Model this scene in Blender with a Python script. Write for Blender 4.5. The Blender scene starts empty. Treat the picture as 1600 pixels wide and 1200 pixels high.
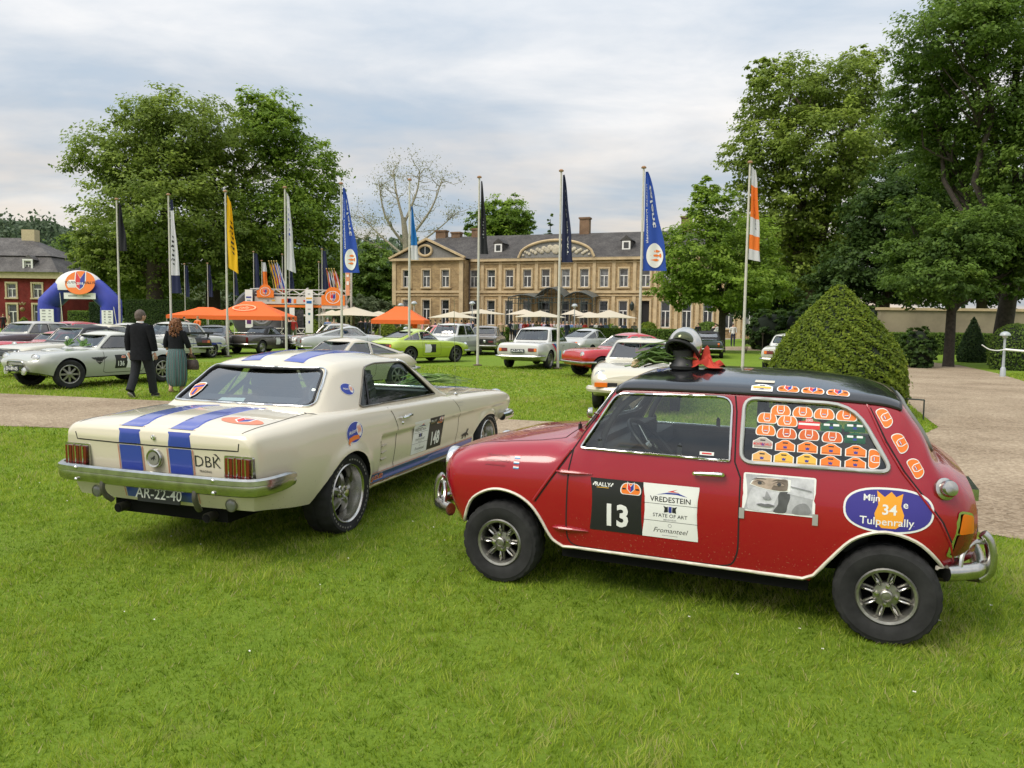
import bpy,bmesh,math,random
import numpy as np
from math import sin,cos,pi
from mathutils import Vector,Matrix,noise as mnoise
from mathutils.bvhtree import BVHTree
from mathutils.geometry import delaunay_2d_cdt
R = math.radians
scene = bpy.context.scene
COL = scene.collection
random.seed(7)
# ------------------------------------------------------------------ camera
CAM_H,PITCH,ROLL,FPX = 1.56,4.6,0.76,1202.0
cd = bpy.data.cameras.new('camera')
cam = bpy.data.objects.new('camera',cd)
COL.objects.link(cam)
cd.sensor_fit = 'HORIZONTAL'
cd.sensor_width = 36.0
cd.lens = 36.0 * FPX / 1600.0
cd.clip_start = 0.05
cd.clip_end = 3000.0
_p,_r = R(PITCH),R(ROLL)
_fw = Vector((0,cos(_p),-sin(_p)))
_rt = Vector((1,0,0))
_up = _rt.cross(_fw)
CAM_R = _rt * cos(_r) + _up * sin(_r)
CAM_U = _up * cos(_r) - _rt * sin(_r)
CAM_F = _fw
M = Matrix((CAM_R,CAM_U,-CAM_F)).transposed().to_4x4()
M.translation = Vector((0,0,CAM_H))
cam.matrix_world = M
scene.camera = cam
def gpt(px,py,z=0.0):
 """ground point (height z) seen at photo pixel px, py"""
 d = CAM_F + CAM_R * ((px - 800) / FPX) - CAM_U * ((py - 600) / FPX)
 t = (z - CAM_H) / d.z
 return Vector((d.x * t,d.y * t,z))
def dpt(px,py,y):
 """point at world depth y seen at photo pixel px, py"""
 d = CAM_F + CAM_R * ((px - 800) / FPX) - CAM_U * ((py - 600) / FPX)
 t = y / d.y
 return Vector((d.x * t,y,CAM_H + d.z * t))
# ------------------------------------------------------------------ sky, sun, exposure
SUN_EL,SUN_AZ = R(50),R(236)      # azimuth measured clockwise from +Y
world = bpy.data.worlds.new('World')
scene.world = world
world.use_nodes = True
wn,wl = world.node_tree.nodes,world.node_tree.links
wn.clear()
def _n(t,**kw):
 n = wn.new(t)
 for k,v in kw.items():
  setattr(n,k,v)
 return n
sky = _n('ShaderNodeTexSky',sky_type='NISHITA',sun_disc=False)
sky.sun_elevation = SUN_EL
sky.sun_rotation = SUN_AZ
sky.air_density = 1.2
sky.dust_density = 2.0
tc = _n('ShaderNodeTexCoord')
sep = _n('ShaderNodeSeparateXYZ')
wl.new(tc.outputs['Generated'],sep.inputs[0])
def _math(op,a,b=None,clamp=False):
 n = _n('ShaderNodeMath',operation=op,use_clamp=clamp)
 for i,v in enumerate((a,b)):
  if v is None: continue
  if isinstance(v,(int,float)): n.inputs[i].default_value = v
  else: wl.new(v,n.inputs[i])
 return n.outputs[0]
zz = _math('MAXIMUM',sep.outputs[2],0.0)
den = _math('ADD',zz,0.22)
comb = _n('ShaderNodeCombineXYZ')
wl.new(_math('DIVIDE',sep.outputs[0],den),comb.inputs[0])
wl.new(_math('DIVIDE',sep.outputs[1],den),comb.inputs[1])
def _noise(scale,detail,rough,off,dist=0.0):
 mp = _n('ShaderNodeMapping')
 mp.inputs['Location'].default_value = off
 mp.inputs['Scale'].default_value = (0.75,1.25,1)
 wl.new(comb.outputs[0],mp.inputs[0])
 n = _n('ShaderNodeTexNoise')
 n.inputs['Scale'].default_value = scale
 n.inputs['Detail'].default_value = detail
 n.inputs['Roughness'].default_value = rough
 n.inputs['Distortion'].default_value = dist
 wl.new(mp.outputs[0],n.inputs['Vector'])
 return n.outputs['Fac']
def _ramp(fac,stops):
 r = _n('ShaderNodeValToRGB')
 el = r.color_ramp.elements
 el[0].position,el[0].color = stops[0][0],(*stops[0][1],1)
 el[1].position,el[1].color = stops[-1][0],(*stops[-1][1],1)
 for p,c in stops[1:-1]:
  e = el.new(p); e.color = (*c,1)
 wl.new(fac,r.inputs[0])
 return r.outputs[0]
def _mix(fac,a,b):
 n = _n('ShaderNodeMix',data_type='RGBA')
 if isinstance(fac,(int,float)): n.inputs[0].default_value = fac
 else: wl.new(fac,n.inputs[0])
 for i,v in ((6,a),(7,b)):
  if isinstance(v,tuple): n.inputs[i].default_value = (*v,1)
  else: wl.new(v,n.inputs[i])
 return n.outputs[2]
big = _noise(0.85,5.0,0.52,(3.1,0.35,0.0),0.35)
fine = _noise(2.3,7.0,0.58,(7.7,1.9,2.0),0.3)
cover = _math('ADD',_math('MULTIPLY',big,0.68),_math('MULTIPLY',fine,0.32))
cl = _ramp(cover,[(0.36,(0.36,0.455,0.56)),(0.45,(0.445,0.505,0.575)),(0.52,(0.59,0.615,0.645)),(0.60,(0.78,0.765,0.75)),(0.70,(0.89,0.855,0.81))])
# a warmer, paler belt low over the horizon, as under any evening cloud deck
low = _ramp(sep.outputs[2],[(0.0,(1,1,1)),(0.30,(0,0,0))])
lowf = _noise(1.7,5.0,0.55,(1.3,4.4,0.5),0.2)
lowm = _math('MULTIPLY',low,_ramp(lowf,[(0.42,(0,0,0)),(0.62,(1,1,1))]))
cl2 = _mix(_math('MULTIPLY',lowm,0.85),cl,(0.98,0.79,0.60))
b1 = _n('ShaderNodeBackground')
b1.inputs['Strength'].default_value = 0.05
wl.new(sky.outputs[0],b1.inputs['Color'])
b2 = _n('ShaderNodeBackground')
wl.new(cl2,b2.inputs['Color'])
# overcast decks are brighter towards the zenith (CIE overcast sky)
wl.new(_math('MULTIPLY',_math('ADD',_math('MULTIPLY',zz,1.1),0.72),0.535),b2.inputs['Strength'])
mx = _n('ShaderNodeMixShader')
mx.inputs[0].default_value = 0.86
wl.new(b1.outputs[0],mx.inputs[1]); wl.new(b2.outputs[0],mx.inputs[2])
wo = _n('ShaderNodeOutputWorld')
wl.new(mx.outputs[0],wo.inputs[0])
sd = bpy.data.lights.new('sun','SUN')
sd.energy = 1.15
sd.angle = R(32)
sd.color = (1.0,0.93,0.82)
sun = bpy.data.objects.new('sun',sd)
COL.objects.link(sun)
_sv = Vector((sin(SUN_AZ) * cos(SUN_EL),cos(SUN_AZ) * cos(SUN_EL),sin(SUN_EL)))
sun.rotation_euler = _sv.to_track_quat('Z','Y').to_euler()
vs = scene.view_settings
vs.view_transform = 'Standard'
vs.look = 'None'
vs.gamma = 1.0
vs.exposure = 1.33
vs.use_curve_mapping = False
cy = scene.cycles
scene.render.engine = 'CYCLES'
cy.use_denoising = True
try:
 cy.denoiser = 'OPENIMAGEDENOISE'
except Exception:
 pass
cy.max_bounces = 8
cy.diffuse_bounces = 3
cy.glossy_bounces = 4
cy.transmission_bounces = 6
cy.transparent_max_bounces = 16
cy.sample_clamp_indirect = 6.0
cy.caustics_reflective = False
cy.caustics_refractive = False
cy.use_adaptive_sampling = True
cy.adaptive_threshold = 0.015
# ------------------------------------------------------------------ materials
MATS = {}
def _mnode(nt,t,**kw):
 n = nt.nodes.new(t)
 for k,v in kw.items():
  setattr(n,k,v)
 return n
def mat(name,col,rough=0.5,metal=0.0,coat=0.0,spec=0.5,vary=0.0,vscale=6.0,bump=0.0,bscale=40.0,emit=None,detail=4.0,col2=None,sheen=0.0,trans=0.0,stretch=None):
 """principled material; vary mixes in a darker/lighter noise, col2 the noise's second colour"""
 if name in MATS: return MATS[name]
 m = bpy.data.materials.new(name)
 m.use_nodes = True
 nt = m.node_tree
 b = nt.nodes['Principled BSDF']
 b.inputs['Base Color'].default_value = (*col,1)
 b.inputs['Roughness'].default_value = rough
 b.inputs['Metallic'].default_value = metal
 b.inputs['Specular IOR Level'].default_value = spec
 b.inputs['Coat Weight'].default_value = coat
 b.inputs['Coat Roughness'].default_value = 0.04
 if sheen: b.inputs['Sheen Weight'].default_value = sheen
 if vary or col2 or bump:
  t = _mnode(nt,'ShaderNodeTexCoord')
  vec = t.outputs['Object']
  if stretch:
   mp = _mnode(nt,'ShaderNodeMapping')
   mp.inputs['Scale'].default_value = stretch
   nt.links.new(vec,mp.inputs[0]); vec = mp.outputs[0]
 if vary or col2:
  n = _mnode(nt,'ShaderNodeTexNoise')
  n.inputs['Scale'].default_value = vscale
  n.inputs['Detail'].default_value = detail
  n.inputs['Roughness'].default_value = 0.6
  nt.links.new(vec,n.inputs['Vector'])
  r = _mnode(nt,'ShaderNodeValToRGB')
  c2 = col2 if col2 else tuple(min(1,c * (1 + vary)) for c in col)
  c1 = col if col2 else tuple(c * (1 - vary) for c in col)
  r.color_ramp.elements[0].position = 0.32; r.color_ramp.elements[0].color = (*c1,1)
  r.color_ramp.elements[1].position = 0.68; r.color_ramp.elements[1].color = (*c2,1)
  nt.links.new(n.outputs['Fac'],r.inputs[0])
  nt.links.new(r.outputs[0],b.inputs['Base Color'])
 if bump:
  n2 = _mnode(nt,'ShaderNodeTexNoise')
  n2.inputs['Scale'].default_value = bscale
  n2.inputs['Detail'].default_value = 5.0
  nt.links.new(vec,n2.inputs['Vector'])
  bp = _mnode(nt,'ShaderNodeBump')
  bp.inputs['Strength'].default_value = bump
  bp.inputs['Distance'].default_value = 0.02
  nt.links.new(n2.outputs['Fac'],bp.inputs['Height'])
  nt.links.new(bp.outputs[0],b.inputs['Normal'])
 if emit:
  b.inputs['Emission Color'].default_value = (*emit[0],1)
  b.inputs['Emission Strength'].default_value = emit[1]
 if trans:
  tr = _mnode(nt,'ShaderNodeBsdfTranslucent')
  tr.inputs['Color'].default_value = (*col,1)
  if vary or col2: nt.links.new(r.outputs[0],tr.inputs['Color'])
  mx_ = _mnode(nt,'ShaderNodeMixShader')
  mx_.inputs[0].default_value = trans
  nt.links.new(b.outputs[0],mx_.inputs[1]); nt.links.new(tr.outputs[0],mx_.inputs[2])
  nt.links.new(mx_.outputs[0],nt.nodes['Material Output'].inputs[0])
 MATS[name] = m
 return m
def glass(name,tint=(0.78,0.84,0.82),refl=0.10,rough=0.02):
 if name in MATS: return MATS[name]
 m = bpy.data.materials.new(name)
 m.use_nodes = True
 nt = m.node_tree
 nt.nodes.clear()
 o = _mnode(nt,'ShaderNodeOutputMaterial')
 t = _mnode(nt,'ShaderNodeBsdfTransparent'); t.inputs[0].default_value = (*tint,1)
 g = _mnode(nt,'ShaderNodeBsdfGlossy'); g.inputs['Roughness'].default_value = rough
 f = _mnode(nt,'ShaderNodeLayerWeight'); f.inputs[0].default_value = 0.5
 w_ = _mnode(nt,'ShaderNodeMath',operation='POWER'); w_.inputs[1].default_value = 4.5
 nt.links.new(f.outputs['Facing'],w_.inputs[0])
 a = _mnode(nt,'ShaderNodeMath',operation='MULTIPLY_ADD',use_clamp=True); a.inputs[1].default_value = 0.85; a.inputs[2].default_value = 0.04 + refl * 0.6
 nt.links.new(w_.outputs[0],a.inputs[0])
 x = _mnode(nt,'ShaderNodeMixShader')
 nt.links.new(a.outputs[0],x.inputs[0]); nt.links.new(t.outputs[0],x.inputs[1]); nt.links.new(g.outputs[0],x.inputs[2])
 nt.links.new(x.outputs[0],o.inputs[0])
 MATS[name] = m
 return m
def paint(name,col,dirt=0.0,dcol=(0.16,0.12,0.07),zmax=0.5,rough=0.28,speck=0.0,coat=0.9,metal=0.0):
 """car paint: clear coat, a film of road dust and specks of mud that thin out upwards"""
 if name in MATS: return MATS[name]
 m = bpy.data.materials.new(name)
 m.use_nodes = True
 nt = m.node_tree; L = nt.links
 b = nt.nodes['Principled BSDF']
 b.inputs['Roughness'].default_value = rough
 b.inputs['Metallic'].default_value = metal
 b.inputs['Coat Weight'].default_value = coat
 b.inputs['Coat Roughness'].default_value = 0.025
 b.inputs['Coat IOR'].default_value = 1.5
 t = _mnode(nt,'ShaderNodeTexCoord')
 s = _mnode(nt,'ShaderNodeSeparateXYZ'); L.new(t.outputs['Object'],s.inputs[0])
 mr = _mnode(nt,'ShaderNodeMapRange'); mr.clamp = True
 mr.inputs[1].default_value = 0.18; mr.inputs[2].default_value = zmax + 0.25
 mr.inputs[3].default_value = 1.0; mr.inputs[4].default_value = 0.0
 L.new(s.outputs[2],mr.inputs[0])
 n = _mnode(nt,'ShaderNodeTexNoise'); n.inputs['Scale'].default_value = 3.0; n.inputs['Detail'].default_value = 6.0
 L.new(t.outputs['Object'],n.inputs['Vector'])
 mm = _mnode(nt,'ShaderNodeMath',operation='MULTIPLY'); L.new(mr.outputs[0],mm.inputs[0]); L.new(n.outputs['Fac'],mm.inputs[1])
 mk = _mnode(nt,'ShaderNodeMath',operation='MULTIPLY'); L.new(mm.outputs[0],mk.inputs[0]); mk.inputs[1].default_value = dirt
 v = _mnode(nt,'ShaderNodeTexNoise'); v.inputs['Scale'].default_value = 85.0; v.inputs['Detail'].default_value = 2.0
 L.new(t.outputs['Object'],v.inputs['Vector'])
 th = _mnode(nt,'ShaderNodeMath',operation='GREATER_THAN')
 L.new(v.outputs['Fac'],th.inputs[0])
 tt = _mnode(nt,'ShaderNodeMath',operation='MULTIPLY_ADD'); L.new(mr.outputs[0],tt.inputs[0]); tt.inputs[1].default_value = -0.16 * (1 if speck else 0); tt.inputs[2].default_value = 0.79
 L.new(tt.outputs[0],th.inputs[1])
 sp = _mnode(nt,'ShaderNodeMath',operation='MULTIPLY'); L.new(th.outputs[0],sp.inputs[0]); sp.inputs[1].default_value = speck
 ad = _mnode(nt,'ShaderNodeMath',operation='ADD',use_clamp=True); L.new(mk.outputs[0],ad.inputs[0]); L.new(sp.outputs[0],ad.inputs[1])
 x = _mnode(nt,'ShaderNodeMix',data_type='RGBA'); L.new(ad.outputs[0],x.inputs[0])
 x.inputs[6].default_value = (*col,1); x.inputs[7].default_value = (*dcol,1)
 L.new(x.outputs[2],b.inputs['Base Color'])
 iv = _mnode(nt,'ShaderNodeMath',operation='MULTIPLY_ADD'); L.new(ad.outputs[0],iv.inputs[0]); iv.inputs[1].default_value = -coat; iv.inputs[2].default_value = coat
 L.new(iv.outputs[0],b.inputs['Coat Weight'])
 MATS[name] = m
 return m
CHROME = mat('chrome',(0.72,0.72,0.70),0.13,1.0)
DULLCHROME = mat('weathered chrome',(0.50,0.49,0.46),0.24,1.0,vary=0.18,vscale=14)
ALLOY = mat('alloy',(0.33,0.32,0.29),0.38,0.9,vary=0.25,vscale=20)
RUBBER = mat('tyre rubber',(0.024,0.024,0.024),0.85,spec=0.25,vary=0.35,vscale=9)
BLACK = mat('black trim',(0.012,0.012,0.013),0.5)
SEAM = mat('panel gap',(0.010,0.009,0.009),0.9)
INTERIOR = mat('dark interior',(0.022,0.022,0.025),0.75,vary=0.3)
UNDER = mat('underbody black',(0.010,0.010,0.010),0.95,spec=0.1)
GLASS = glass('car glass')
GLASSD = glass('car glass tinted',(0.48,0.55,0.54),0.14)
WHITEP = mat('white print',(0.78,0.78,0.76),0.45)
BLACKP = mat('black print',(0.014,0.014,0.016),0.45)
GREYP = mat('grey print',(0.30,0.30,0.31),0.5)
REDP = mat('red print',(0.62,0.03,0.03),0.45)
BLUEP = mat('blue print',(0.025,0.04,0.28),0.45)
ORANGEP = mat('orange print',(0.80,0.19,0.02),0.45)
YELLOWP = mat('yellow print',(0.80,0.45,0.06),0.45)
LENSRED = mat('red lens',(0.13,0.006,0.006),0.18,coat=0.8,vary=0.2,vscale=60)
LENSORANGE = mat('orange lens',(0.75,0.16,0.01),0.18,coat=0.8)
LENSCLEAR = mat('clear lamp lens',(0.62,0.63,0.62),0.12,metal=0.5,coat=1.0)
PLATEBLUE = mat('dark plate',(0.012,0.016,0.035),0.35)
# ------------------------------------------------------------------ objects
def props(o,label=None,cat=None,group=None,kind=None):
 if label: o['label'] = label
 if cat: o['category'] = cat
 if group: o['group'] = group
 if kind: o['kind'] = kind
 return o
def empty(name,loc=(0,0,0),rz=0.0,parent=None):
 o = bpy.data.objects.new(name,None)
 o.empty_display_size = 0.2
 COL.objects.link(o)
 o.location = loc
 o.rotation_euler = (0,0,rz)
 if parent: o.parent = parent
 return o
def finish(name,me,mats,parent=None,smooth=True,sharp=40,loc=None):
 for m in (mats if isinstance(mats,(list,tuple)) else [mats]):
  me.materials.append(m)
 if smooth:
  me.polygons.foreach_set('use_smooth',np.ones(len(me.polygons),dtype=bool))
  if sharp: me.set_sharp_from_angle(angle=R(sharp))
 o = bpy.data.objects.new(name,me)
 COL.objects.link(o)
 if parent: o.parent = parent
 if loc is not None: o.location = loc
 return o
def inst(src,parent=None,loc=None,rot=None,scale=None,name=None):
 """another object that shares src's mesh"""
 o = bpy.data.objects.new(name or src.name.split('.')[0],src.data)
 COL.objects.link(o)
 if parent: o.parent = parent
 if loc is not None: o.location = loc
 if rot is not None: o.rotation_euler = rot
 if scale is not None: o.scale = scale
 return o
def copy_tree(o,parent=None):
 c = o.copy(); COL.objects.link(c)
 if parent is not None:
  c.parent = parent
 for ch in list(o.children):
  copy_tree(ch,c)
 return c
class MB:
 """collects geometry for one mesh"""
 def __init__(s):
  s.v,s.f,s.m = [],[],[]
  s.T = None
 def add(s,vs_,fs,mi=0):
  k = len(s.v)
  if s.T is not None:
   vs_ = [s.T @ Vector(p) for p in vs_]
  s.v.extend([tuple(p) for p in vs_])
  for f in fs:
   s.f.append([i + k for i in f]); s.m.append(mi)
  return s
 def box(s,c,d,rz=0.0,mi=0,taper=1.0,ty=None):
  x,y,z = d[0] / 2,d[1] / 2,d[2] / 2
  tx = taper; ty = taper if ty is None else ty
  pts = []
  ca,sa = cos(rz),sin(rz)
  for (a,b,e) in ((-1,-1,-1),(1,-1,-1),(1,1,-1),(-1,1,-1),(-1,-1,1),(1,-1,1),(1,1,1),(-1,1,1)):
   k,l = (tx,ty) if e > 0 else (1,1)
   px,py = a * x * k,b * y * l
   pts.append((c[0] + px * ca - py * sa,c[1] + px * sa + py * ca,c[2] + e * z))
  return s.add(pts,[(0,3,2,1),(4,5,6,7),(0,1,5,4),(1,2,6,5),(2,3,7,6),(3,0,4,7)],mi)
 def bar(s,a,b,w,h=None,mi=0,up=(0,0,1)):
  h = w if h is None else h
  a,b = Vector(a),Vector(b)
  d = (b - a).normalized(); u = Vector(up)
  if abs(d.dot(u)) > 0.98: u = Vector((1,0,0))
  r = d.cross(u).normalized(); u = r.cross(d)
  p = []
  for q in (a,b):
   for i,j in ((-1,-1),(1,-1),(1,1),(-1,1)):
    p.append(q + r * (i * w / 2) + u * (j * h / 2))
  return s.add(p,[(0,3,2,1),(4,5,6,7),(0,1,5,4),(1,2,6,5),(2,3,7,6),(3,0,4,7)],mi)
 def tube(s,path,r,n=8,mi=0,closed=False,flat=1.0,up=(0,0,1),caps=True):
  """round (or flattened) tube along a path; r a number or one per point"""
  P = [Vector(p) for p in path]
  N = len(P)
  rr = r if isinstance(r,(list,tuple)) else [r] * N
  vs_,prev = [],None
  for i,p in enumerate(P):
   if closed: d = P[(i + 1) % N] - P[i - 1]
   else: d = P[min(i + 1,N - 1)] - P[max(i - 1,0)]
   if d.length < 1e-9: d = Vector((1,0,0))
   d.normalize()
   u = Vector(up) if prev is None else prev
   x = d.cross(u)
   if x.length < 1e-3: x = d.cross(Vector((1,0.3,0.1)))
   x.normalize(); u = x.cross(d).normalized(); prev = u
   for k in range(n):
    a = 2 * pi * k / n
    vs_.append(p + x * (cos(a) * rr[i]) + u * (sin(a) * rr[i] * flat))
  fs = []
  for i in range(N if closed else N - 1):
   j = (i + 1) % N
   for k in range(n):
    l = (k + 1) % n
    fs.append((i * n + k,i * n + l,j * n + l,j * n + k))
  if not closed and caps:
   fs.append(tuple(range(n - 1,-1,-1)))
   fs.append(tuple((N - 1) * n + k for k in range(n)))
  return s.add(vs_,fs,mi)
 def lathe(s,prof,n=24,axis='z',c=(0,0,0),mi=0,arc=2 * pi,mfun=None):
  """prof: (radius, along) pairs"""
  full = abs(arc - 2 * pi) < 1e-6
  cols = n if full else n + 1
  vs_ = []
  for (r,h) in prof:
   for k in range(cols):
    a = arc * k / n
    x,y = r * cos(a),r * sin(a)
    q = (x,y,h) if axis == 'z' else ((x,h,y) if axis == 'y' else (h,x,y))
    vs_.append((c[0] + q[0],c[1] + q[1],c[2] + q[2]))
  fs,ms = [],[]
  flip = axis == 'y'
  for i in range(len(prof) - 1):
   for k in range(n):
    l = (k + 1) % cols
    q = (i * cols + k,i * cols + l,(i + 1) * cols + l,(i + 1) * cols + k)
    fs.append(q[::-1] if flip else q)
  k0 = len(s.f)
  s.add(vs_,fs,mi)
  if mfun:
   for j in range(len(fs)):
    s.m[k0 + j] = mfun(j // n)
  return s
 def disc(s,c,r,n=20,axis='z',mi=0,ry=None):
  ry = ry or r
  vs_ = []
  for k in range(n):
   a = 2 * pi * k / n
   x,y = r * cos(a),ry * sin(a)
   q = (x,y,0) if axis == 'z' else ((x,0,y) if axis == 'y' else (0,x,y))
   vs_.append((c[0] + q[0],c[1] + q[1],c[2] + q[2]))
  return s.add(vs_,[tuple(range(n))],mi)
 def ball(s,c,r,n=12,m=8,mi=0,sc=(1,1,1),z0=-1.0):
  prof = []
  a0 = math.asin(max(-1,z0))
  for i in range(m + 1):
   a = a0 + (pi / 2 - a0) * i / m
   prof.append((cos(a),sin(a)))
  vs_ = []
  for (q,h) in prof:
   for k in range(n):
    t = 2 * pi * k / n
    vs_.append((c[0] + r * sc[0] * q * cos(t),c[1] + r * sc[1] * q * sin(t),c[2] + r * sc[2] * h))
  fs = [(i * n + k,i * n + (k + 1) % n,(i + 1) * n + (k + 1) % n,(i + 1) * n + k) for i in range(m) for k in range(n)]
  return s.add(vs_,fs,mi)
 def prism(s,poly,z0,z1,plane='xy',mi=0,mi_side=None):
  """polygon extruded; plane xy -> along z, xz -> along y, yz -> along x"""
  n = len(poly)
  def q(a,b,h): return (a,b,h) if plane == 'xy' else ((a,h,b) if plane == 'xz' else (h,a,b))
  vs_ = [q(a,b,z0) for a,b in poly] + [q(a,b,z1) for a,b in poly]
  fs = [tuple(range(n - 1,-1,-1)),tuple(range(n,2 * n))]
  sd_ = [(i,(i + 1) % n,n + (i + 1) % n,n + i) for i in range(n)]
  area = sum(poly[i][0] * poly[(i + 1) % n][1] - poly[(i + 1) % n][0] * poly[i][1] for i in range(n))
  flip = (area < 0) != (plane == 'xz')
  if (z1 < z0): flip = not flip
  if flip:
   fs = [f[::-1] for f in fs]; sd_ = [f[::-1] for f in sd_]
  s.add(vs_,fs,mi)
  s.add([],[],mi)
  k = len(s.v) - 2 * n
  for f in sd_:
   s.f.append([i + k for i in f]); s.m.append(mi if mi_side is None else mi_side)
  return s
 def mesh(s,name):
  me = bpy.data.meshes.new(name)
  me.from_pydata([tuple(p) for p in s.v],[],s.f)
  return me
 def build(s,name,mats,parent=None,smooth=True,sharp=40,loc=None):
  me = s.mesh(name)
  o = finish(name,me,mats,parent,smooth,sharp,loc)
  if any(s.m):
   me.polygons.foreach_set('material_index',np.array(s.m,dtype=np.int32))
  me.update()
  return o
def pchip(keys):
 """monotone cubic through (x, y) keys -> function"""
 xs = np.array([k[0] for k in keys],float); ys = np.array([k[1] for k in keys],float)
 n = len(xs)
 if n == 1: return lambda x: ys[0]
 h = np.diff(xs); d = np.diff(ys) / h
 m = np.zeros(n)
 m[0],m[-1] = d[0],d[-1]
 for i in range(1,n - 1):
  if d[i - 1] * d[i] > 0:
   w1,w2 = 2 * h[i] + h[i - 1],h[i] + 2 * h[i - 1]
   m[i] = (w1 + w2) / (w1 / d[i - 1] + w2 / d[i])
 def f(x):
  x = min(max(x,xs[0]),xs[-1])
  i = int(min(max(np.searchsorted(xs,x) - 1,0),n - 2))
  t = (x - xs[i]) / h[i]
  t2,t3 = t * t,t * t * t
  return float(ys[i] * (2 * t3 - 3 * t2 + 1) + h[i] * m[i] * (t3 - 2 * t2 + t) + ys[i + 1] * (-2 * t3 + 3 * t2) + h[i] * m[i + 1] * (t3 - t2))
 return f
def spline(pts,n=6,closed=False):
 """Catmull-Rom through 2D/3D points"""
 P = [Vector(p) for p in pts]
 N = len(P); out = []
 for i in range(N if closed else N - 1):
  if closed: a,b,c,d = P[i - 1],P[i],P[(i + 1) % N],P[(i + 2) % N]
  else: a,b,c,d = P[max(i - 1,0)],P[i],P[i + 1],P[min(i + 2,N - 1)]
  for k in range(n):
   t = k / n
   out.append(0.5 * ((2 * b) + (c - a) * t + (2 * a - 5 * b + 4 * c - d) * t * t + (3 * b - a - 3 * c + d) * t ** 3))
 if not closed: out.append(P[-1])
 return out
def rounded(poly,r,n=5):
 """polygon with its corners rounded; r a number or one per corner"""
 out = []; N = len(poly)
 for i in range(N):
  p,a,b = Vector(poly[i]),Vector(poly[i - 1]),Vector(poly[(i + 1) % N])
  ri = r[i] if isinstance(r,(list,tuple)) else r
  da,db = a - p,b - p
  k = min(ri,da.length * 0.49,db.length * 0.49)
  if k < 1e-5: out.append(tuple(p)); continue
  A,B = p + da.normalized() * k,p + db.normalized() * k
  for j in range(n + 1):
   t = j / n
   q = A * (1 - t) ** 2 + p * 2 * t * (1 - t) + B * t * t
   out.append(tuple(q))
 return out
def ellipse(cx,cy_,rx,ry,n=32,rot=0.0,a0=0.0,a1=2 * pi):
 out = []
 full = abs(a1 - a0 - 2 * pi) < 1e-6
 for k in range(n if full else n + 1):
  a = a0 + (a1 - a0) * k / n
  x,y = rx * cos(a),ry * sin(a)
  out.append((cx + x * cos(rot) - y * sin(rot),cy_ + x * sin(rot) + y * cos(rot)))
 return out
def inside(p,poly):
 x,y = p; c = False; n = len(poly); j = n - 1
 for i in range(n):
  xi,yi = poly[i][0],poly[i][1]; xj,yj = poly[j][0],poly[j][1]
  if (yi > y) != (yj > y) and x < (xj - xi) * (y - yi) / (yj - yi) + xi: c = not c
  j = i
 return c
def tri2d(outer,holes=(),res=None):
 """triangles of a polygon with holes and an inner grid of points"""
 pts = [Vector((p[0],p[1])) for p in outer]
 edges = [(i,(i + 1) % len(outer)) for i in range(len(outer))]
 for h in holes:
  k = len(pts)
  pts += [Vector((p[0],p[1])) for p in h]
  edges += [(k + i,k + (i + 1) % len(h)) for i in range(len(h))]
 if res:
  xs = [p[0] for p in outer]; ys = [p[1] for p in outer]
  nx = int((max(xs) - min(xs)) / res); ny = int((max(ys) - min(ys)) / res)
  for i in range(1,nx + 1):
   for j in range(1,ny + 1):
    q = (min(xs) + (i - 0.5 + 0.25 * (j % 2)) * res,min(ys) + (j - 0.5) * res)
    if inside(q,outer) and not any(inside(q,h) for h in holes):
     pts.append(Vector(q))
 v,e,f,*_ = delaunay_2d_cdt(pts,edges,[],0,1e-6)
 out = []
 for t in f:
  c = ((v[t[0]][0] + v[t[1]][0] + v[t[2]][0]) / 3,(v[t[0]][1] + v[t[1]][1] + v[t[2]][1]) / 3)
  if inside(c,outer) and not any(inside(c,h) for h in holes):
   out.append(tuple(t))
 return [(p[0],p[1]) for p in v],out
_TXT = {}
def text2d(s,size=1.0,bold=0.0,shear=0.0,align='CENTER',spacing=1.0,sx=1.0):
 """flat outlines of a line of lettering as triangles/ngons (verts, faces)"""
 if not s.strip(): return [],[]
 key = (s,bold,shear,align,spacing)
 if key not in _TXT:
  cu = bpy.data.curves.new('lettering','FONT')
  cu.body = s; cu.size = 1.0; cu.offset = bold; cu.shear = shear
  cu.align_x = align; cu.align_y = 'CENTER'; cu.space_character = spacing
  cu.resolution_u = 2; cu.fill_mode = 'FRONT'
  ob = bpy.data.objects.new('lettering',cu)
  COL.objects.link(ob)
  dg = bpy.context.evaluated_depsgraph_get()
  me = ob.evaluated_get(dg).to_mesh()
  v = [(p.co.x,p.co.y) for p in me.vertices]
  f = [tuple(p.vertices) for p in me.polygons]
  ob.evaluated_get(dg).to_mesh_clear()
  bpy.data.objects.remove(ob); bpy.data.curves.remove(cu)
  _TXT[key] = (v,f)
 v,f = _TXT[key]
 return [(x * size * sx,y * size) for x,y in v],f
def fine2d(v,f,step):
 """cut flat faces into bands so that they can bend with a surface"""
 bm = bmesh.new()
 vv = [bm.verts.new((a,b,0)) for a,b in v]
 for t in f:
  try: bm.faces.new([vv[i] for i in t])
  except ValueError: pass
 ys = [b for a,b in v]; xs = [a for a,b in v]
 for lo,hi,n in ((min(ys),max(ys),(0,1,0)),(min(xs),max(xs),(1,0,0))):
  q = lo + step
  while q < hi:
   bmesh.ops.bisect_plane(bm,geom=bm.verts[:] + bm.edges[:] + bm.faces[:],plane_co=(q * n[0],q * n[1],0),plane_no=n)
   q += step
 bmesh.ops.triangulate(bm,faces=bm.faces[:])
 bm.verts.index_update()
 out = [(p.co.x,p.co.y) for p in bm.verts],[tuple(p.index for p in fc.verts) for fc in bm.faces]
 bm.free()
 return out
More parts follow.
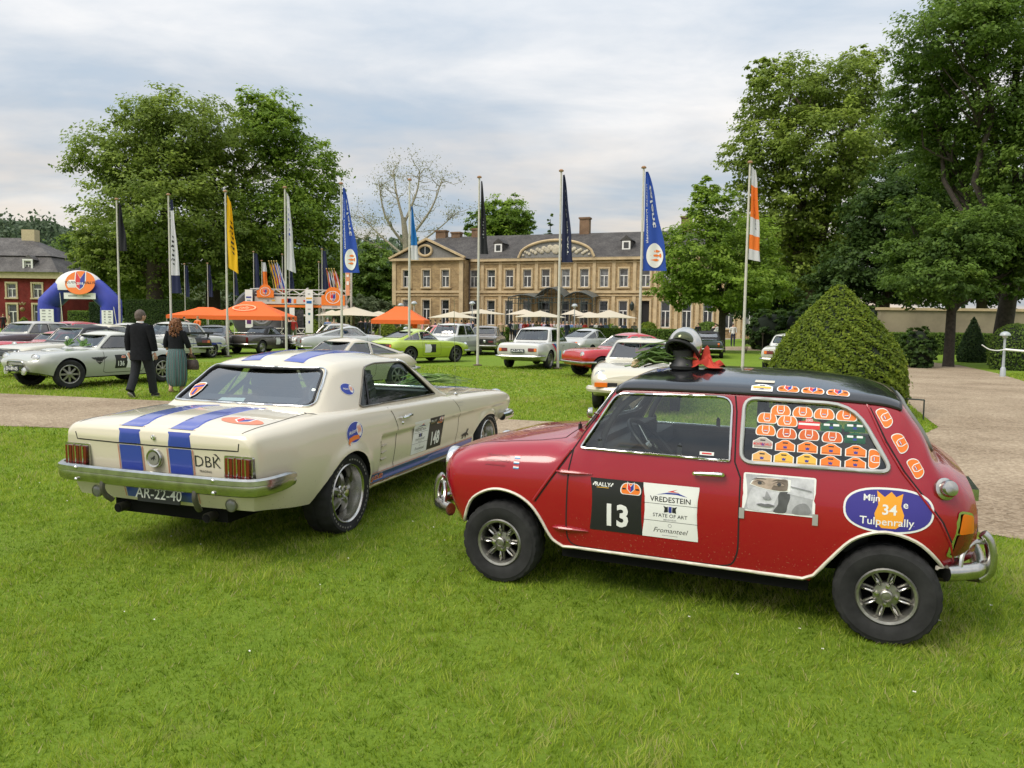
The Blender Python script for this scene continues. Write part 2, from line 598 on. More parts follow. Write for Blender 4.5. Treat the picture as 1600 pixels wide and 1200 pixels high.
class Decal:
 """flat print laid on a surface; put(a, b) -> (point, normal). Layers stack outwards."""
 def __init__(s,put,mats,base=0.0015,step=0.0007,res=None):
  s.put,s.mats,s.base,s.step,s.res = put,mats,base,step,res
  s.b = MB(); s.layer = 0
 def mi(s,m):
  if m not in s.mats: s.mats.append(m)
  return s.mats.index(m)
 def _add(s,v2,fs,m):
  off = s.base + s.step * s.layer
  vs_,ok = [],True
  for a,b in v2:
   p,n = s.put(a,b)
   vs_.append(p + n * off)
  # orient faces outwards
  out = []
  for f in fs:
   a,b_,c = (Vector(vs_[i]) for i in f[:3])
   nn = (b_ - a).cross(c - a)
   p,n = s.put(*v2[f[0]])
   out.append(tuple(f) if nn.dot(n) > 0 else tuple(reversed(f)))
  s.b.add(vs_,out,s.mi(m))
 def poly(s,pts,m,holes=(),up=True):
  if up: s.layer += 1
  v,f = tri2d(pts,holes,s.res)
  s._add(v,f,m)
  return s
 def text(s,t,x,y,size,m,bold=0.0,shear=0.0,rot=0.0,sx=1.0,flip=1,align='CENTER',up=True,spacing=1.0):
  if up: s.layer += 1
  v,f = text2d(t,size,bold,shear,align,spacing,sx)
  if size > 0.03 and s.res and v: v,f = fine2d(v,f,0.02)
  ca,sa = cos(rot),sin(rot)
  v = [(x + flip * (p * ca - q * sa),y + p * sa + q * ca) for p,q in v]
  s._add(v,f,m)
  return s
 def scrawl(s,x,y,w,h,m,seed=1):
  """handwriting too small to read: a thin wavy pen line"""
  n = 26
  up_ = [(x - w / 2 + w * i / n,y + h * (.5 * sin(i * 2.1 + seed) + .3 * sin(i * 4.7 + seed * 3))) for i in range(n + 1)]
  t = h * .14
  for a,b in zip(up_[:-1],up_[1:]):
   s._add([(a[0],a[1] - t),(b[0] + t,b[1] - t),(b[0] + t,b[1] + t),(a[0],a[1] + t)],[(0,1,2,3)],m)
  return s
 def build(s,name,parent,smooth=True):
  return s.b.build(name,s.mats,parent,smooth,60)
def plane_put(o,ex,ey):
 o,ex,ey = Vector(o),Vector(ex),Vector(ey)
 n = ex.cross(ey).normalized()
 return lambda a,b: (o + ex * a + ey * b,n)
def boolean(o,cutter,op='DIFFERENCE'):
 """apply a boolean and drop the cutter"""
 cutter.parent = o.parent
 md = o.modifiers.new('b','BOOLEAN')
 md.operation = op; md.object = cutter; md.solver = 'MANIFOLD'
 try: md.material_mode = 'TRANSFER'
 except Exception: pass
 dg = bpy.context.evaluated_depsgraph_get()
 me = bpy.data.meshes.new_from_object(o.evaluated_get(dg))
 if len(me.polygons) == len(o.data.polygons) or len(me.polygons) == 0:
  bpy.data.meshes.remove(me)
  md.solver = 'EXACT'; md.use_self = True
  dg = bpy.context.evaluated_depsgraph_get()
  me = bpy.data.meshes.new_from_object(o.evaluated_get(dg))
 o.modifiers.remove(md)
 old = o.data
 o.data = me
 me.name = old.name
 bpy.data.meshes.remove(old)
 cm = cutter.data
 bpy.data.objects.remove(cutter)
 bpy.data.meshes.remove(cm)
 return o
# ------------------------------------------------------------------ car kit
# every car is built in its own frame: x backwards from the front axle, y to the car's right, z up
def smooth01(t):
 t = min(max(t,0.0),1.0)
 return t * t * (3 - 2 * t)
class Loft:
 NB,NS,NC,NT = 4,14,8,10
 def __init__(s,keys,x0,x1,nose=None,tail=None,fade=0.4,nx=80,side_mod=None,tfade=None,dens=None):
  s.k = {n: pchip(v) for n,v in keys.items()}
  s.x0,s.x1 = x0,x1
  s.nose = pchip(nose) if nose else (lambda z: 0.0)
  s.tail = pchip(tail) if tail else (lambda z: 0.0)
  s.fade,s.tfade = fade,tfade or fade
  s.mod = side_mod
  xs = list(np.linspace(x0,x1,nx))
  for d in (0.004,0.012,0.024,0.04,0.06,0.085):
   xs += [x0 + d,x1 - d]
  xs += dens or []
  xs = sorted(xs)
  s.xs = [xs[0]]
  for x in xs[1:]:
   if x - s.xs[-1] > 0.0035: s.xs.append(x)
  s.xs[-1] = x1
 def half(s,x,ins=0.0,zb=None,ztop=None):
  k = {n: f(x) for n,f in s.k.items()}
  b = k['zb'] if zb is None else zb
  yb,zm,ym,zs,ys,zc,rs = k['yb'] - ins,k['zm'],k['ym'] - ins,k['zs'] - ins,k['ys'] - ins,k['zc'] - ins,k['rs']
  ex = k.get('ex',1.7)
  zc = max(zc,zs + 0.006)
  rs = min(rs,(zs - b) * 0.45,ys * 0.6)
  zm = min(max(zm,b + 0.02),zs - rs * 0.9)
  def side(z):
   if z < zm: return ym - (ym - yb) * ((zm - z) / max(zm - b,1e-3)) ** 2
   return ym - (ym - ys) * ((z - zm) / max(zs - zm,1e-3)) ** ex
  P = []
  for i in range(s.NB): P.append((max(yb,0.02) * 0.985 * i / s.NB,b - 0.012 * (1 - (i / s.NB) ** 2)))
  z1 = zs - rs
  for i in range(s.NS):
   z = b + (z1 - b) * i / (s.NS - 1)
   y = side(z)
   P.append((y,z))
  A = P[-1]
  yB = max(ys - rs * k.get('rw',1.3),0.01)
  zB = zs + (zc - zs) * (1 - (yB / max(ys,1e-3)) ** 2)
  if k.get('flat') is not None: zB = zs + (zc - zs) * k['flat']
  c1 = (side(zs - rs * 0.42),zs - rs * 0.42)
  c2 = (yB + (ys - yB) * 0.55,zs + (zB - zs) * 0.55)
  for i in range(1,s.NC):
   t = i / s.NC
   P.append(tuple(A[j] * (1 - t) ** 3 + c1[j] * 3 * t * (1 - t) ** 2 + c2[j] * 3 * t * t * (1 - t) + (yB,zB)[j] * t ** 3 for j in (0,1)))
  for i in range(s.NT + 1):
   y = yB * (1 - i / s.NT)
   P.append((y,zc - (zc - zB) * (y / yB) ** 2))
  return P
 def pos(s,x,y,z):
  wf = smooth01(1 - (x - s.x0) / s.fade); wr = smooth01(1 - (s.x1 - x) / s.tfade)
  return (x + wf * s.nose(z) + wr * s.tail(z),y,z)
 def mesh(s,ins=0.0,xa=None,xb=None,zb=None):
  xs = [x for x in s.xs if (xa is None or x > xa) and (xb is None or x < xb)]
  if xa is not None: xs = [xa] + xs
  if xb is not None: xs = xs + [xb]
  V,F = [],[]
  H = None
  for x in xs:
   P = s.half(x,ins,zb)
   H = len(P)
   row = []
   for j,(y,z) in enumerate(P):
    yy = y
    if s.mod and ins == 0 and s.NB <= j < s.NB + s.NS + 4: yy = y + s.mod(x,y,z)
    row.append(s.pos(x,yy,z))
   V += row
   V += [(a,-b,c) for (a,b,c) in row[1:-1][::-1]]
  n = 2 * H - 2
  for i in range(len(xs) - 1):
   for k in range(n):
    l = (k + 1) % n
    F.append((i * n + k,i * n + l,(i + 1) * n + l,(i + 1) * n + k))
  for i,rev in ((0,False),(len(xs) - 1,True)):
   o = i * n
   for k in range(H - 1):
    a,b = o + k,o + k + 1
    c,d = o + (n - k - 1) % n + 0,o + (n - k) % n
    q = [a,b,c,d]
    q = [v for j,v in enumerate(q) if v not in q[:j]]
    if len(q) > 2: F.append(tuple(q[::-1] if not rev else q))
  return V,F,n
 def make(s):
  s.V,s.F,s.n = s.mesh()
  # make sure it faces outwards
  bm = bmesh.new()
  vs_ = [bm.verts.new(v) for v in s.V]
  for f in s.F:
   try: bm.faces.new([vs_[i] for i in f])
   except ValueError: pass
  bmesh.ops.recalc_face_normals(bm,faces=bm.faces)
  if bm.calc_volume(signed=True) < 0: bmesh.ops.reverse_faces(bm,faces=bm.faces)
  bm.normal_update()
  s.bvh = BVHTree.FromBMesh(bm)
  s.bm = bm
  return s
 def obj(s,name,mats,parent,keep=False):
  me = bpy.data.meshes.new(name)
  s.bm.to_mesh(me)
  o = finish(name,me,mats,parent,True,None)
  return o
 def cast(s,o,d):
  h = s.bvh.ray_cast(Vector(o),Vector(d))
  return h[0],h[1]
 def side(s,sg):
  def put(x,z):
   p,n = s.cast((x,sg * 3,z),(0,-sg,0))
   if p is None:
    p,n,*_ = s.bvh.find_nearest(Vector((x,sg * 0.7,z)))
   if n.y * sg < 0: n = -n
   return p,n
  return put
 def top(s):
  def put(x,y):
   p,n = s.cast((x,y,4),(0,0,-1))
   if p is None: p,n,*_ = s.bvh.find_nearest(Vector((x,y,1.2)))
   return p,(n if n.z > 0 else -n)
  return put
 def end(s,sg):
  """sg 1 looks at the tail, -1 at the nose; coordinates (y, z)"""
  def put(y,z):
   p,n = s.cast((sg * 12,y,z),(-sg,0,0))
   if p is None: p,n,*_ = s.bvh.find_nearest(Vector((s.x1 if sg > 0 else s.x0,y,z)))
   return p,(n if n.x * sg > 0 else -n)
  return put
def cutter(mb,name='cutter',m=None):
 me = mb.mesh(name)
 bm = bmesh.new(); bm.from_mesh(me)
 bmesh.ops.recalc_face_normals(bm,faces=bm.faces)
 bm.to_mesh(me); bm.free()
 me.materials.append(m or UNDER)
 o = bpy.data.objects.new(name,me)
 COL.objects.link(o)
 return o
def mesh_cutter(V,F,m=None):
 b = MB(); b.add(V,F)
 return cutter(b,m=m)
def on(put,pts,off=0.0):
 out = []
 for a,b in pts:
  p,n = put(a,b)
  out.append(p + n * off)
 return out
def resample(pts,step,closed=False):
 P = [Vector(p) for p in pts]
 if closed: P = P + [P[0]]
 out = []
 for a,b in zip(P[:-1],P[1:]):
  n = max(1,int((b - a).length / step))
  for k in range(n): out.append(a + (b - a) * (k / n))
 if not closed: out.append(P[-1])
 return out
def seam(name,put,pts,w,m,parent,off=0.0012,closed=False):
 """a thin strip that follows a line on a surface"""
 P = resample([Vector((a,b,0)) for a,b in pts],0.03,closed)
 b = MB(); vs_ = []
 N = len(P)
 for i,p in enumerate(P):
  d = (P[(i + 1) % N] - P[i - 1]) if closed else (P[min(i + 1,N - 1)] - P[max(i - 1,0)])
  d.normalize(); q = Vector((-d.y,d.x,0)) * (w / 2)
  for e in (q,-q):
   s_,n = put(p.x + e.x,p.y + e.y)
   vs_.append(s_ + n * off)
 fs = []
 for i in range(N if closed else N - 1):
  j = (i + 1) % N
  fs.append((2 * i,2 * i + 1,2 * j + 1,2 * j))
 b.add(vs_,fs)
 return b.build(name,m,parent,True,60)
def rim_tube(name,put,pts,r,m,parent,off=0.0,closed=True,n=6,step=0.03,flat=1.0):
 P = resample([Vector((a,b,0)) for a,b in pts],step,closed)
 P3 = on(put,[(p.x,p.y) for p in P],off)
 b = MB(); b.tube(P3,r,n,0,closed,flat)
 return b.build(name,m,parent,True,60)
def pane(name,put,poly,m,parent,off=-0.012,res=0.06):
 v,f = tri2d(poly,(),res)
 b = MB()
 vs_ = []
 for a,c in v:
  p,n = put(a,c); vs_.append(p + n * off)
 out = []
 for t in f:
  a,b_,c = (Vector(vs_[i]) for i in t)
  nn = (b_ - a).cross(c - a)
  p,n = put(*v[t[0]])
  out.append(t if nn.dot(n) > 0 else t[::-1])
 b.add(vs_,out)
 return b.build(name,m,parent,True,60)
_WH = {}
def wheel_meshes(kind,rt,rr,w,rimm=None,tyre_letters=False):
 """meshes of a rim and a tyre that face +y; rt tyre radius, rr rim radius, w width"""
 key = (kind,rt,rr,w,rimm.name if rimm else '')
 if key in _WH: return _WH[key]
 h = w / 2
 # tyre
 tb = MB()
 prof = [(rr * 0.97,-h * 0.80),(rr * 1.04,-h * 0.9),(rr + (rt - rr) * 0.45,-h),(rt * 0.955,-h * 0.93),(rt * 0.985,-h * 0.80),(rt * 0.992,-h * 0.62),(rt,-h * 0.58),(rt,-h * 0.05),(rt * 0.985,-h * 0.04),(rt * 0.985,h * 0.04),(rt,h * 0.05),(rt,h * 0.58),(rt * 0.992,h * 0.62),(rt * 0.985,h * 0.80),(rt * 0.955,h * 0.93),(rr + (rt - rr) * 0.72,h * 0.985),(rr + (rt - rr) * 0.70,h * 1.01),(rr + (rt - rr) * 0.45,h),(rr * 1.06,h * 0.92),(rr * 1.03,h * 0.88),(rr * 0.97,h * 0.80)]
 n = 96 if w > 0 else 48
 vs_ = []
 for i,(r,y) in enumerate(prof):
  for k in range(n):
   a = 2 * pi * k / n
   q = r
   if 3 <= i <= 14 and i not in (8,9):
    g = (k + (2 if i > 8 else 0)) % 4
    if g == 0: q = r - 0.020 * rt * (1.3 if i in (3,4,13,14) else 0.8)
   vs_.append((q * cos(a),y,q * sin(a)))
 fs = [(i * n + k,(i + 1) * n + k,(i + 1) * n + (k + 1) % n,i * n + (k + 1) % n) for i in range(len(prof) - 1) for k in range(n)]
 tb.add(vs_,fs)
 # rim
 rb = MB()
 lip = h * 0.90
 if kind == 'torq':      # deep polished barrel,five tapered spokes
  rb.lathe([(rr * 1.035,lip - 0.02),(rr * 1.04,lip),(rr * 1.01,lip + 0.006),(rr * 0.97,lip),(rr * 0.95,lip - 0.012),(rr * 0.945,lip - 0.045),(rr * 0.90,lip - 0.06),(rr * 0.90,lip - 0.085),(rr * 0.865,lip - 0.095),(rr * 0.86,-h * 0.2)],40,'y',mi=1)
  rb.lathe([(rr * 0.88,-h * 0.22),(rr * 0.3,-h * 0.25),(0.0,-h * 0.25)],30,'y',mi=2)
  yh = lip - 0.055
  for i in range(5):
   a = 2 * pi * i / 5 + 0.45
   ca,sa = cos(a),sin(a)
   pts = []
   for t,wd,yy,th in ((0.16,0.085,yh - 0.006,0.03),(0.35,0.060,yh + 0.008,0.03),(0.55,0.052,yh - 0.004,0.03),(0.75,0.060,yh - 0.03,0.035),(0.90,0.078,yh - 0.065,0.03)):
    for sx,dy in ((-1,-th),(-0.75,0),(0,0.010),(0.75,0),(1,-th)):
     r,o = rr * t,wd * 0.5 * sx
     pts.append((r * ca - o * sa,yy + dy,r * sa + o * ca))
   f2 = []
   for k in range(4):
    for j in range(4):
     f2.append((k * 5 + j,k * 5 + j + 1,(k + 1) * 5 + j + 1,(k + 1) * 5 + j))
   rb.add(pts,f2,0)
  rb.lathe([(rr * 0.30,yh - 0.05),(rr * 0.30,yh - 0.004),(rr * 0.27,yh + 0.004),(rr * 0.155,yh + 0.006),(rr * 0.15,yh + 0.03),(rr * 0.13,yh + 0.04),(0.0,yh + 0.044)],26,'y',mi=1)
  for i in range(5):
   a = 2 * pi * (i + 0.5) / 5 + 0.45
   rb.lathe([(0.011,yh),(0.011,yh + 0.016),(0,yh + 0.018)],6,'y',(rr * 0.22 * cos(a),0,rr * 0.22 * sin(a)),1)
 elif kind == 'mini8':   # eight slim spokes
  rb.lathe([(rr * 1.03,lip - 0.02),(rr * 1.035,lip),(rr * 0.99,lip + 0.008),(rr * 0.90,lip + 0.004),(rr * 0.86,lip - 0.010),(rr * 0.83,lip - 0.035),(rr * 0.82,-h * 0.3)],40,'y',mi=0)
  rb.lathe([(rr * 0.84,-h * 0.28),(rr * 0.3,-h * 0.3),(0,-h * 0.3)],26,'y',mi=2)
  yh = lip - 0.03
  for i in range(8):
   a = 2 * pi * (i + 0.5) / 8
   c = rr * 0.60
   T = Matrix.Rotation(-a,4,'Y')
   rb.T = T
   rb.ball((c,yh + 0.002,0),1.0,8,6,1,(rr * 0.26,0.022,rr * 0.072))
   rb.T = None
  rb.lathe([(rr * 0.46,yh - 0.04),(rr * 0.46,yh - 0.006),(rr * 0.44,yh - 0.002),(rr * 0.22,yh + 0.002),(rr * 0.205,yh + 0.022),(rr * 0.16,yh + 0.027),(rr * 0.15,yh + 0.022),(0,yh + 0.024)],26,'y',mi=0)
  for i in range(4):
   a = 2 * pi * i / 4 + 0.25
   rb.lathe([(0.012,yh),(0.011,yh + 0.014),(0,yh + 0.016)],6,'y',(rr * 0.33 * cos(a),0,rr * 0.33 * sin(a)),1)
  for i in range(8):   # the bridge between spokes and barrel
   a = 2 * pi * (i + 0.5) / 8
   rb.bar((rr * 0.40 * cos(a),yh - 0.02,rr * 0.40 * sin(a)),(rr * 0.86 * cos(a),yh - 0.022,rr * 0.86 * sin(a)),0.03,0.02,0,up=(0,1,0))
 else:
  ns = {'spoke6': 6,'spoke5': 5,'spoke8': 8,'steel': 0}.get(kind,6)
  rb.lathe([(rr * 1.03,lip - 0.02),(rr * 1.03,lip),(rr * 0.98,lip + 0.006),(rr * 0.92,lip),(rr * 0.87,lip - 0.03),(rr * 0.86,0)],24,'y',mi=0)
  if ns:
   rb.lathe([(rr * 0.88,0),(0,0)],20,'y',mi=2)
   yh = lip - 0.03
   for i in range(ns):
    a = 2 * pi * i / ns
    rb.bar((rr * 0.1 * cos(a),yh,rr * 0.1 * sin(a)),(rr * 0.92 * cos(a),yh - 0.01,rr * 0.92 * sin(a)),rr * 0.20,0.02,0,up=(0,1,0))
   rb.lathe([(rr * 0.28,yh - 0.02),(rr * 0.27,yh + 0.012),(0,yh + 0.02)],14,'y',mi=1)
  else:
   rb.lathe([(rr * 0.87,lip - 0.03),(rr * 0.70,lip - 0.045),(rr * 0.55,lip - 0.01),(rr * 0.5,lip - 0.012)],24,'y',mi=0)
   rb.lathe([(rr * 0.52,lip - 0.012),(rr * 0.48,lip + 0.006),(rr * 0.2,lip + 0.022),(0,lip + 0.024)],20,'y',mi=1)
 me_t = tb.mesh('tyre'); me_r = rb.mesh('wheel')
 me_r.polygons.foreach_set('material_index',np.array(rb.m,dtype=np.int32))
 for me,ms in ((me_t,[RUBBER]),(me_r,[rimm or ALLOY,DULLCHROME if kind in ('torq','mini8') else (rimm or ALLOY),UNDER])):
  for m in ms: me.materials.append(m)
  me.polygons.foreach_set('use_smooth',np.ones(len(me.polygons),dtype=bool))
  me.set_sharp_from_angle(angle=R(38))
 _WH[key] = (me_r,me_t)
 return _WH[key]
def wheel(parent,kind,x,y,z,rt,rr,w,rimm=None,steer=0.0,spin=0.0):
 """wheel > tyre; y signed: outer face looks away from the middle"""
 mr,mt = wheel_meshes(kind,rt,rr,w,rimm)
 o = bpy.data.objects.new('wheel',mr); COL.objects.link(o)
 o.parent = parent
 sg = 1 if y > 0 else -1
 o.location = (x,y - sg * w * 0.45,z)
 o.rotation_mode = 'ZYX' if False else 'XYZ'
 o.matrix_local = Matrix.Translation(o.location) @ Matrix.Rotation((0 if sg > 0 else pi) + steer,4,'Z') @ Matrix.Rotation(spin,4,'Y')
 t = bpy.data.objects.new('tyre',mt); COL.objects.link(t)
 t.parent = o
 return o
def headlamp(parent,p,d,r,name='headlight',ring=None,lens=None):
 """round lamp at p that faces direction d"""
 b = MB()
 b.T = Matrix.Translation(Vector(p)) @ Vector(d).to_track_quat('Z','Y').to_matrix().to_4x4()
 b.lathe([(r * 0.85,-r * 0.9),(r * 1.10,-r * 0.3),(r * 1.14,0.0),(r * 1.08,r * 0.14),(r * 0.96,r * 0.15),(r * 0.95,r * 0.06)],24,mi=0)
 b.lathe([(r * 0.95,r * 0.06),(r * 0.8,r * 0.17),(r * 0.5,r * 0.27),(r * 0.2,r * 0.31),(0,r * 0.32)],24,mi=1)
 return b.build(name,[ring or CHROME,lens or LENSCLEAR],parent)
def plate(parent,p,ex,ey,w,h,txt,bg=None,fg=None,name='number_plate',size=None,bold=0.015):
 ex,ey = Vector(ex),Vector(ey)
 n = ex.cross(ey).normalized()
 b = MB()
 c = Vector(p)
 q = [c + ex * (sx * w / 2) + ey * (sy * h / 2) + n * k for k in (-0.008,0.0) for sx,sy in ((-1,-1),(1,-1),(1,1),(-1,1))]
 b.add(q,[(3,2,1,0),(4,5,6,7),(0,1,5,4),(1,2,6,5),(2,3,7,6),(3,0,4,7)],0)
 v,f = text2d(txt,size or h * 0.95,bold)
 b.add([c + ex * x + ey * y + n * 0.002 for x,y in v],f,1)
 return b.build(name,[bg or PLATEBLUE,fg or WHITEP],parent,False)
def steering(parent,p,r=0.19,tilt=0.9,face=-1):
 b = MB()
 b.T = Matrix.Translation(Vector(p)) @ Matrix.Rotation(tilt * face,4,'Y')
 b.tube([(r * cos(a),r * sin(a),0) for a in np.linspace(0,2 * pi,25)[:-1]],0.014,8,0,True)
 for a in (0.5,2.6,4.7):
  b.bar((0,0,-0.02),(r * cos(a),r * sin(a),0),0.022,0.006,1)
 b.lathe([(0.035,-0.03),(0.035,0.0),(0,0.006)],14,mi=1)
 return b.build('steering_wheel',[BLACK,DULLCHROME],parent)
def seat(parent,x,y,z,w=0.46,h=0.62,name='seat',m=None,lean=0.18):
 b = MB()
 b.box((x,y,z + 0.07),(0.46,w,0.14))
 pts = spline([(0.10,0),(0.20 + lean * 0.5,h * 0.55),(0.18 + lean,h)],5)
 b.box((x + 0.22,y,z + 0.1),(0.12,w * 0.95,0.2))
 for i in range(len(pts) - 1):
  b.bar((x + pts[i][0] + 0.1,y,z + 0.1 + pts[i][1]),(x + pts[i + 1][0] + 0.1,y,z + 0.1 + pts[i + 1][1]),w * (0.98 - 0.30 * (i / len(pts)) ** 2),0.10,up=(1,0,0))
 return b.build(name,m or INTERIOR,parent)
def rally_badge(d,x,y,w,h,f=1,rim=None,field=None,kind=0,rot=0.0):
 """half-round orange rally sticker with a white edge"""
 ca,sa = cos(rot),sin(rot)
 def tr(p): return [(x + f * (a * ca - b * sa),y + a * sa + b * ca) for a,b in p]
 def shape(k):
  if kind == 2:   # plaque with a domed top
   return [(-w / 2 * k,-h / 2 * k),(w / 2 * k,-h / 2 * k),(w / 2 * k,h * 0.12 * k),(w * 0.30 * k,h * 0.30 * k),(w * 0.16 * k,h * 0.46 * k),(0,h * 0.5 * k),(-w * 0.16 * k,h * 0.46 * k),(-w * 0.30 * k,h * 0.30 * k),(-w / 2 * k,h * 0.12 * k)]
  p = rounded([(-w / 2 * k,-h * 0.5 * k),(w / 2 * k,-h * 0.5 * k),(w * 0.52 * k,h * 0.02 * k),(w * 0.34 * k,h * 0.44 * k),(-w * 0.34 * k,h * 0.44 * k),(-w * 0.52 * k,h * 0.02 * k)],[h * 0.28,h * 0.28,h * 0.3,h * 0.3,h * 0.3,h * 0.3],4)
  return p
 d.poly(tr(shape(1.0)),rim or WHITEP)
 d.poly(tr(shape(0.90)),field or ORANGEP)
 if kind == 0:       # open tulip outline with little flag
  d.poly(tr([(-w * 0.17,h * 0.50),(-w * 0.20,-h * 0.05),(-w * 0.12,-h * 0.32),(w * 0.12,-h * 0.32),(w * 0.20,-h * 0.05),(w * 0.17,h * 0.50),(w * 0.14,h * 0.30),(w * 0.16,-h * 0.05),(w * 0.10,-h * 0.25),(-w * 0.10,-h * 0.25),(-w * 0.16,-h * 0.05),(-w * 0.14,h * 0.30)]),rim or WHITEP)
  d.poly(tr([(-w * 0.09,-h * 0.12),(w * 0.09,-h * 0.12),(w * 0.09,h * 0.04),(-w * 0.09,h * 0.04)]),WHITEP)
  d.poly(tr([(-w * 0.09,-h * 0.12),(w * 0.09,-h * 0.12),(w * 0.09,-h * 0.07),(-w * 0.09,-h * 0.07)]),BLUEP)
  d.poly(tr([(-w * 0.09,-h * 0.01),(w * 0.09,-h * 0.01),(w * 0.09,h * 0.04),(-w * 0.09,h * 0.04)]),REDP,up=False)
 elif kind == 1:     # red and blue tulip
  d.poly(tr([(-w * 0.17,h * 0.55),(-w * 0.19,-h * 0.05),(0,-h * 0.38),(w * 0.19,-h * 0.05),(w * 0.17,h * 0.55),(0,h * 0.2)]),WHITEP)
  d.poly(tr([(-w * 0.14,h * 0.45),(-w * 0.15,-h * 0.05),(0,-h * 0.30),(0,h * 0.14)]),REDP)
  d.poly(tr([(w * 0.14,h * 0.45),(w * 0.15,-h * 0.05),(0,-h * 0.30),(0,h * 0.14)]),BLUEP,up=False)
  for sx in (-1,1):
   d.poly(tr([(sx * w * 0.24,-h * 0.10),(sx * w * 0.42,-h * 0.10),(sx * w * 0.40,h * 0.02),(sx * w * 0.24,h * 0.02)]),BLACKP,up=False)
 else:
  d.poly(tr([(-w * 0.10,-h * 0.02),(-w * 0.08,-h * 0.26),(w * 0.08,-h * 0.26),(w * 0.10,-h * 0.02),(w * 0.04,-h * 0.10),(0,0),(-w * 0.04,-h * 0.10)]),BLUEP)
  d.poly(tr([(-w * 0.13,h * 0.16),(w * 0.13,h * 0.16),(w * 0.13,h * 0.27),(-w * 0.13,h * 0.27)]),BLACKP,up=False)
  d.poly(tr([(-w * 0.42,-h * 0.36),(w * 0.42,-h * 0.36),(w * 0.42,-h * 0.33),(-w * 0.42,-h * 0.33)]),BLACKP,up=False)
# ------------------------------------------------------------------ ground
def lawn_material():
 m = bpy.data.materials.new('lawn')
 m.use_nodes = True
 nt = m.node_tree; L = nt.links
 b = nt.nodes['Principled BSDF']
 b.inputs['Roughness'].default_value = 0.95
 b.inputs['Specular IOR Level'].default_value = 0.15
 t = _mnode(nt,'ShaderNodeTexCoord')
 def nz(scale,det,rough=0.6):
  n = _mnode(nt,'ShaderNodeTexNoise'); n.inputs['Scale'].default_value = scale; n.inputs['Detail'].default_value = det; n.inputs['Roughness'].default_value = rough
  L.new(t.outputs['Object'],n.inputs['Vector']); return n.outputs['Fac']
 def rp(f,st):
  r = _mnode(nt,'ShaderNodeValToRGB'); e = r.color_ramp.elements
  e[0].position,e[0].color = st[0][0],(*st[0][1],1); e[1].position,e[1].color = st[-1][0],(*st[-1][1],1)
  for p,c in st[1:-1]:
   q = e.new(p); q.color = (*c,1)
  L.new(f,r.inputs[0]); return r.outputs[0]
 a = rp(nz(0.45,5),[(0.35,(0.125,0.21,0.016)),(0.65,(0.20,0.285,0.028))])
 c = rp(nz(26,6,0.75),[(0.30,(0.075,0.130,0.016)),(0.52,(0.165,0.255,0.024)),(0.72,(0.25,0.30,0.065))])
 x = _mnode(nt,'ShaderNodeMix',data_type='RGBA'); x.inputs[0].default_value = 0.55
 L.new(a,x.inputs[6]); L.new(c,x.inputs[7])
 d = _mnode(nt,'ShaderNodeMix',data_type='RGBA')
 dry = rp(nz(1.3,6,0.7),[(0.60,(0,0,0)),(0.74,(0.55,0.55,0.55))])
 L.new(dry,d.inputs[0]); L.new(x.outputs[2],d.inputs[6]); d.inputs[7].default_value = (0.20,0.18,0.065,1)
 L.new(d.outputs[2],b.inputs['Base Color'])
 bp = _mnode(nt,'ShaderNodeBump'); bp.inputs['Strength'].default_value = 0.7; bp.inputs['Distance'].default_value = 0.03
 L.new(nz(60,4,0.8),bp.inputs['Height']); L.new(bp.outputs[0],b.inputs['Normal'])
 return m
def gravel_material():
 m = bpy.data.materials.new('gravel')
 m.use_nodes = True
 nt = m.node_tree; L = nt.links
 b = nt.nodes['Principled BSDF']
 b.inputs['Roughness'].default_value = 0.95
 b.inputs['Specular IOR Level'].default_value = 0.2
 t = _mnode(nt,'ShaderNodeTexCoord')
 v = _mnode(nt,'ShaderNodeTexVoronoi'); v.inputs['Scale'].default_value = 34.0
 L.new(t.outputs['Object'],v.inputs['Vector'])
 r = _mnode(nt,'ShaderNodeValToRGB'); e = r.color_ramp.elements
 e[0].position,e[0].color = 0.05,(0.19,0.145,0.095,1); e[1].position,e[1].color = 0.95,(0.52,0.42,0.30,1)
 q = e.new(0.5); q.color = (0.36,0.28,0.19,1)
 sp = _mnode(nt,'ShaderNodeSeparateColor'); L.new(v.outputs['Color'],sp.inputs[0]); L.new(sp.outputs[0],r.inputs[0])
 n = _mnode(nt,'ShaderNodeTexNoise'); n.inputs['Scale'].default_value = 0.55; n.inputs['Detail'].default_value = 7.0; n.inputs['Roughness'].default_value = 0.65
 L.new(t.outputs['Object'],n.inputs['Vector'])
 r2 = _mnode(nt,'ShaderNodeValToRGB'); e = r2.color_ramp.elements
 e[0].position,e[0].color = 0.36,(0.19,0.135,0.085,1); e[1].position,e[1].color = 0.64,(0.44,0.35,0.245,1)
 L.new(n.outputs['Fac'],r2.inputs[0])
 x = _mnode(nt,'ShaderNodeMix',data_type='RGBA'); x.inputs[0].default_value = 0.5
 L.new(r.outputs[0],x.inputs[6]); L.new(r2.outputs[0],x.inputs[7]); L.new(x.outputs[2],b.inputs['Base Color'])
 bp = _mnode(nt,'ShaderNodeBump'); bp.inputs['Strength'].default_value = 0.9; bp.inputs['Distance'].default_value = 0.02
 L.new(v.outputs['Distance'],bp.inputs['Height']); L.new(bp.outputs[0],b.inputs['Normal'])
 return m
LAWN,GRAVEL = lawn_material(),gravel_material()
b = MB()
b.add([(-900,-60,0),(900,-60,0),(900,1500,0),(-900,1500,0)],[(0,1,2,3)])
props(b.build('lawn',LAWN,None,False),'wide mown lawn in front of the chateau',kind='structure')
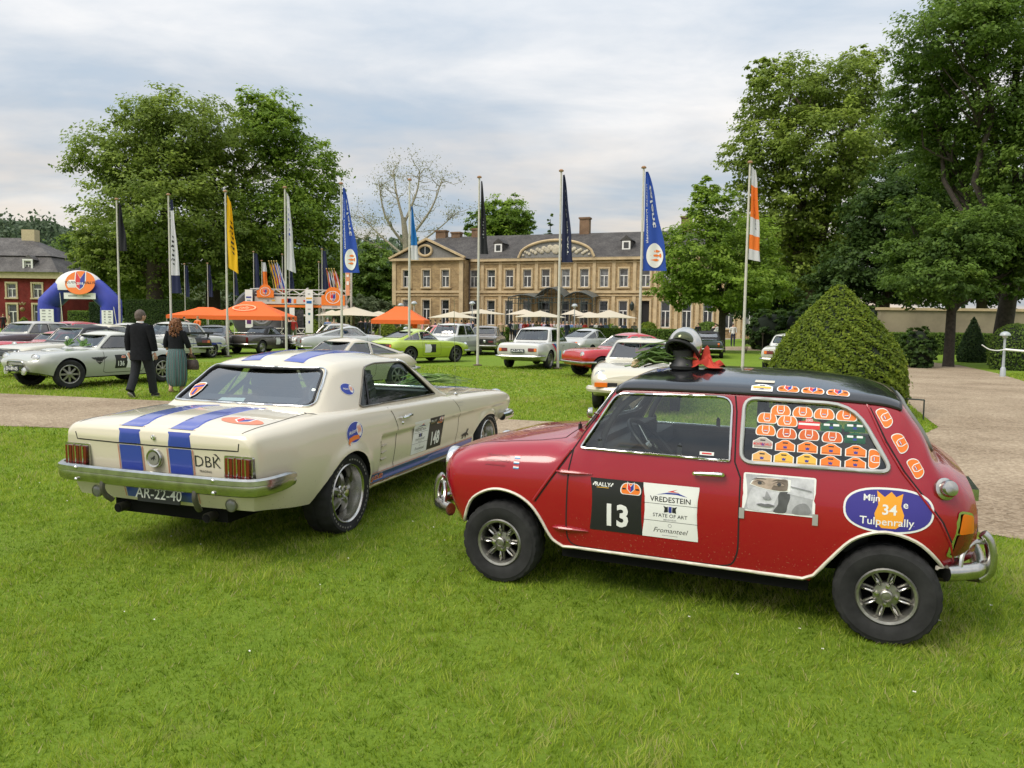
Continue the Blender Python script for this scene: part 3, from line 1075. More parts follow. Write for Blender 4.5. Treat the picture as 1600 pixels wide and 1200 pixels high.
def px_poly(pts,step=0.25,wob=0.03,seed=1):
 """ground polygon from photo pixels, with a slightly ragged edge"""
 P = [gpt(x,y) for x,y in pts]
 P = resample(P,step,True)
 return [(p.x + wob * mnoise.noise((p.x * 3,p.y * 3,seed)),p.y + wob * mnoise.noise((p.x * 3,p.y * 3,seed + 9))) for p in P]
road_px = [(-420,628),(0,666),(100,669),(800,733),(1200,783),(1470,823),(1600,845),(2000,905),(2600,900),(2100,640),(1600,596),(1560,584),(1500,571),(1452,566),(1440,559),(1395,549),(1378,540),(1340,538),(1335,548),(1360,575),(1395,610),(1430,640),(1466,668),(1450,676),(1400,683),(1250,678),(1000,667),(820,657),(520,640),(265,627),(0,615),(-420,597)]
ROAD = px_poly(road_px)
b = MB(); v,f = tri2d(ROAD); b.add([(x,y,0.006) for x,y in v],f)
props(b.build('gravel_road',GRAVEL,None,False),'pale brown gravel road across the lawn',kind='structure')
PATH = px_poly([(1130,541.5),(1240,541.5),(1400,543),(1400,549),(1240,548.5),(1130,547.5)],0.6)
b = MB(); v,f = tri2d(PATH); b.add([(x,y,0.005) for x,y in v],f)
props(b.build('gravel_path',GRAVEL,None,False),'narrow gravel path beyond the lawn',kind='structure')
# terrace in front of the house
TERR = [(gpt(x,y).x,gpt(x,y).y) for x,y in ((560,533),(1060,535))]
b = MB(); b.add([(TERR[0][0] - 10,TERR[0][1] + 3,.008),(TERR[1][0] + 2,TERR[1][1] + 3,.008),(28,92,.008),(-24,108,.008)],[(0,1,2,3)])
props(b.build('terrace',mat('terrace paving',(.33,.29,.23),.9,vary=.2,vscale=1.5),None,False),'paved terrace before the chateau',kind='structure')
def tri_mesh(name,co,tris,mats,tint=None,parent=None,smooth=False):
 """fast mesh from numpy arrays"""
 me = bpy.data.meshes.new(name)
 nv,nf,k = len(co),len(tris),tris.shape[1]
 me.vertices.add(nv); me.vertices.foreach_set('co',np.ascontiguousarray(co,dtype=np.float32).ravel())
 me.loops.add(nf * k); me.loops.foreach_set('vertex_index',np.ascontiguousarray(tris,dtype=np.int32).ravel())
 me.polygons.add(nf); me.polygons.foreach_set('loop_start',np.arange(0,nf * k,k,dtype=np.int32))
 me.polygons.foreach_set('loop_total',np.full(nf,k,dtype=np.int32))
 if tint is not None:
  at = me.attributes.new('tint','FLOAT','POINT'); at.data.foreach_set('value',np.ascontiguousarray(tint,dtype=np.float32))
 me.update(calc_edges=True)
 for m in (mats if isinstance(mats,list) else [mats]): me.materials.append(m)
 o = bpy.data.objects.new(name,me); COL.objects.link(o)
 if parent: o.parent = parent
 return o
def tint_mat(name,stops,rough=0.6,trans=0.3,spec=0.3):
 if name in MATS: return MATS[name]
 m = bpy.data.materials.new(name); m.use_nodes = True
 nt = m.node_tree; L = nt.links
 b = nt.nodes['Principled BSDF']; b.inputs['Roughness'].default_value = rough; b.inputs['Specular IOR Level'].default_value = spec
 a = _mnode(nt,'ShaderNodeAttribute',attribute_name='tint')
 r = _mnode(nt,'ShaderNodeValToRGB'); e = r.color_ramp.elements
 e[0].position,e[0].color = stops[0][0],(*stops[0][1],1); e[1].position,e[1].color = stops[-1][0],(*stops[-1][1],1)
 for p,c in stops[1:-1]:
  q = e.new(p); q.color = (*c,1)
 L.new(a.outputs['Fac'],r.inputs[0]); L.new(r.outputs[0],b.inputs['Base Color'])
 if trans:
  t = _mnode(nt,'ShaderNodeBsdfTranslucent'); L.new(r.outputs[0],t.inputs[0])
  x = _mnode(nt,'ShaderNodeMixShader'); x.inputs[0].default_value = trans
  L.new(b.outputs[0],x.inputs[1]); L.new(t.outputs[0],x.inputs[2]); L.new(x.outputs[0],nt.nodes['Material Output'].inputs[0])
 MATS[name] = m
 return m
GRASSM = tint_mat('grass blades',[(0.0,(0.10,0.18,0.010)),(0.45,(0.265,0.375,0.028)),(0.8,(0.43,0.52,0.065)),(0.92,(0.42,0.43,0.13)),(1.0,(0.52,0.44,0.24))],0.6,0.5,0.2)
def in_poly_np(x,y,poly):
 P = np.array(poly); c = np.zeros(len(x),bool); j = len(P) - 1
 for i in range(len(P)):
  xi,yi = P[i]; xj,yj = P[j]
  with np.errstate(divide='ignore',invalid='ignore'):
   c ^= ((yi > y) != (yj > y)) & (x < (xj - xi) * (y - yi) / (yj - yi + 1e-12) + xi)
  j = i
 return c
def make_grass():
 rng = np.random.default_rng(3)
 parts = []
 for d0,d1,dens,h,w in ((2.0,4.0,7800,.038,.0055),(4.0,6.5,5200,.038,.0072),(6.5,10,2600,.045,.011),(10,16,1000,.046,.018),(16,27,300,.05,.034)):
  half = lambda d: d * 0.72 + 2.3
  A = (half(d1) * 2) * (d1 - d0)
  n = int(A * dens)
  x = rng.uniform(-half(d1),half(d1),n); y = rng.uniform(d0,d1,n)
  ok = np.abs(x) < half(y)
  ok &= ~in_poly_np(x,y,ROAD)
  x,y = x[ok],y[ok]; n = len(x)
  parts.append((x,y,np.full(n,h),np.full(n,w)))
 x = np.concatenate([p[0] for p in parts]); y = np.concatenate([p[1] for p in parts])
 h = np.concatenate([p[2] for p in parts]); w = np.concatenate([p[3] for p in parts])
 n = len(x)
 # patches of longer and shorter, greener and drier grass
 def patch(sc,ph):
  return (np.sin(x * sc + ph) * np.cos(y * sc * 1.2 + ph * 2) + np.sin((x + y) * sc * .63 + ph * 3) + np.sin((x * 1.7 - y) * sc * 1.9 + ph)) / 3
 p1,p2,p3 = patch(1.3,.7),patch(3.9,2.1),patch(11.0,4.0)
 cs = .085
 ix,iy = np.floor(x / cs + .35 * np.sin(y * 31)).astype(int),np.floor(y / cs + .35 * np.sin(x * 27)).astype(int)
 hsh = lambda k: np.modf(np.abs(np.sin(ix * 12.9898 + iy * 78.233 + k * 37.7) * 43758.5453))[0]
 q1,q2,q3 = hsh(1),hsh(2),hsh(3)
 h = h * (.55 + .85 * q1) * np.clip(.75 + .35 * p1 + .30 * p2 + .25 * p3,.25,1.5) * rng.uniform(.45,1.25,n)
 az = q2 * 6.283 + rng.normal(0,.9,n); lean = rng.uniform(.1,1.25,n) * h
 fx,fy = np.cos(az),np.sin(az)
 az2 = rng.uniform(0,np.pi,n)
 bx,by = np.cos(az2) * w / 2,np.sin(az2) * w / 2
 co = np.empty((n,3,3))
 co[:,0] = np.stack([x - bx,y - by,np.full(n,-.002)],1)
 co[:,1] = np.stack([x + bx,y + by,np.full(n,-.002)],1)
 co[:,2] = np.stack([x + fx * lean,y + fy * lean,h],1)
 tint = np.clip(.50 + .20 * p1 + .20 * p2 + .12 * p3 + rng.normal(0,.20,n) + .34 * (q3 - .5),0,.9)
 dry = rng.uniform(0,1,n) < (.06 + .22 * np.clip(p2 + p1 - .25,0,1))
 tint[dry] = rng.uniform(.88,1.0,dry.sum())
 o = tri_mesh('grass',co.reshape(-1,3),np.arange(n * 3).reshape(-1,3),GRASSM,np.repeat(tint,3))
 props(o,'short green grass of the lawn with a few dry blades','grass',kind='stuff')
 # daisies and dandelion clocks
 k = 45
 qx = rng.uniform(-4.5,5.5,k * 3); qy = rng.uniform(3.0,9.5,k * 3)
 ok = (~in_poly_np(qx,qy,ROAD)) & (np.abs(qx) < qy * .72); qx,qy = qx[ok][:k],qy[ok][:k]
 b = MB()
 for a,c in zip(qx,qy):
  z = rng.uniform(.035,.06)
  r = rng.uniform(.005,.008)
  b.add([(a + r * cos(t),c + r * sin(t),z + .002 * cos(3 * t)) for t in np.linspace(0,2 * pi,7)[:-1]],[(0,1,2,3,4,5)])
 props(b.build('daisies',mat('daisy white',(.72,.70,.62),.7),None,False),'tiny white daisies scattered through the lawn','flowers',kind='stuff')
make_grass()
# ------------------------------------------------------------------ buildings
def brick_mat(name,c1,c2,mortar,scale,rough=.9,bumpy=.4,squash=None,mortar_size=.03,bw=.5,rh=.25):
 if name in MATS: return MATS[name]
 m = bpy.data.materials.new(name); m.use_nodes = True
 nt = m.node_tree; L = nt.links
 b = nt.nodes['Principled BSDF']; b.inputs['Roughness'].default_value = rough; b.inputs['Specular IOR Level'].default_value = .2
 t = _mnode(nt,'ShaderNodeTexCoord')
 sx = _mnode(nt,'ShaderNodeSeparateXYZ'); L.new(t.outputs['Object'],sx.inputs[0])
 ad = _mnode(nt,'ShaderNodeMath',operation='ADD'); L.new(sx.outputs[0],ad.inputs[0]); L.new(sx.outputs[1],ad.inputs[1])
 cb = _mnode(nt,'ShaderNodeCombineXYZ'); L.new(ad.outputs[0],cb.inputs[0]); L.new(sx.outputs[2],cb.inputs[1])
 br = _mnode(nt,'ShaderNodeTexBrick'); br.inputs['Scale'].default_value = scale
 br.inputs['Color1'].default_value = (*c1,1); br.inputs['Color2'].default_value = (*c2,1); br.inputs['Mortar'].default_value = (*mortar,1)
 br.inputs['Mortar Size'].default_value = mortar_size; br.inputs['Brick Width'].default_value = bw; br.inputs['Row Height'].default_value = rh
 L.new(cb.outputs[0],br.inputs['Vector'])
 n = _mnode(nt,'ShaderNodeTexNoise'); n.inputs['Scale'].default_value = .8; n.inputs['Detail'].default_value = 8; n.inputs['Roughness'].default_value = .65
 L.new(t.outputs['Object'],n.inputs['Vector'])
 r = _mnode(nt,'ShaderNodeValToRGB'); r.color_ramp.elements[0].position = .3; r.color_ramp.elements[0].color = (.55,.52,.50,1); r.color_ramp.elements[1].position = .7; r.color_ramp.elements[1].color = (1.15,1.12,1.05,1)
 L.new(n.outputs['Fac'],r.inputs[0])
 x = _mnode(nt,'ShaderNodeMix',data_type='RGBA',blend_type='MULTIPLY'); x.inputs[0].default_value = 1.0
 L.new(br.outputs['Color'],x.inputs[6]); L.new(r.outputs[0],x.inputs[7]); L.new(x.outputs[2],b.inputs['Base Color'])
 bp = _mnode(nt,'ShaderNodeBump'); bp.inputs['Strength'].default_value = bumpy; bp.inputs['Distance'].default_value = .02
 L.new(br.outputs['Fac'],bp.inputs['Height']); bp.invert = True; L.new(bp.outputs[0],b.inputs['Normal'])
 MATS[name] = m
 return m
STONE = brick_mat('tan rubble stone',(.48,.35,.185),(.32,.23,.125),(.40,.31,.195),1.6,mortar_size=.035,bw=.55,rh=.30)
ASHLAR = mat('dressed tan stone',(.50,.385,.23),.9,vary=.18,vscale=1.2,bump=.15,bscale=8)
SLATE = brick_mat('slate roof',(.075,.072,.073),(.115,.108,.105),(.05,.05,.05),3.0,.7,.3,mortar_size=.02,bw=.4,rh=.28)
SLATE2 = brick_mat('dark slate roof',(.11,.105,.108),(.16,.152,.15),(.07,.07,.07),2.6,.7,.3,mortar_size=.02,bw=.4,rh=.28)
WINWHITE = mat('white joinery',(.74,.73,.70),.5)
WINGLASS = mat('dark window glass',(.030,.034,.038),.06,spec=.9,vary=.6,vscale=.7)
WINTONES = [WINGLASS,mat('curtained window glass',(.13,.135,.14),.10,spec=.9,vary=.7,vscale=1.6),WINGLASS,mat('half curtained window glass',(.07,.075,.08),.08,spec=.9,vary=.8,vscale=1.1)]
REDBRICK = brick_mat('dark red brick',(.22,.030,.026),(.17,.022,.022),(.20,.07,.06),5.0,mortar_size=.015)
IRON = mat('dark green iron',(.018,.030,.026),.5)
CHIM = brick_mat('chimney brick',(.25,.15,.09),(.20,.115,.075),(.25,.2,.15),6.0)
def window(root,x,z0,z1,w,y,arched=False,surround=ASHLAR,panes=(2,3),dark=False):
 """casement in a reveal: window > pane, surround"""
 f = MB(); t = .09; yy = y + .16
 f.box((x,yy,z0 + t / 2),(w,.10,t)); f.box((x,yy,z1 - t / 2),(w,.10,t))
 for sx in (-1,1): f.box((x + sx * (w - t) / 2,yy,(z0 + z1) / 2),(t,.10,z1 - z0 - 2 * t))
 zt = z0 + (z1 - z0) * .62
 f.box((x,yy - .01,zt),(w - 2 * t,.09,.10))
 f.box((x,yy - .01,(z0 + t + zt - .05) / 2),(.10,.09,zt - z0 - t - .05))
 o = f.build('window',WINWHITE,root,False)
 p = MB(); p.box((x,yy + .05,(z0 + z1) / 2),(w - .06,.02,z1 - z0 - .06)); p.build('pane',WINTONES[int(abs(x * 7.3 + z0 * 3.1)) % 4],o,False)
 s = MB(); k = .20
 for sx in (-1,1): s.box((x + sx * (w / 2 + k / 2),y - .03,(z0 + z1) / 2),(k,.12,z1 - z0))
 s.box((x,y - .035,z1 + k / 2),(w + 2 * k,.13,k)); s.box((x,y - .06,z0 - .09),(w + 2 * k + .1,.22,.18))
 s.build('surround',surround,o,False)
 c = MB()   # curtains glimpsed behind the glass
 return o
def wall_with_holes(name,root,x0,x1,z0,z1,y,holes,m,thick=.45):
 """front wall with real openings"""
 outer = [(x0,z0),(x1,z0),(x1,z1),(x0,z1)]
 v,f = tri2d(outer,holes)
 b = MB(); n = len(v)
 b.add([(a,y,c) for a,c in v] + [(a,y + thick,c) for a,c in v],[t[::-1] if (v[t[1]][0] - v[t[0]][0]) * (v[t[2]][1] - v[t[0]][1]) - (v[t[2]][0] - v[t[0]][0]) * (v[t[1]][1] - v[t[0]][1]) < 0 else t for t in f])
 for h in holes:
  q = [(a,y,c) for a,c in h] + [(a,y + thick,c) for a,c in h]; k = len(h)
  b.add(q,[(i,(i + 1) % k,k + (i + 1) % k,k + i) for i in range(k)])
 return b.build(name,m,root,False)
def rect(x,z0,z1,w): return [(x - w / 2,z0),(x + w / 2,z0),(x + w / 2,z1),(x - w / 2,z1)]
def chateau():
 A = R(20); O = Vector((0,100,0))
 u = Vector((cos(A),-sin(A),0))
 root = empty('chateau',O,-A)
 props(root,'long two-storey tan stone chateau with slate roof and curved central pediment','chateau')
 def S(px,yloc=0.0):
  d = (px - 800) / FPX
  oy = O.y + yloc * cos(A); ox = O.x + yloc * sin(A)
  return (d * oy - ox) / (u.x - d * u.y)
 xw0,xw1,x1 = S(613,-2),S(722,-2),S(1200)
 Zc,Zr,dep = 9.65,13.4,12.0
 up = [S(p) for p in (738.7,765.7,793.9,821.6,850,881,910,940.5,971,1005,1037,1070,1103,1136,1168)]
 lo = list(up)
 W = 1.10
 holes = [rect(x,6.05,8.30,W) for x in up] + [rect(x,1.15,4.35,W) for i,x in enumerate(lo)]
 wall_with_holes('front_wall',root,xw1,x1,0,Zc,0,holes,STONE)
 for x in up: window(root,x,6.05,8.30,W,0)
 for i,x in enumerate(lo):
  if i == 9:      # the tall dark doorway
   b = MB(); b.box((x,.3,2.4),(W,.08,3.8)); b.build('door',mat('dark doorway',(.012,.010,.010),.8),root,False)
   b = MB(); b.box((x,-.02,.55),(W + .5,.7,1.1)); b.build('door_step',ASHLAR,root,False)
   s = MB()
   for sx in (-1,1): s.box((x + sx * (W / 2 + .12),-.04,2.7),(.24,.14,3.4))
   s.box((x,-.04,4.5),(W + .48,.14,.25)); s.build('door_surround',ASHLAR,root,False)
  else: window(root,x,1.15,4.35,W,0)
 # wing
 uw = [S(p,-2) for p in (634.5,665,694.5)]
 holes = [rect(x,6.0,8.25,W) for x in uw] + [rect(x,1.15,4.35,W) for x in uw]
 wall_with_holes('wing_front_wall',root,xw0,xw1,0,Zc - .1,-2.0,holes,STONE)
 for x in uw: window(root,x,6.0,8.25,W,-2.0); window(root,x,1.15,4.35,W,-2.0)
 b = MB(); b.box(((xw0 + xw1) / 2,dep / 2,Zc / 2 - .1),(xw1 - xw0 - .1,dep - .2,Zc - .3)); b.box((xw0 + .22,dep / 2 - 1,Zc / 2 - .05),(.44,dep + 1.0,Zc - .1)); b.box((xw1 - .22,-.78,Zc / 2 - .05),(.44,1.54,Zc - .1))
 b.build('side_wall',STONE,root,False)
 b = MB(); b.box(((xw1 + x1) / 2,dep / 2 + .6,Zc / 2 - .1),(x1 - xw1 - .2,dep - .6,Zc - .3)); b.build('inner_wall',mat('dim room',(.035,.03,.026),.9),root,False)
 # bands, pilasters, cornices
 def trim(name,boxes):
  for c,d in boxes:
   b = MB(); b.box(c,d); b.build(name,ASHLAR,root,False)
 mx_,L = (xw1 + x1) / 2,x1 - xw1
 trim('string_course',[((mx_,-.05,5.45),(L,.14,.30)),((mx_,-.06,5.0),(L,.12,.12)),(((xw0 + xw1) / 2,-2.05,5.40),(xw1 - xw0,.14,.30)),(((xw0 + xw1) / 2,-2.06,4.95),(xw1 - xw0,.12,.12))])
 trim('cornice',[((mx_ + .2,-.18,Zc - .12),(L - .1,.50,.34)),(((xw0 + xw1) / 2,-2.2,Zc - .05),(xw1 - xw0 + .5,.55,.32)),((mx_,-.06,Zc - .55),(L,.12,.14))])
 pil = [(up[i] + up[i + 1]) / 2 for i in range(len(up) - 1)]
 trim('pilaster',[((x,-.035,(Zc - .3 + 5.6) / 2),(.42,.10,Zc - .3 - 5.6)) for x in pil] + [((x,-.035,2.45),(.42,.10,4.9)) for x in pil[::1]])
 for x in (xw0 + .25,xw1 - .25): trim('quoin',[((x,-2.06,(Zc - .2) / 2),(.55,.16,Zc - .25))])
 b = MB(); b.tube([(xw1 + .12,-.14,.2),(xw1 + .12,-.14,Zc - .3)],.09,8); b.build('drain_pipe',mat('grey brown pipe',(.12,.09,.075),.6),root)
 # main roof
 b = MB(); e = .35; y0,y1,ym = -.45,dep + .4,dep / 2
 b.add([(xw1 - 3.2,y0,Zc),(x1 + e,y0,Zc),(x1 + e,y1,Zc),(xw0 - e,y1,Zc),(xw0 + 3.0,ym,Zr),(x1 - 5.0,ym,Zr),(xw0 - e,y0,Zc)],[(6,1,5,4),(1,2,5),(2,3,4,5),(3,6,4)])
 roof = b.build('roof',SLATE,root,False)
 # wing roof with triangular pediment
 zp = 12.25; xm = (xw0 + xw1) / 2; ped = 1.0
 b = MB(); b.add([(xw0 - .4,-2.4,Zc + .05),(xw1 + .4,-2.4,Zc + .05),(xm,-2.4,zp + .05),(xw0 - .4,4.5,Zc + .05),(xw1 + .4,4.5,Zc + .05),(xm,5.5,zp + .05)],[(0,2,5,3),(1,4,5,2)])
 b.build('wing_roof',SLATE,root,False)
 b = MB(); b.prism([(xw0 + .2,Zc + .1),(xw1 - .2,Zc + .1),(xm,zp - .35)],-2.12,-1.9,'xz')
 pedi = b.build('pediment',mat('grey pediment',(.20,.195,.185),.85,vary=.15),root,False)
 for a,c in (((xw0 - .35,Zc + .12),(xm,zp)),((xw1 + .35,Zc + .12),(xm,zp))):
  b = MB(); b.bar((a[0],-2.3,a[1]),(c[0],-2.3,c[1]),.5,.26); b.build('pediment_moulding',ASHLAR,pedi,False)
 ox = S(664,-2); oz = 10.75
 b = MB(); b.tube([(ox + .95 * cos(a),-2.2,oz + .68 * sin(a)) for a in np.linspace(0,2 * pi,29)[:-1]],.17,8,0,True); b.build('oval_surround',ASHLAR,pedi)
 b = MB(); b.disc((ox,-2.16,oz),.85,24,'y',0,.58); b.disc((ox,-2.165,oz),.85,24,'y',0,.58); b.bar((ox,-2.19,oz - .58),(ox,-2.19,oz + .58),.10,.05,1); b.build('oval_window',[WINGLASS,WINWHITE],pedi,False)
 # curved central pediment with relief
 cx_ = S(866); hw = (S(925) - S(808)) / 2
 arc = [(cx_ + hw * t,Zc + .05 + 2.15 * math.sqrt(max(0,1 - (abs(t)) ** 2.0)) * 1.0) for t in np.linspace(-1,1,25)]
 b = MB(); b.prism([(cx_ - hw,Zc - .02)] + arc[1:-1] + [(cx_ + hw,Zc - .02)],-.25,4.0,'xz'); cp = b.build('curved_pediment',mat('grey pediment',(.20,.195,.185),.85,vary=.15),root,False)
 b = MB(); b.tube([(a,-.34,z + .05) for a,z in arc],.17,8); b.build('arch_moulding',ASHLAR,cp)
 rng = np.random.default_rng(4)
 b = MB(); b.ball((cx_,-.30,Zc + 1.1),1.0,12,8,0,(.55,.12,.62))
 for sx in (-1,1):
  for i in range(15):
   t = .10 + .055 * i
   r = .30 * (1 - t * .75) + .06
   b.ball((cx_ + sx * hw * t,-.30,Zc + .45 + (1 - t) ** .8 * .85 + .22 * sin(i * 2.1)),1.0,8,6,0,(r * 1.1,.10,r))
 o = b.build('relief',mat('pale relief stone',(.48,.43,.33),.9,vary=.25,vscale=3),cp); o['kind'] = 'stuff'
 # dormers, chimneys
 for px in (770,970):
  x = S(px); b = MB(); z = 10.75; yb = 1.55
  b.box((x,yb + 1.0,z + .55),(1.25,2.2,1.15),mi=1); dm = b.build('dormer',[SLATE,SLATE],root,False)
  b = MB(); b.add([(x - .8,yb - .2,z + 1.1),(x + .8,yb - .2,z + 1.1),(x,yb - .2,z + 1.75),(x - .8,yb + 2.4,z + 1.1),(x + .8,yb + 2.4,z + 1.1),(x,yb + 2.4,z + 1.75)],[(0,1,2),(0,2,5,3),(1,4,5,2)]); b.build('dormer_roof',SLATE,dm,False)
  b = MB()
  for sx in (-1,1): b.box((x + sx * .42,yb - .14,z + .5),(.20,.1,1.05))
  b.box((x,yb - .14,z + .95),(.64,.1,.16)); b.box((x,yb - .14,z + .04),(1.04,.12,.14)); b.build('dormer_frame',WINWHITE,dm,False)
  b = MB(); b.box((x,yb - .11,z + .5),(.62,.02,.8)); b.build('dormer_pane',WINGLASS,dm,False)
 for px,zt,w in ((688,14.2,1.5),(711,13.9,1.3),(742,14.3,1.2),(909,15.3,1.3),(1066,15.0,1.3)):
  x = S(px,6); b = MB(); b.box((x,6.2,(zt + 11) / 2),(w,1.0,zt - 11)); b.box((x,6.2,zt + .05),(w + .22,1.2,.22)); b.build('chimney',CHIM,root,False)
 # iron and glass entrance canopy
 c0,c1 = S(795,-3),S(925,-3)
 can = empty('entrance_canopy',(0,0,0),0,root)
 cm = (c0 + c1) / 2; hw = (c1 - c0) / 2
 for k,(a,c,zt,rise) in enumerate(((c0,cm - hw * .32,4.6,.35),(cm - hw * .34,cm + hw * .34,4.7,1.1),(cm + hw * .32,c1,4.6,.7))):
  b = MB(); n = 14
  pts = [(a + (c - a) * i / n,zt + rise * sin(pi * i / n)) for i in range(n + 1)]
  b.add([(x,-3.6,z) for x,z in pts] + [(x,-.1,z + .35) for x,z in pts],[(i,i + 1,n + 2 + i,n + 1 + i) for i in range(n)]); b.build('canopy_roof',mat('weathered lead',(.10,.105,.095),.6,vary=.3),can)
  b = MB(); b.tube([(x,-3.6,z) for x,z in pts],.07,6)
  for i in range(0,n + 1,2): b.bar((pts[i][0],-3.6,zt - .7),(pts[i][0],-3.6,pts[i][1]),.05)
  b.bar((a,-3.6,zt - .7),(c,-3.6,zt - .7),.09)
  b.bar((a,-3.6,zt - .1),(c,-3.6,zt - .1),.09); b.build('canopy_frame',IRON,can,False)
 for x in np.linspace(c0,c1,9):
  b = MB(); b.bar((x,-3.6,0),(x,-3.6,4.6),.10); b.bar((x + .35,-3.6,0),(x + .35,-3.6,4.6),.06)
  for z in np.linspace(.6,4.2,7): b.bar((x,-3.6,z),(x + .35,-3.6,z + .25),.04)
  b.build('canopy_post',IRON,can,False)
 for px in (842,985):
  x = S(px,-.4); b = MB(); b.lathe([(.05,3.1),(.22,3.3),(.30,3.9),(.12,4.15),(.03,4.3)],8,'z',(x,-.5,0)); b.bar((x,-.5,4.2),(x,0,4.2),.05); b.build('wall_lantern',IRON,root)
 b = MB()
 for i in range(3): b.box((S(913,-4),-4.6 - .35 * i,.36 - .16 * i),(3.2,.4,.72 - .24 * i))
 b.build('steps',ASHLAR,root,False)
chateau()
def red_house():
 D = 92.0
 x1 = dpt(96,500,D).x; x0 = dpt(-120,500,D).x
 root = empty('red_house',((x0 + x1) / 2,D,0)); props(root,'dark red brick house with cream window surrounds and slate mansard roof','house')
 hw = (x1 - x0) / 2; Ze = 6.3
 X = lambda px: dpt(px,500,D).x - (x0 + x1) / 2
 CS = mat('cream stone',(.50,.42,.26),.85,vary=.12)
 ws = [X(p) for p in (-100,-60,-20,20,60)]
 holes = [rect(x,3.7,5.35,1.1) for x in ws] + [rect(x,.6,2.9,1.1) for x in ws]
 wall_with_holes('front_wall',root,-hw,hw,0,Ze,0,holes,REDBRICK)
 for x in ws:
  window(root,x,3.7,5.35,1.1,0,surround=CS); window(root,x,.6,2.9,1.1,0,surround=CS)
 b = MB(); b.box((0,5.2,Ze / 2),(hw * 2 - .1,9.4,Ze)); b.build('side_wall',REDBRICK,root,False)
 b = MB(); b.box((0,-.1,Ze + .05),(hw * 2 + .5,.6,.75)); b.build('cornice',CS,root,False)
 b = MB(); b.box((hw - .2,-.04,Ze / 2),(.5,.12,Ze)); b.build('quoin',CS,root,False)
 z2,z3 = 8.7,10.6
 def ring(e,z): return [(-hw - e,-.5 - e + (0),z),(hw + e,-.5 - e,z),(hw + e,10.4 + e,z),(-hw - e,10.4 + e,z)]
 b = MB(); r0,r1 = ring(.2,Ze + .4),ring(-1.9,z2)
 b.add(r0 + r1,[(0,1,5,4),(1,2,6,5),(2,3,7,6),(3,0,4,7)]); b.build('lower_roof',SLATE2,root,False)
 b = MB(); r1 = ring(-1.65,z2 + .02); r2 = [(-hw + 4.5,5,z3 + .6),(hw - 6.5,5,z3 + .6)]
 b.add(r1 + r2,[(0,1,5,4),(1,2,5),(2,3,4,5),(3,0,4)]); b.build('upper_roof',SLATE2,root,False)
 for px in (-20,48):
  x = X(px); b = MB(); b.box((x,.9,7.55),(1.15,1.6,1.25),mi=0); b.add([(x - .8,-.05,8.15),(x + .8,-.05,8.15),(x,-.05,8.75),(x - .8,2.2,8.15),(x + .8,2.2,8.15),(x,2.2,8.75)],[(0,1,2),(0,2,5,3),(1,4,5,2)])
  dm = b.build('dormer',SLATE2,root,False)
  window(dm,x,7.0,8.05,.8,-.14,surround=WINWHITE)
 b = MB(); b.box((X(12),5,11.4),(1.6,1.1,1.6)); b.build('chimney',CS,root,False)
 b = MB(); b.tube(spline([(X(35),-.5,3.1),(X(37.5),-.5,2.85),(X(40),-.5,3.1),(X(42.5),-.5,2.85),(X(45),-.5,3.1)],4),.09,6); b.ball((X(40),-.5,2.3),.28,8,6); b.build('wall_emblem',mat('old gold and black',(.22,.15,.06),.5),root)
red_house()
# park wall behind the drive
pw = dpt(1400,500,47).x
b = MB()
root = empty('park_wall',(pw + 9,46.5,0),R(-4)); props(root,'high cream plastered park wall behind the drive trees','wall')
b.box((0,0,1.3),(20,.45,2.6)); b.build('wall_face',mat('shade-darkened cream plaster',(.27,.23,.15),.9,vary=.25,vscale=.6),root,False)  # plaster colour darkened to hold the shade of the tree canopy
b = MB(); b.box((0,0,2.67),(20.2,.65,.16)); b.build('coping',ASHLAR,root,False)
# ------------------------------------------------------------------ plants
BARK = mat('bark',(.075,.058,.042),.95,vary=.4,vscale=8,bump=.6,bscale=18,stretch=(3,3,.6))
BARKD = mat('dark bark',(.045,.036,.028),.95,vary=.4,vscale=8)
BARKP = mat('pale plane bark',(.30,.27,.20),.9,vary=.3,vscale=5)
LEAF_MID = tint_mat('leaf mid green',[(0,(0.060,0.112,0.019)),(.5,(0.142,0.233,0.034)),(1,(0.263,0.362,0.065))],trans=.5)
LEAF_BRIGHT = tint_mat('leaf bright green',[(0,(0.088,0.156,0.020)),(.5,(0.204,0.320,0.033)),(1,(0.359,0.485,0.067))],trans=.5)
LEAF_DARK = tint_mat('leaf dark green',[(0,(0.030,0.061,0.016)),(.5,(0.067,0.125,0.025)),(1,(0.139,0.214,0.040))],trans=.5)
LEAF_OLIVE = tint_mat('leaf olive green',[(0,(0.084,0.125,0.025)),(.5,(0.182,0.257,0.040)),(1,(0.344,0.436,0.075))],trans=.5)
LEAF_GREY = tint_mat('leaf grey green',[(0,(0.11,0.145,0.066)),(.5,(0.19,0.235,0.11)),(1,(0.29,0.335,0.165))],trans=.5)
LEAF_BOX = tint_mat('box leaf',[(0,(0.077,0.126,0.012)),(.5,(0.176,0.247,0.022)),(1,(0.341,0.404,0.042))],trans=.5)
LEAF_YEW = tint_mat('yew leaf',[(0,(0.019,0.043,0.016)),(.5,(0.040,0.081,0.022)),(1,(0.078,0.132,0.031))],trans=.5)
def leaf_quads(c,nrm,size,rng,asp=.55):
 """rhombic leaves centred at c, facing nrm"""
 n = len(c)
 r = rng.normal(size=(n,3)); u = np.cross(nrm,r); u /= np.linalg.norm(u,axis=1,keepdims=True) + 1e-9
 v = np.cross(nrm,u); v /= np.linalg.norm(v,axis=1,keepdims=True) + 1e-9
 s = size[:,None]
 bend = nrm * s * .18
 co = np.stack([c - u * s,c - v * s * asp + bend,c + u * s,c + v * s * asp + bend],1)
 return co.reshape(-1,3),np.arange(n * 4).reshape(-1,4)
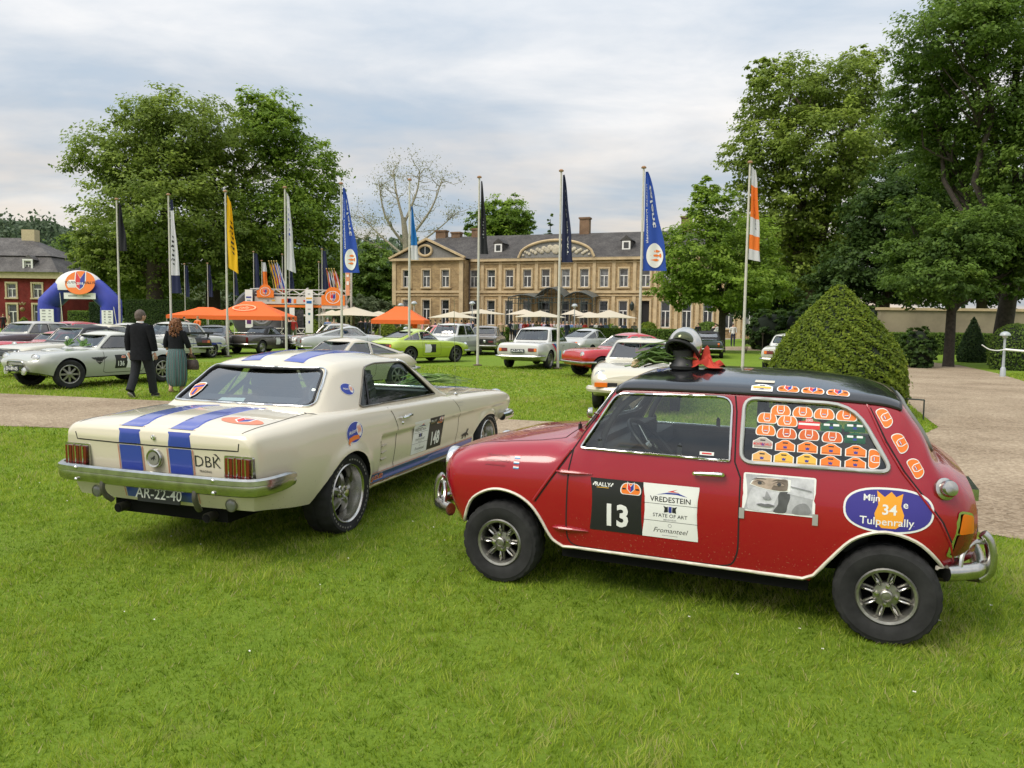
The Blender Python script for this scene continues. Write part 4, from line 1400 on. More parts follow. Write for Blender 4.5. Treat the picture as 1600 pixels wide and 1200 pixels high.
def crown(name,lobes,n,leaf,m,seed,parent,clump=.17,shell=.34,per=46,tint0=.5,droop=0.0):
 rng = np.random.default_rng(seed)
 L = np.array(lobes,float)
 wgt = (L[:,3] * L[:,4] * L[:,5]) ** .70
 n = int(n * 1.45)
 k = max(1,n // per)
 li = rng.choice(len(L),k,p=wgt / wgt.sum())
 d = rng.normal(size=(k,3)); d /= np.linalg.norm(d,axis=1,keepdims=True)
 rad = shell + (1 - shell) * rng.uniform(0,1,k) ** .6
 rad *= 1 + .10 * rng.normal(size=k)
 cc = L[li,:3] + d * L[li,3:6] * rad[:,None]
 cr = clump * L[li,3:6].mean(1) * rng.uniform(.6,1.35,k)
 ci = np.repeat(np.arange(k),per)
 off = rng.normal(size=(k * per,3)) * .55; off[:,2] *= .55
 P = cc[ci] + off * cr[ci][:,None]
 if droop: P[:,2] -= droop * np.abs(off[:,0]) * cr[ci]
 nr = d[ci] * .55 + off * .25 + np.array([0,0,.75]) + rng.normal(size=P.shape) * .45
 nr /= np.linalg.norm(nr,axis=1,keepdims=True)
 sz = leaf * rng.uniform(.55,1.25,len(P))
 co,f = leaf_quads(P,nr,sz,rng)
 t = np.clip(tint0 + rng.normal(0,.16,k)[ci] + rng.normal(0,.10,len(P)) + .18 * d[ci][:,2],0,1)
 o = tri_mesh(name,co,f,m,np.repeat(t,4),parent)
 return o,cc
def limb(b,a,c,r0,r1,rng,n=5,wob=.06,mi=0):
 a,c = Vector(a),Vector(c)
 L = (c - a).length
 P,rr = [],[]
 for i in range(n + 1):
  t = i / n
  q = a.lerp(c,t)
  if 0 < i < n: q += Vector(rng.normal(size=3)) * L * wob * .5
  P.append(q); rr.append(r0 + (r1 - r0) * t)
 b.tube(spline(P,2),[rr[min(int(i / 2 + .5),n)] for i in range(2 * n + 1)],7,mi)
def tree(name,loc,h,trunk_r,lobes,n,leaf,m,label,seed,group=None,bark=None,fork=.3,lean=(0,0),**kw):
 """lobes relative to the foot of the trunk"""
 rng = np.random.default_rng(seed)
 root = empty(name,loc); props(root,label,'tree',group)
 o,cc = crown('crown',lobes,n,leaf,m,seed,root,**kw)
 b = MB()
 top = Vector((lean[0],lean[1],h * fork))
 b.tube(spline([(0,0,-.15),(lean[0] * .2,lean[1] * .2,h * fork * .3),(lean[0] * .6,lean[1] * .6,h * fork * .7),top],4),[trunk_r * q for q in (1.35,1.12,1.05,1.0,.98,.96,.94,.92,.9,.88,.86,.84,.82)],10)
 mains = []
 for i,l in enumerate(lobes):
  c = Vector(l[:3]); mains.append(c)
  limb(b,top - Vector((0,0,h * .03 * (i % 3))),c,trunk_r * .50,trunk_r * .12,rng)
 for q in cc[rng.permutation(len(cc))[:min(len(cc),46)]]:
  q = Vector(q); base = min(mains,key=lambda p: (p - q).length)
  limb(b,base.lerp(top,.35),q,trunk_r * .16,trunk_r * .03,rng,3,.12)
 b.build('trunk',bark or BARK,root)
 return root
def P3(px,py,depth):
 """local crown lobe centre helper: world point at pixel and depth"""
 return dpt(px,py,depth)
def lobe(px,py,rx,rz,D,foot,dy=0.0,ry=None):
 """crown lobe centred at photo pixel; radii in pixels"""
 p = dpt(px,py,D + dy); k = D / FPX
 return (p.x - foot[0],p.y - foot[1],p.z,rx * k,(ry or rx) * k,rz * k)
# left pair of old trees
f1 = (dpt(243,520,78).x,78,0)
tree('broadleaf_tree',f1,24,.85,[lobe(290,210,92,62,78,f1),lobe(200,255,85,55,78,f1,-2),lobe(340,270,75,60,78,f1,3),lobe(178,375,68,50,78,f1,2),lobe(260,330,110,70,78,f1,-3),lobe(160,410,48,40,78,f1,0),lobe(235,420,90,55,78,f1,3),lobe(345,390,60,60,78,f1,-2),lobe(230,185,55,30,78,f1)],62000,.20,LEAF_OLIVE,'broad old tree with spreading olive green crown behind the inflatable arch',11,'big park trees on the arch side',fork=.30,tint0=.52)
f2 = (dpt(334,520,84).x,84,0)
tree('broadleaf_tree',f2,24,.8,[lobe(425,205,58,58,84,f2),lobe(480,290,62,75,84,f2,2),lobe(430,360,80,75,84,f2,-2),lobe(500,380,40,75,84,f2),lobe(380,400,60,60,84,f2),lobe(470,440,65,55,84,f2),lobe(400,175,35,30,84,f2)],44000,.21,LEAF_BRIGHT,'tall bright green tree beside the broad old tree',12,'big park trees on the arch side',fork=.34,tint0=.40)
f3 = (dpt(160,520,104).x,104,0)
tree('broadleaf_tree',f3,15,.5,[lobe(130,405,42,46,104,f3),lobe(165,440,60,50,104,f3),lobe(210,460,60,45,104,f3)],20000,.24,LEAF_MID,'lower dark tree between the red house and the broad old tree',13,None,fork=.35,tint0=.35)
# trees and shrubs further right of them
f4 = (dpt(590,520,120).x,120,0)
tree('broadleaf_tree',f4,14,.4,[lobe(585,425,38,42,120,f4),lobe(560,450,30,40,120,f4),lobe(605,455,26,36,120,f4)],11000,.30,LEAF_MID,'green tree rising beside the end of the chateau',14,None,tint0=.42)
for i,(px,py,rx,rz,D,sd) in enumerate(((420,490,34,26,90,15),(470,490,34,26,92,16),(560,488,34,28,88,17),(595,492,26,24,86,18),(285,480,24,34,100,19),(330,478,26,32,98,20))):
 p = dpt(px,py,D)
 r = empty('willow_bush',(p.x,D,0)); props(r,['pale grey-green bush behind the start gantry','pale grey-green bush behind the tall truss pillar','soft willow bush beside the cream parasols','rounded willow bush close to the chateau corner','pale bush seen between the old tree trunks','pale bush behind the small dark banners'][i],'bush','pale bushes behind the event area')
 k = D / FPX
 crown('foliage',[(0,0,p.z,rx * k,rx * k,rz * k),(rx * k * .5,0,p.z * .6,rx * k * .8,rx * k * .8,p.z * .6)],4200,.22,LEAF_GREY,sd,r,shell=.6)
 b = MB(); b.tube([(0,0,-.1),(0,0,p.z)],[.12,.05],6); b.build('stem',BARK,r)
# bare-looking plane tree behind the house
fp = (dpt(640,520,132).x,132,0)
rng = np.random.default_rng(5)
root = empty('plane_tree',fp); props(root,'pale plane tree with sparse spring leaves above the chateau roof','tree')
b = MB(); kk = 132 / FPX
def pl(px,py,dy=0): p = dpt(px,py,132); return Vector((p.x - fp[0],dy,p.z))
b.tube(spline([(0,0,0),pl(637,450),pl(634,380),pl(630,340)],4),[.9,.85,.8,.75,.7,.66,.62,.6,.56,.52,.48,.44,.42],9)
tips = []
for (x0,y0,x1,y1,x2,y2,r) in ((634,385,604,340,595,285,.30),(630,345,618,300,612,262,.28),(631,350,650,300,655,265,.28),(634,380,672,330,690,285,.30),(634,395,680,360,708,335,.24),(632,400,590,365,560,335,.24),(634,410,590,385,560,372,.22)):
 dy = float(rng.normal() * 2.5)
 b.tube(spline([pl(x0,y0),pl(x1,y1,dy * .6),pl(x2,y2,dy)],4),[r * q for q in (1,.9,.8,.7,.6,.5,.4,.3,.2)],6)
 for j in range(11):
  t = rng.uniform(.3,1.0)
  bx,by = (x1 + (x2 - x1) * t,y1 + (y2 - y1) * t) if t > .5 else (x0 + (x1 - x0) * t * 2,y0 + (y1 - y0) * t * 2)
  q = pl(bx + rng.normal() * 17,by - abs(rng.normal()) * 14 + 4,dy + rng.normal() * 1.5)
  limb(b,pl(bx,by,dy * t),q,.09,.025,rng,3,.12); tips.append(q)
  for _ in range(2):
   q2 = q + Vector((rng.normal() * .9,rng.normal() * .9,abs(rng.normal()) * .8)); limb(b,q,q2,.03,.012,rng,2,.1); tips.append(q2)
b.build('trunk',BARKP,root)
T = np.array([tuple(t) for t in tips]); ci = np.repeat(np.arange(len(T)),16)
Pp = T[ci] + rng.normal(size=(len(ci),3)) * .55
nn = rng.normal(size=Pp.shape) + np.array([0,0,.6]); nn /= np.linalg.norm(nn,axis=1,keepdims=True)
co,fq = leaf_quads(Pp,nn,.16 * rng.uniform(.5,1.2,len(Pp)),rng)
tri_mesh('crown',co,fq,tint_mat('sparse plane leaf',[(0,(.20,.21,.10)),(1,(.34,.34,.18))]),np.repeat(rng.uniform(0,1,len(Pp)),4),root)
fb = (dpt(785,520,135).x,135,0)
tree('broadleaf_tree',fb,24,.6,[lobe(785,338,45,30,135,fb),lobe(755,352,28,22,135,fb),lobe(815,352,26,20,135,fb),lobe(785,380,50,30,135,fb)],12000,.30,LEAF_BRIGHT,'round green tree top showing above the slate roof',21,None,tint0=.35)
fc = (dpt(857,520,140).x,140,0)
root = empty('conifer',fc); props(root,'small dark conifer tip above the slate roof','tree')
zt = dpt(857,335,140).z
crown('crown',[(0,0,zt * (.60 + .09 * i),1.9 - .38 * i,1.9 - .38 * i,1.5) for i in range(5)],3500,.22,LEAF_DARK,22,root,shell=.3)
b = MB(); b.tube([(0,0,0),(0,0,zt * .96)],[.3,.05],6); b.build('trunk',BARKD,root)
# right-hand trees
fl = (dpt(1127,540,44).x,44,0)
tree('young_tree',fl,9.0,.22,[lobe(1110,335,45,45,44,fl),lobe(1085,400,65,55,44,fl,-1),lobe(1160,390,60,60,44,fl,1),lobe(1060,450,42,38,44,fl),lobe(1130,450,80,35,44,fl,-1),lobe(1190,440,48,45,44,fl),lobe(1098,300,22,26,44,fl)],24000,.115,LEAF_BRIGHT,'fresh green young tree standing in front of the chateau',23,None,fork=.28,bark=BARKD,tint0=.45,shell=.35)
fm = (dpt(1265,540,62).x,62,0)
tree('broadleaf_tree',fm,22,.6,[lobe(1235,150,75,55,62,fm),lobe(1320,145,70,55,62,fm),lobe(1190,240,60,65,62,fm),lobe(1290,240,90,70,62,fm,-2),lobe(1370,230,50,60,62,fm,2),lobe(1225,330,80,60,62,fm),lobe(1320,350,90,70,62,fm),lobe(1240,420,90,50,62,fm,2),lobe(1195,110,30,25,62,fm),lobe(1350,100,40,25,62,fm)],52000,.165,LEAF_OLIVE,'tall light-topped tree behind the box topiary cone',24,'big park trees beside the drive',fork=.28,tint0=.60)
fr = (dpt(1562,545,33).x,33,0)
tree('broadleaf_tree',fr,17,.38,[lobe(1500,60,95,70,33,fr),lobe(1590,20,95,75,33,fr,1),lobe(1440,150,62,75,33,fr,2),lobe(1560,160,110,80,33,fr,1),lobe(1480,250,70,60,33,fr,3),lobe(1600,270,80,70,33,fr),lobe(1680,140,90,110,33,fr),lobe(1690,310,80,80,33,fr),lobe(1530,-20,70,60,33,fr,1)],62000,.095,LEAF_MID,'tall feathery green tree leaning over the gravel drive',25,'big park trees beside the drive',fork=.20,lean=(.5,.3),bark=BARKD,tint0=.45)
fs_ = (dpt(1505,560,30).x,31,0)
tree('broadleaf_tree',fs_,9,.20,[lobe(1500,380,75,55,31,fs_),lobe(1430,410,55,50,31,fs_,1),lobe(1560,370,70,60,31,fs_),lobe(1470,440,70,35,31,fs_,-1),lobe(1570,430,55,35,31,fs_),lobe(1420,340,40,40,31,fs_,2),lobe(1620,400,60,60,31,fs_)],34000,.085,LEAF_MID,'slim-trunked tree with low dark green crown beside the gravel drive',26,'big park trees beside the drive',fork=.30,bark=BARKD,tint0=.28)
fd = (dpt(1400,540,52).x,54,0)
tree('broadleaf_tree',fd,14,.45,[lobe(1380,330,65,65,54,fd),lobe(1350,420,75,55,54,fd),lobe(1430,300,50,70,54,fd),lobe(1420,420,70,60,54,fd),lobe(1310,450,60,45,54,fd)],32000,.15,LEAF_DARK,'dark dense tree closing the end of the gravel drive',27,'big park trees beside the drive',fork=.25,tint0=.45)
fe = (dpt(1220,540,70).x,72,0)
tree('broadleaf_tree',fe,14,.4,[lobe(1190,420,60,55,72,fe),lobe(1250,430,60,55,72,fe),lobe(1150,380,45,55,72,fe),lobe(1210,470,80,35,72,fe)],20000,.2,LEAF_DARK,'dark tree mass between the young tree and the topiary cone',28,'big park trees beside the drive',tint0=.4)
fg = (dpt(1530,540,58).x,58,0)
tree('broadleaf_tree',fg,15,.4,[lobe(1450,330,60,90,58,fg),lobe(1520,300,70,90,58,fg,2),lobe(1590,320,70,100,58,fg),lobe(1490,420,70,60,58,fg),lobe(1570,430,70,55,58,fg),lobe(1650,380,70,90,58,fg),lobe(1450,200,50,70,58,fg,2)],30000,.19,LEAF_DARK,'dark tree rising behind the park wall',29,'big park trees beside the drive',tint0=.5)
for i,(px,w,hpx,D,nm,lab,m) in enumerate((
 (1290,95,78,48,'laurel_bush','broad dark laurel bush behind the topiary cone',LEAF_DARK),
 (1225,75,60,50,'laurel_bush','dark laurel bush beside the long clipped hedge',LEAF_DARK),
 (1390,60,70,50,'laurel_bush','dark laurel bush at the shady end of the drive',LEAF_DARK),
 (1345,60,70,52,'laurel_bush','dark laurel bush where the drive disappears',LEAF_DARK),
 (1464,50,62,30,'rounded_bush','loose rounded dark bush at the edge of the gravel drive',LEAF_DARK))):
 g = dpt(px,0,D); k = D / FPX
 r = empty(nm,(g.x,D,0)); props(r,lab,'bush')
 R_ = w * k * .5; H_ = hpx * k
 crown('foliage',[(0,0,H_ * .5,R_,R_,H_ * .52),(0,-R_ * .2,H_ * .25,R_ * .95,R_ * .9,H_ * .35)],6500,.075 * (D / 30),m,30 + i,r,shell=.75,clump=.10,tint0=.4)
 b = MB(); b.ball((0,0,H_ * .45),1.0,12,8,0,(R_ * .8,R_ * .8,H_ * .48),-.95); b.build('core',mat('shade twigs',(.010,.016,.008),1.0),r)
def clipped(name,label,loc,prof,n,leaf,m,seed,cat='topiary',group=None,rough=1.0):
 """clipped solid of revolution: prof (radius, height) with leaves over a dense core"""
 rng = np.random.default_rng(seed)
 r = empty(name,loc); props(r,label,cat,group)
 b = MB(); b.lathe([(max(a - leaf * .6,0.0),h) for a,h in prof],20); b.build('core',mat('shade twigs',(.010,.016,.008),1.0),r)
 pr = np.array(prof); seg = np.hypot(np.diff(pr[:,0]),np.diff(pr[:,1])) * (pr[1:,0] + pr[:-1,0] + .02)
 s = rng.choice(len(seg),n,p=seg / seg.sum()); t = rng.uniform(0,1,n)
 rad = pr[s,0] + (pr[s + 1,0] - pr[s,0]) * t; h = pr[s,1] + (pr[s + 1,1] - pr[s,1]) * t
 a = rng.uniform(0,2 * np.pi,n)
 bump_ = .5 * np.sin(a * 7 + h * 9) * np.sin(h * 13 + a * 3) + .5 * np.sin(a * 17 + h * 23)
 rr = rad + leaf * .55 * rough * bump_ + rng.normal(0,leaf * .35 * rough ** .5,n)
 if rough > 1: rr += (rng.uniform(0,1,n) < .012) * rng.uniform(.03,.13,n)
 dr = pr[s + 1] - pr[s]; nrm2 = np.stack([dr[:,1],-dr[:,0]],1); nrm2 /= np.linalg.norm(nrm2,axis=1,keepdims=True) + 1e-9
 P = np.stack([rr * np.cos(a),rr * np.sin(a),h + rng.normal(0,leaf * .3,n)],1)
 N = np.stack([nrm2[:,0] * np.cos(a),nrm2[:,0] * np.sin(a),nrm2[:,1] + .35],1) + rng.normal(size=(n,3)) * .55
 N /= np.linalg.norm(N,axis=1,keepdims=True)
 co,f = leaf_quads(P,N,leaf * rng.uniform(.5,1.15,n),rng,.6)
 tt = np.clip(.45 + .22 * bump_ + rng.normal(0,.17,n),0,1)
 tri_mesh('foliage',co,f,m,np.repeat(tt,4),r)
 return r
cone = lambda R_,H_,k=1.15: [(R_ * .92,0.0),(R_,H_ * .10),(R_ * .97,H_ * .25)] + [(R_ * (1 - t) ** (1 / k) * .97,H_ * (.25 + .75 * t)) for t in (.15,.3,.45,.6,.72,.83,.92,.97,1.0)]
g = gpt(1312,648)
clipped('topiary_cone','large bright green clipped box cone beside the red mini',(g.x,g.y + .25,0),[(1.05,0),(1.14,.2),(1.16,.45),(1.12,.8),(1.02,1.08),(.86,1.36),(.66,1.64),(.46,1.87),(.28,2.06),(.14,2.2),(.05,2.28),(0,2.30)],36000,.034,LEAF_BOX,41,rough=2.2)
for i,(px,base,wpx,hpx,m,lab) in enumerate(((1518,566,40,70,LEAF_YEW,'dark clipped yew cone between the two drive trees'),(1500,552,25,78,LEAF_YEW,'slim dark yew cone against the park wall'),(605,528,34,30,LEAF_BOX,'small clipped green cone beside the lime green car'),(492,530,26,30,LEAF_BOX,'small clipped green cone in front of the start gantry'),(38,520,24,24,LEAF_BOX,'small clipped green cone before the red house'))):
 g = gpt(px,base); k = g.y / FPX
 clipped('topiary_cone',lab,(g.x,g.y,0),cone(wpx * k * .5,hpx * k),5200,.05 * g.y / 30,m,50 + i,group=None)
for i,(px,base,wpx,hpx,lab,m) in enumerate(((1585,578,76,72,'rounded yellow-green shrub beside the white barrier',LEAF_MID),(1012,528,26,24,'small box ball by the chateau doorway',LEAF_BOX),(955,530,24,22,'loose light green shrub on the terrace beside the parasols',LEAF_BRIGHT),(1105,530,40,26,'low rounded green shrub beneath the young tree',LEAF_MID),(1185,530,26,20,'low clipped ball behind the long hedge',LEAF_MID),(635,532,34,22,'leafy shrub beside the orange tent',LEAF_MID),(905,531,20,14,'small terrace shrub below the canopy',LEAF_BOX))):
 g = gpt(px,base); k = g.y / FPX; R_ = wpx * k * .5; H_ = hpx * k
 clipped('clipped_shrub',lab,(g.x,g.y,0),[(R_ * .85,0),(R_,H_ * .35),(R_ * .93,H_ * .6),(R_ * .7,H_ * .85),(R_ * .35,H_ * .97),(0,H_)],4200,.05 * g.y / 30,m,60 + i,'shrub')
def hedge(label,a,c,w,h,seed,m=None,dens=330,leaf=.07):
 a,c = Vector((a[0],a[1],0)),Vector((c[0],c[1],0))
 L = (c - a).length; rng = np.random.default_rng(seed)
 r = empty('clipped_hedge',(a + c) / 2,math.atan2(c.y - a.y,c.x - a.x)); props(r,label,'hedge')
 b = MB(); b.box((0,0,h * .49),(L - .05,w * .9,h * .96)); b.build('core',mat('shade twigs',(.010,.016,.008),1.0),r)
 n = int((L * h * 2 + L * w + w * h * 2) * dens)
 face = rng.choice(5,n,p=np.array([L * h,L * h,L * w,w * h,w * h]) / (2 * L * h + L * w + 2 * w * h))
 u = rng.uniform(-.5,.5,n); v = rng.uniform(0,1,n); q = rng.uniform(-.5,.5,n)
 P = np.zeros((n,3)); N = np.zeros((n,3))
 for k,(fn,nn) in enumerate(((lambda: (u * L,-w / 2 + 0 * u,v * h),(0,-1,.3)),(lambda: (u * L,w / 2 + 0 * u,v * h),(0,1,.3)),(lambda: (u * L,q * w,h + 0 * u),(0,0,1)),(lambda: (-L / 2 + 0 * u,q * w,v * h),(-1,0,.3)),(lambda: (L / 2 + 0 * u,q * w,v * h),(1,0,.3)))):
  s = face == k; X = np.stack(fn(),1); P[s] = X[s]; N[s] = nn
 P += rng.normal(0,leaf * .35,P.shape); N += rng.normal(size=N.shape) * .5; N /= np.linalg.norm(N,axis=1,keepdims=True)
 co,f = leaf_quads(P,N,leaf * rng.uniform(.6,1.2,n),rng,.6)
 tri_mesh('foliage',co,f,m or LEAF_MID,np.repeat(np.clip(.45 + rng.normal(0,.18,n),0,1),4),r)
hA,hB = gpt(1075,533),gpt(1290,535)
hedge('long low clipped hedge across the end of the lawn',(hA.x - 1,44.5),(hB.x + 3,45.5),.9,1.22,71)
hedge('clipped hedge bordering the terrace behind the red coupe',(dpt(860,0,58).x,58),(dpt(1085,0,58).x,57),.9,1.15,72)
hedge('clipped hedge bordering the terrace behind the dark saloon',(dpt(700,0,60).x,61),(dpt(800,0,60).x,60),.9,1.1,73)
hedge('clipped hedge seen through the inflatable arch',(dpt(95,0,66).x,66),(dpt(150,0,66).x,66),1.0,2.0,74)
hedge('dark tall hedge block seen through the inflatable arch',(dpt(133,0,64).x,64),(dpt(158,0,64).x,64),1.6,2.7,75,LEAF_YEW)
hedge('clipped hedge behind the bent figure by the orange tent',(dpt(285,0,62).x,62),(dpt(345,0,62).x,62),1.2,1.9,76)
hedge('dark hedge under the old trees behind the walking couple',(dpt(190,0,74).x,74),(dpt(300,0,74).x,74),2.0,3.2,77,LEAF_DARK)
# wooded hills on the horizon
def hill(name,label,pts,D,m,seed,n):
 rng = np.random.default_rng(seed)
 xs = np.array([dpt(p[0],p[1],D).x for p in pts]); zs = np.array([dpt(p[0],p[1],D).z for p in pts])
 b = MB(); nn = 40
 X = np.linspace(xs[0],xs[-1],nn); Z = np.interp(X,xs,zs)
 vs_ = []
 for x,z in zip(X,Z):
  vs_ += [(x,D - 60,0),(x,D - 20,z * .75),(x,D,z),(x,D + 60,z * .8),(x,D + 120,0)]
 fs = [(i * 5 + j,(i + 1) * 5 + j,(i + 1) * 5 + j + 1,i * 5 + j + 1) for i in range(nn - 1) for j in range(4)]
 b.add(vs_,fs)
 props(b.build(name,mat('hill wood',(.055,.085,.035),.95,vary=.3,vscale=.05)),label,kind='structure')
 x = rng.uniform(xs[0],xs[-1],n); t = rng.uniform(.35,1.0,n)
 z = np.interp(x,xs,zs) * t; y = D - 60 + 60 * (t ** 1.3) - 4
 ci = np.repeat(np.arange(n),22)
 P = np.stack([x,y,z],1)[ci] + rng.normal(size=(n * 22,3)) * np.array([2.6,2.0,2.0])
 N = rng.normal(size=P.shape) + np.array([0,-.5,.8]); N /= np.linalg.norm(N,axis=1,keepdims=True)
 co,f = leaf_quads(P,N,1.0 * rng.uniform(.6,1.3,len(P)),rng,.7)
 props(tri_mesh(name + '_woods',co,f,m,np.repeat(np.clip(.5 + rng.normal(0,.2,n)[ci] + rng.normal(0,.08,len(ci)),0,1),4)),'far wood covering the ' + label.split(' ',1)[1],'woods',kind='stuff')
HAZY = tint_mat('far wood leaf',[(0,(.06,.10,.055)),(1,(.13,.18,.09))])
hill('hill','a wooded hill beyond the red house',[(-260,370),(-100,345),(40,345),(90,352),(160,372),(300,430)],330,HAZY,81,950)
hill('hillside','a wooded hillside beyond the chateau corner',[(380,440),(500,395),(560,388),(620,382),(700,400),(820,430)],300,HAZY,82,800)
# ------------------------------------------------------------------ flags and poles
POLE = mat('pale pole paint',(.52,.50,.44),.5,vary=.08)
POLECAP = mat('copper cap',(.40,.22,.12),.4,.6)
NAVYF = mat('navy flag cloth',(.014,.020,.060),.85,trans=.15)
BLACKF = mat('black flag cloth',(.012,.013,.016),.85,trans=.1)
WHITEF = mat('white flag cloth',(.66,.65,.68),.85,trans=.3)
YELLOWF = mat('yellow flag cloth',(.80,.47,.012),.85,trans=.3)
BLUEF = mat('blue flag cloth',(.030,.085,.42),.85,trans=.25)
SKYF = mat('bright blue flag cloth',(.02,.18,.50),.85,trans=.25)
ORANGEF = mat('orange flag cloth',(.85,.20,.03),.85,trans=.3)
class Flag:
 """cloth hanging from a pole: a runs outwards 0..1, b runs down 0..1"""
 def __init__(s,top,H,w0,w1,fold=.06,ph=0.0,drop=.0,power=.8):
  s.top,s.H,s.w0,s.w1,s.fold,s.ph,s.drop,s.power = Vector(top),H,w0,w1,fold,ph,drop,power
 def p(s,a,b):
  w = s.w0 + (s.w1 - s.w0) * max(b,0) ** s.power
  y = s.fold * sin(a * 9 + b * 2.5 + s.ph) * a + s.fold * .6 * sin(a * 4 - b * 5 + s.ph)
  return s.top + Vector((w * a * (1 + .05 * sin(b * 11 + s.ph)),y,-s.H * b - s.drop * a * (1 - .3 * b)))
 def put(s):
  def f(a,b):
   p = s.p(a,b); e = .01
   n = (s.p(a + e,b) - p).cross(s.p(a,b + e) - p).normalized()
   if n.y > 0: n = -n
   return p,n
  return f
 def mesh(s,name,m,parent,bands=None,na=14,nb=26):
  b = MB(); bands = bands or [(0,1,m)]
  ms = []
  for _,_,mm in bands:
   if mm not in ms: ms.append(mm)
  vs_ = [s.p(i / na,j / nb) for j in range(nb + 1) for i in range(na + 1)]
  for j in range(nb):
   t = (j + .5) / nb
   mi = next((ms.index(mm) for lo,hi,mm in bands if lo <= t < hi),0)
   for i in range(na):
    q = j * (na + 1) + i
    b.f.append([q,q + 1,q + na + 2,q + na + 1]); b.m.append(mi)
  b.v = [tuple(v) for v in vs_]
  return b.build(name,ms,parent,True,None)
def pole(px,py,D,label,r=.05,H=None,group='tall flagpoles along the lawn'):
 t = dpt(px,py,D)
 root = empty('flagpole',(t.x,D,0)); props(root,label,'flagpole',None)
 z = t.z
 b = MB(); b.tube([(0,0,-.1),(0,0,z * .35),(0,0,z)],[r,r * .9,r * .62],10); b.build('mast',POLE,root)
 b = MB(); b.lathe([(0,z + .075),(.05,z + .07),(.085,z + .035),(.08,z),(0,z - .01)],12); b.build('cap',POLECAP,root)
 b = MB(); b.lathe([(.16,.0),(.16,.03),(.06,.05)],12); b.build('foot',mat('earth collar',(.10,.07,.05),.9),root)
 return root,z
def pflag(root,z,D,y0,y1,w,px,**kw):
 """flag geometry between photo rows y0..y1, w photo pixels wide at its foot"""
 k = D / FPX
 zt,zb = dpt(px,y0,D).z,dpt(px,y1,D).z
 return Flag((.06,0,min(zt,z - .05)),min(zt,z - .05) - zb,w * k * kw.pop('w0',.35),w * k,**kw)
def talent_flag(root,fl):
 o = fl.mesh('flag',BLUEF,root)
 d = Decal(fl.put(),[WHITEP],base=.012,step=.004)
 def txt(t,a0,b0,size,bold,ar):
  v,f = text2d(t,size,bold,.12,'LEFT'); d.layer += 1
  v = [(a0 - y * ar,b0 + x) for x,y in v]
  d._add(v,f,WHITEP)
 txt('talent',.62,.13,.185,.02,2.2)
 txt('Flexibele Professionals',.17,.12,.066,.004,2.4)
 ell = lambda cx,cy,ra,rb: [(cx + ra * cos(t),cy + rb * sin(t)) for t in np.linspace(0,2 * pi,29)[:-1]]
 d.poly(ell(.52,.845,.38,.125),WHITEP)
 for i in range(3):
  a = .34 + .17 * i
  d.layer += (i == 0)
  d.poly([(.28 + .02 * i,.80 + .045 * i),(.60,.786 + .045 * i),(.80 - .04 * i,.80 + .045 * i),(.60,.814 + .045 * i)],ORANGEP,up=False)
 d.poly(ell(.78,.845,.05,.022),ORANGEP,up=False)
 d.build('flag_print',o)
 return o
def word(fl,o,t,a,b,size,m,rot=True,ar=1.6,bold=.012):
 d = Decal(fl.put(),[m],base=.012)
 v,f = text2d(t,size,bold,0,'LEFT')
 d._add([(a - y * ar,b + x) for x,y in v],f,m)
 d.build('flag_print',o)
def mark(fl,o,a,b,L,m):
 d = Decal(fl.put(),[m],base=.012)
 for i in range(7):
  q = b + L * i / 7
  d._add([(a - .12,q),(a + .10 + .06 * (i % 2),q + .01),(a + .08,q + L * .09),(a - .14 * (i % 3),q + L * .07)],[(0,1,2,3)],m)
 d.build('flag_print',o)['kind'] = 'stuff'
root,z = pole(182,312,34.2,'tall flagpole with a limp dark flag beside the inflatable arch'); fl = pflag(root,z,34.2,318,392,13,182,ph=1.0); fl.mesh('flag',BLACKF,root)
root,z = pole(263,305,32.3,'tall flagpole with white flag and navy foot behind the walking couple'); fl = pflag(root,z,32.3,312,458,14,263,ph=2.0,fold=.05); o = fl.mesh('flag',WHITEF,root,[(0,.13,NAVYF),(.13,.80,WHITEF),(.80,1.01,NAVYF)]); mark(fl,o,.30,.38,.34,BLACKP)
root,z = pole(352,300,31.4,'tall flagpole with limp yellow flag'); fl = pflag(root,z,31.4,304,418,18,352,ph=.4,fold=.07,drop=.35,power=1.0); o = fl.mesh('flag',YELLOWF,root); mark(fl,o,.55,.30,.50,BLACKP)
root,z = pole(445,294,30.1,'tall flagpole with limp white flag before the start gantry'); fl = pflag(root,z,30.1,299,421,12,445,ph=3.0,drop=.2); o = fl.mesh('flag',WHITEF,root,[(0,.2,WHITEF),(.2,1.01,WHITEF)]); mark(fl,o,.50,.18,.45,BLUEP)
root,z = pole(533,288,29.1,'tall flagpole with blue sponsor flag before the truss pillar'); talent_flag(root,pflag(root,z,29.1,293,426,27,533,ph=.6,w0=.10,fold=.05))
root,z = pole(640,282,28.1,'tall flagpole with narrow blue and white flag before the chateau wing'); fl = pflag(root,z,28.1,322,406,12,640,ph=1.4,fold=.05,w0=.15); o = fl.mesh('flag',SKYF,root,[(0,.72,SKYF),(.72,1.01,WHITEF)])
root,z = pole(749,278,27.4,'tall flagpole with limp black flag'); fl = pflag(root,z,27.4,283,397,12,749,ph=2.2,w0=.15); o = fl.mesh('flag',BLACKF,root); mark(fl,o,.5,.50,.30,GREYP)
root,z = pole(877,268,26.1,'tall flagpole with dark navy lettered flag before the curved pediment'); fl = pflag(root,z,26.1,273,410,18,877,ph=.9,w0=.12); o = fl.mesh('flag',NAVYF,root); word(fl,o,'STATE OF ART',.62,.16,.115,WHITEP,ar=1.9)
root,z = pole(1006,263,25.4,'tall flagpole with large blue sponsor flag beside the young tree'); talent_flag(root,pflag(root,z,25.4,268,423,38,1006,ph=.2,w0=.10,fold=.05))
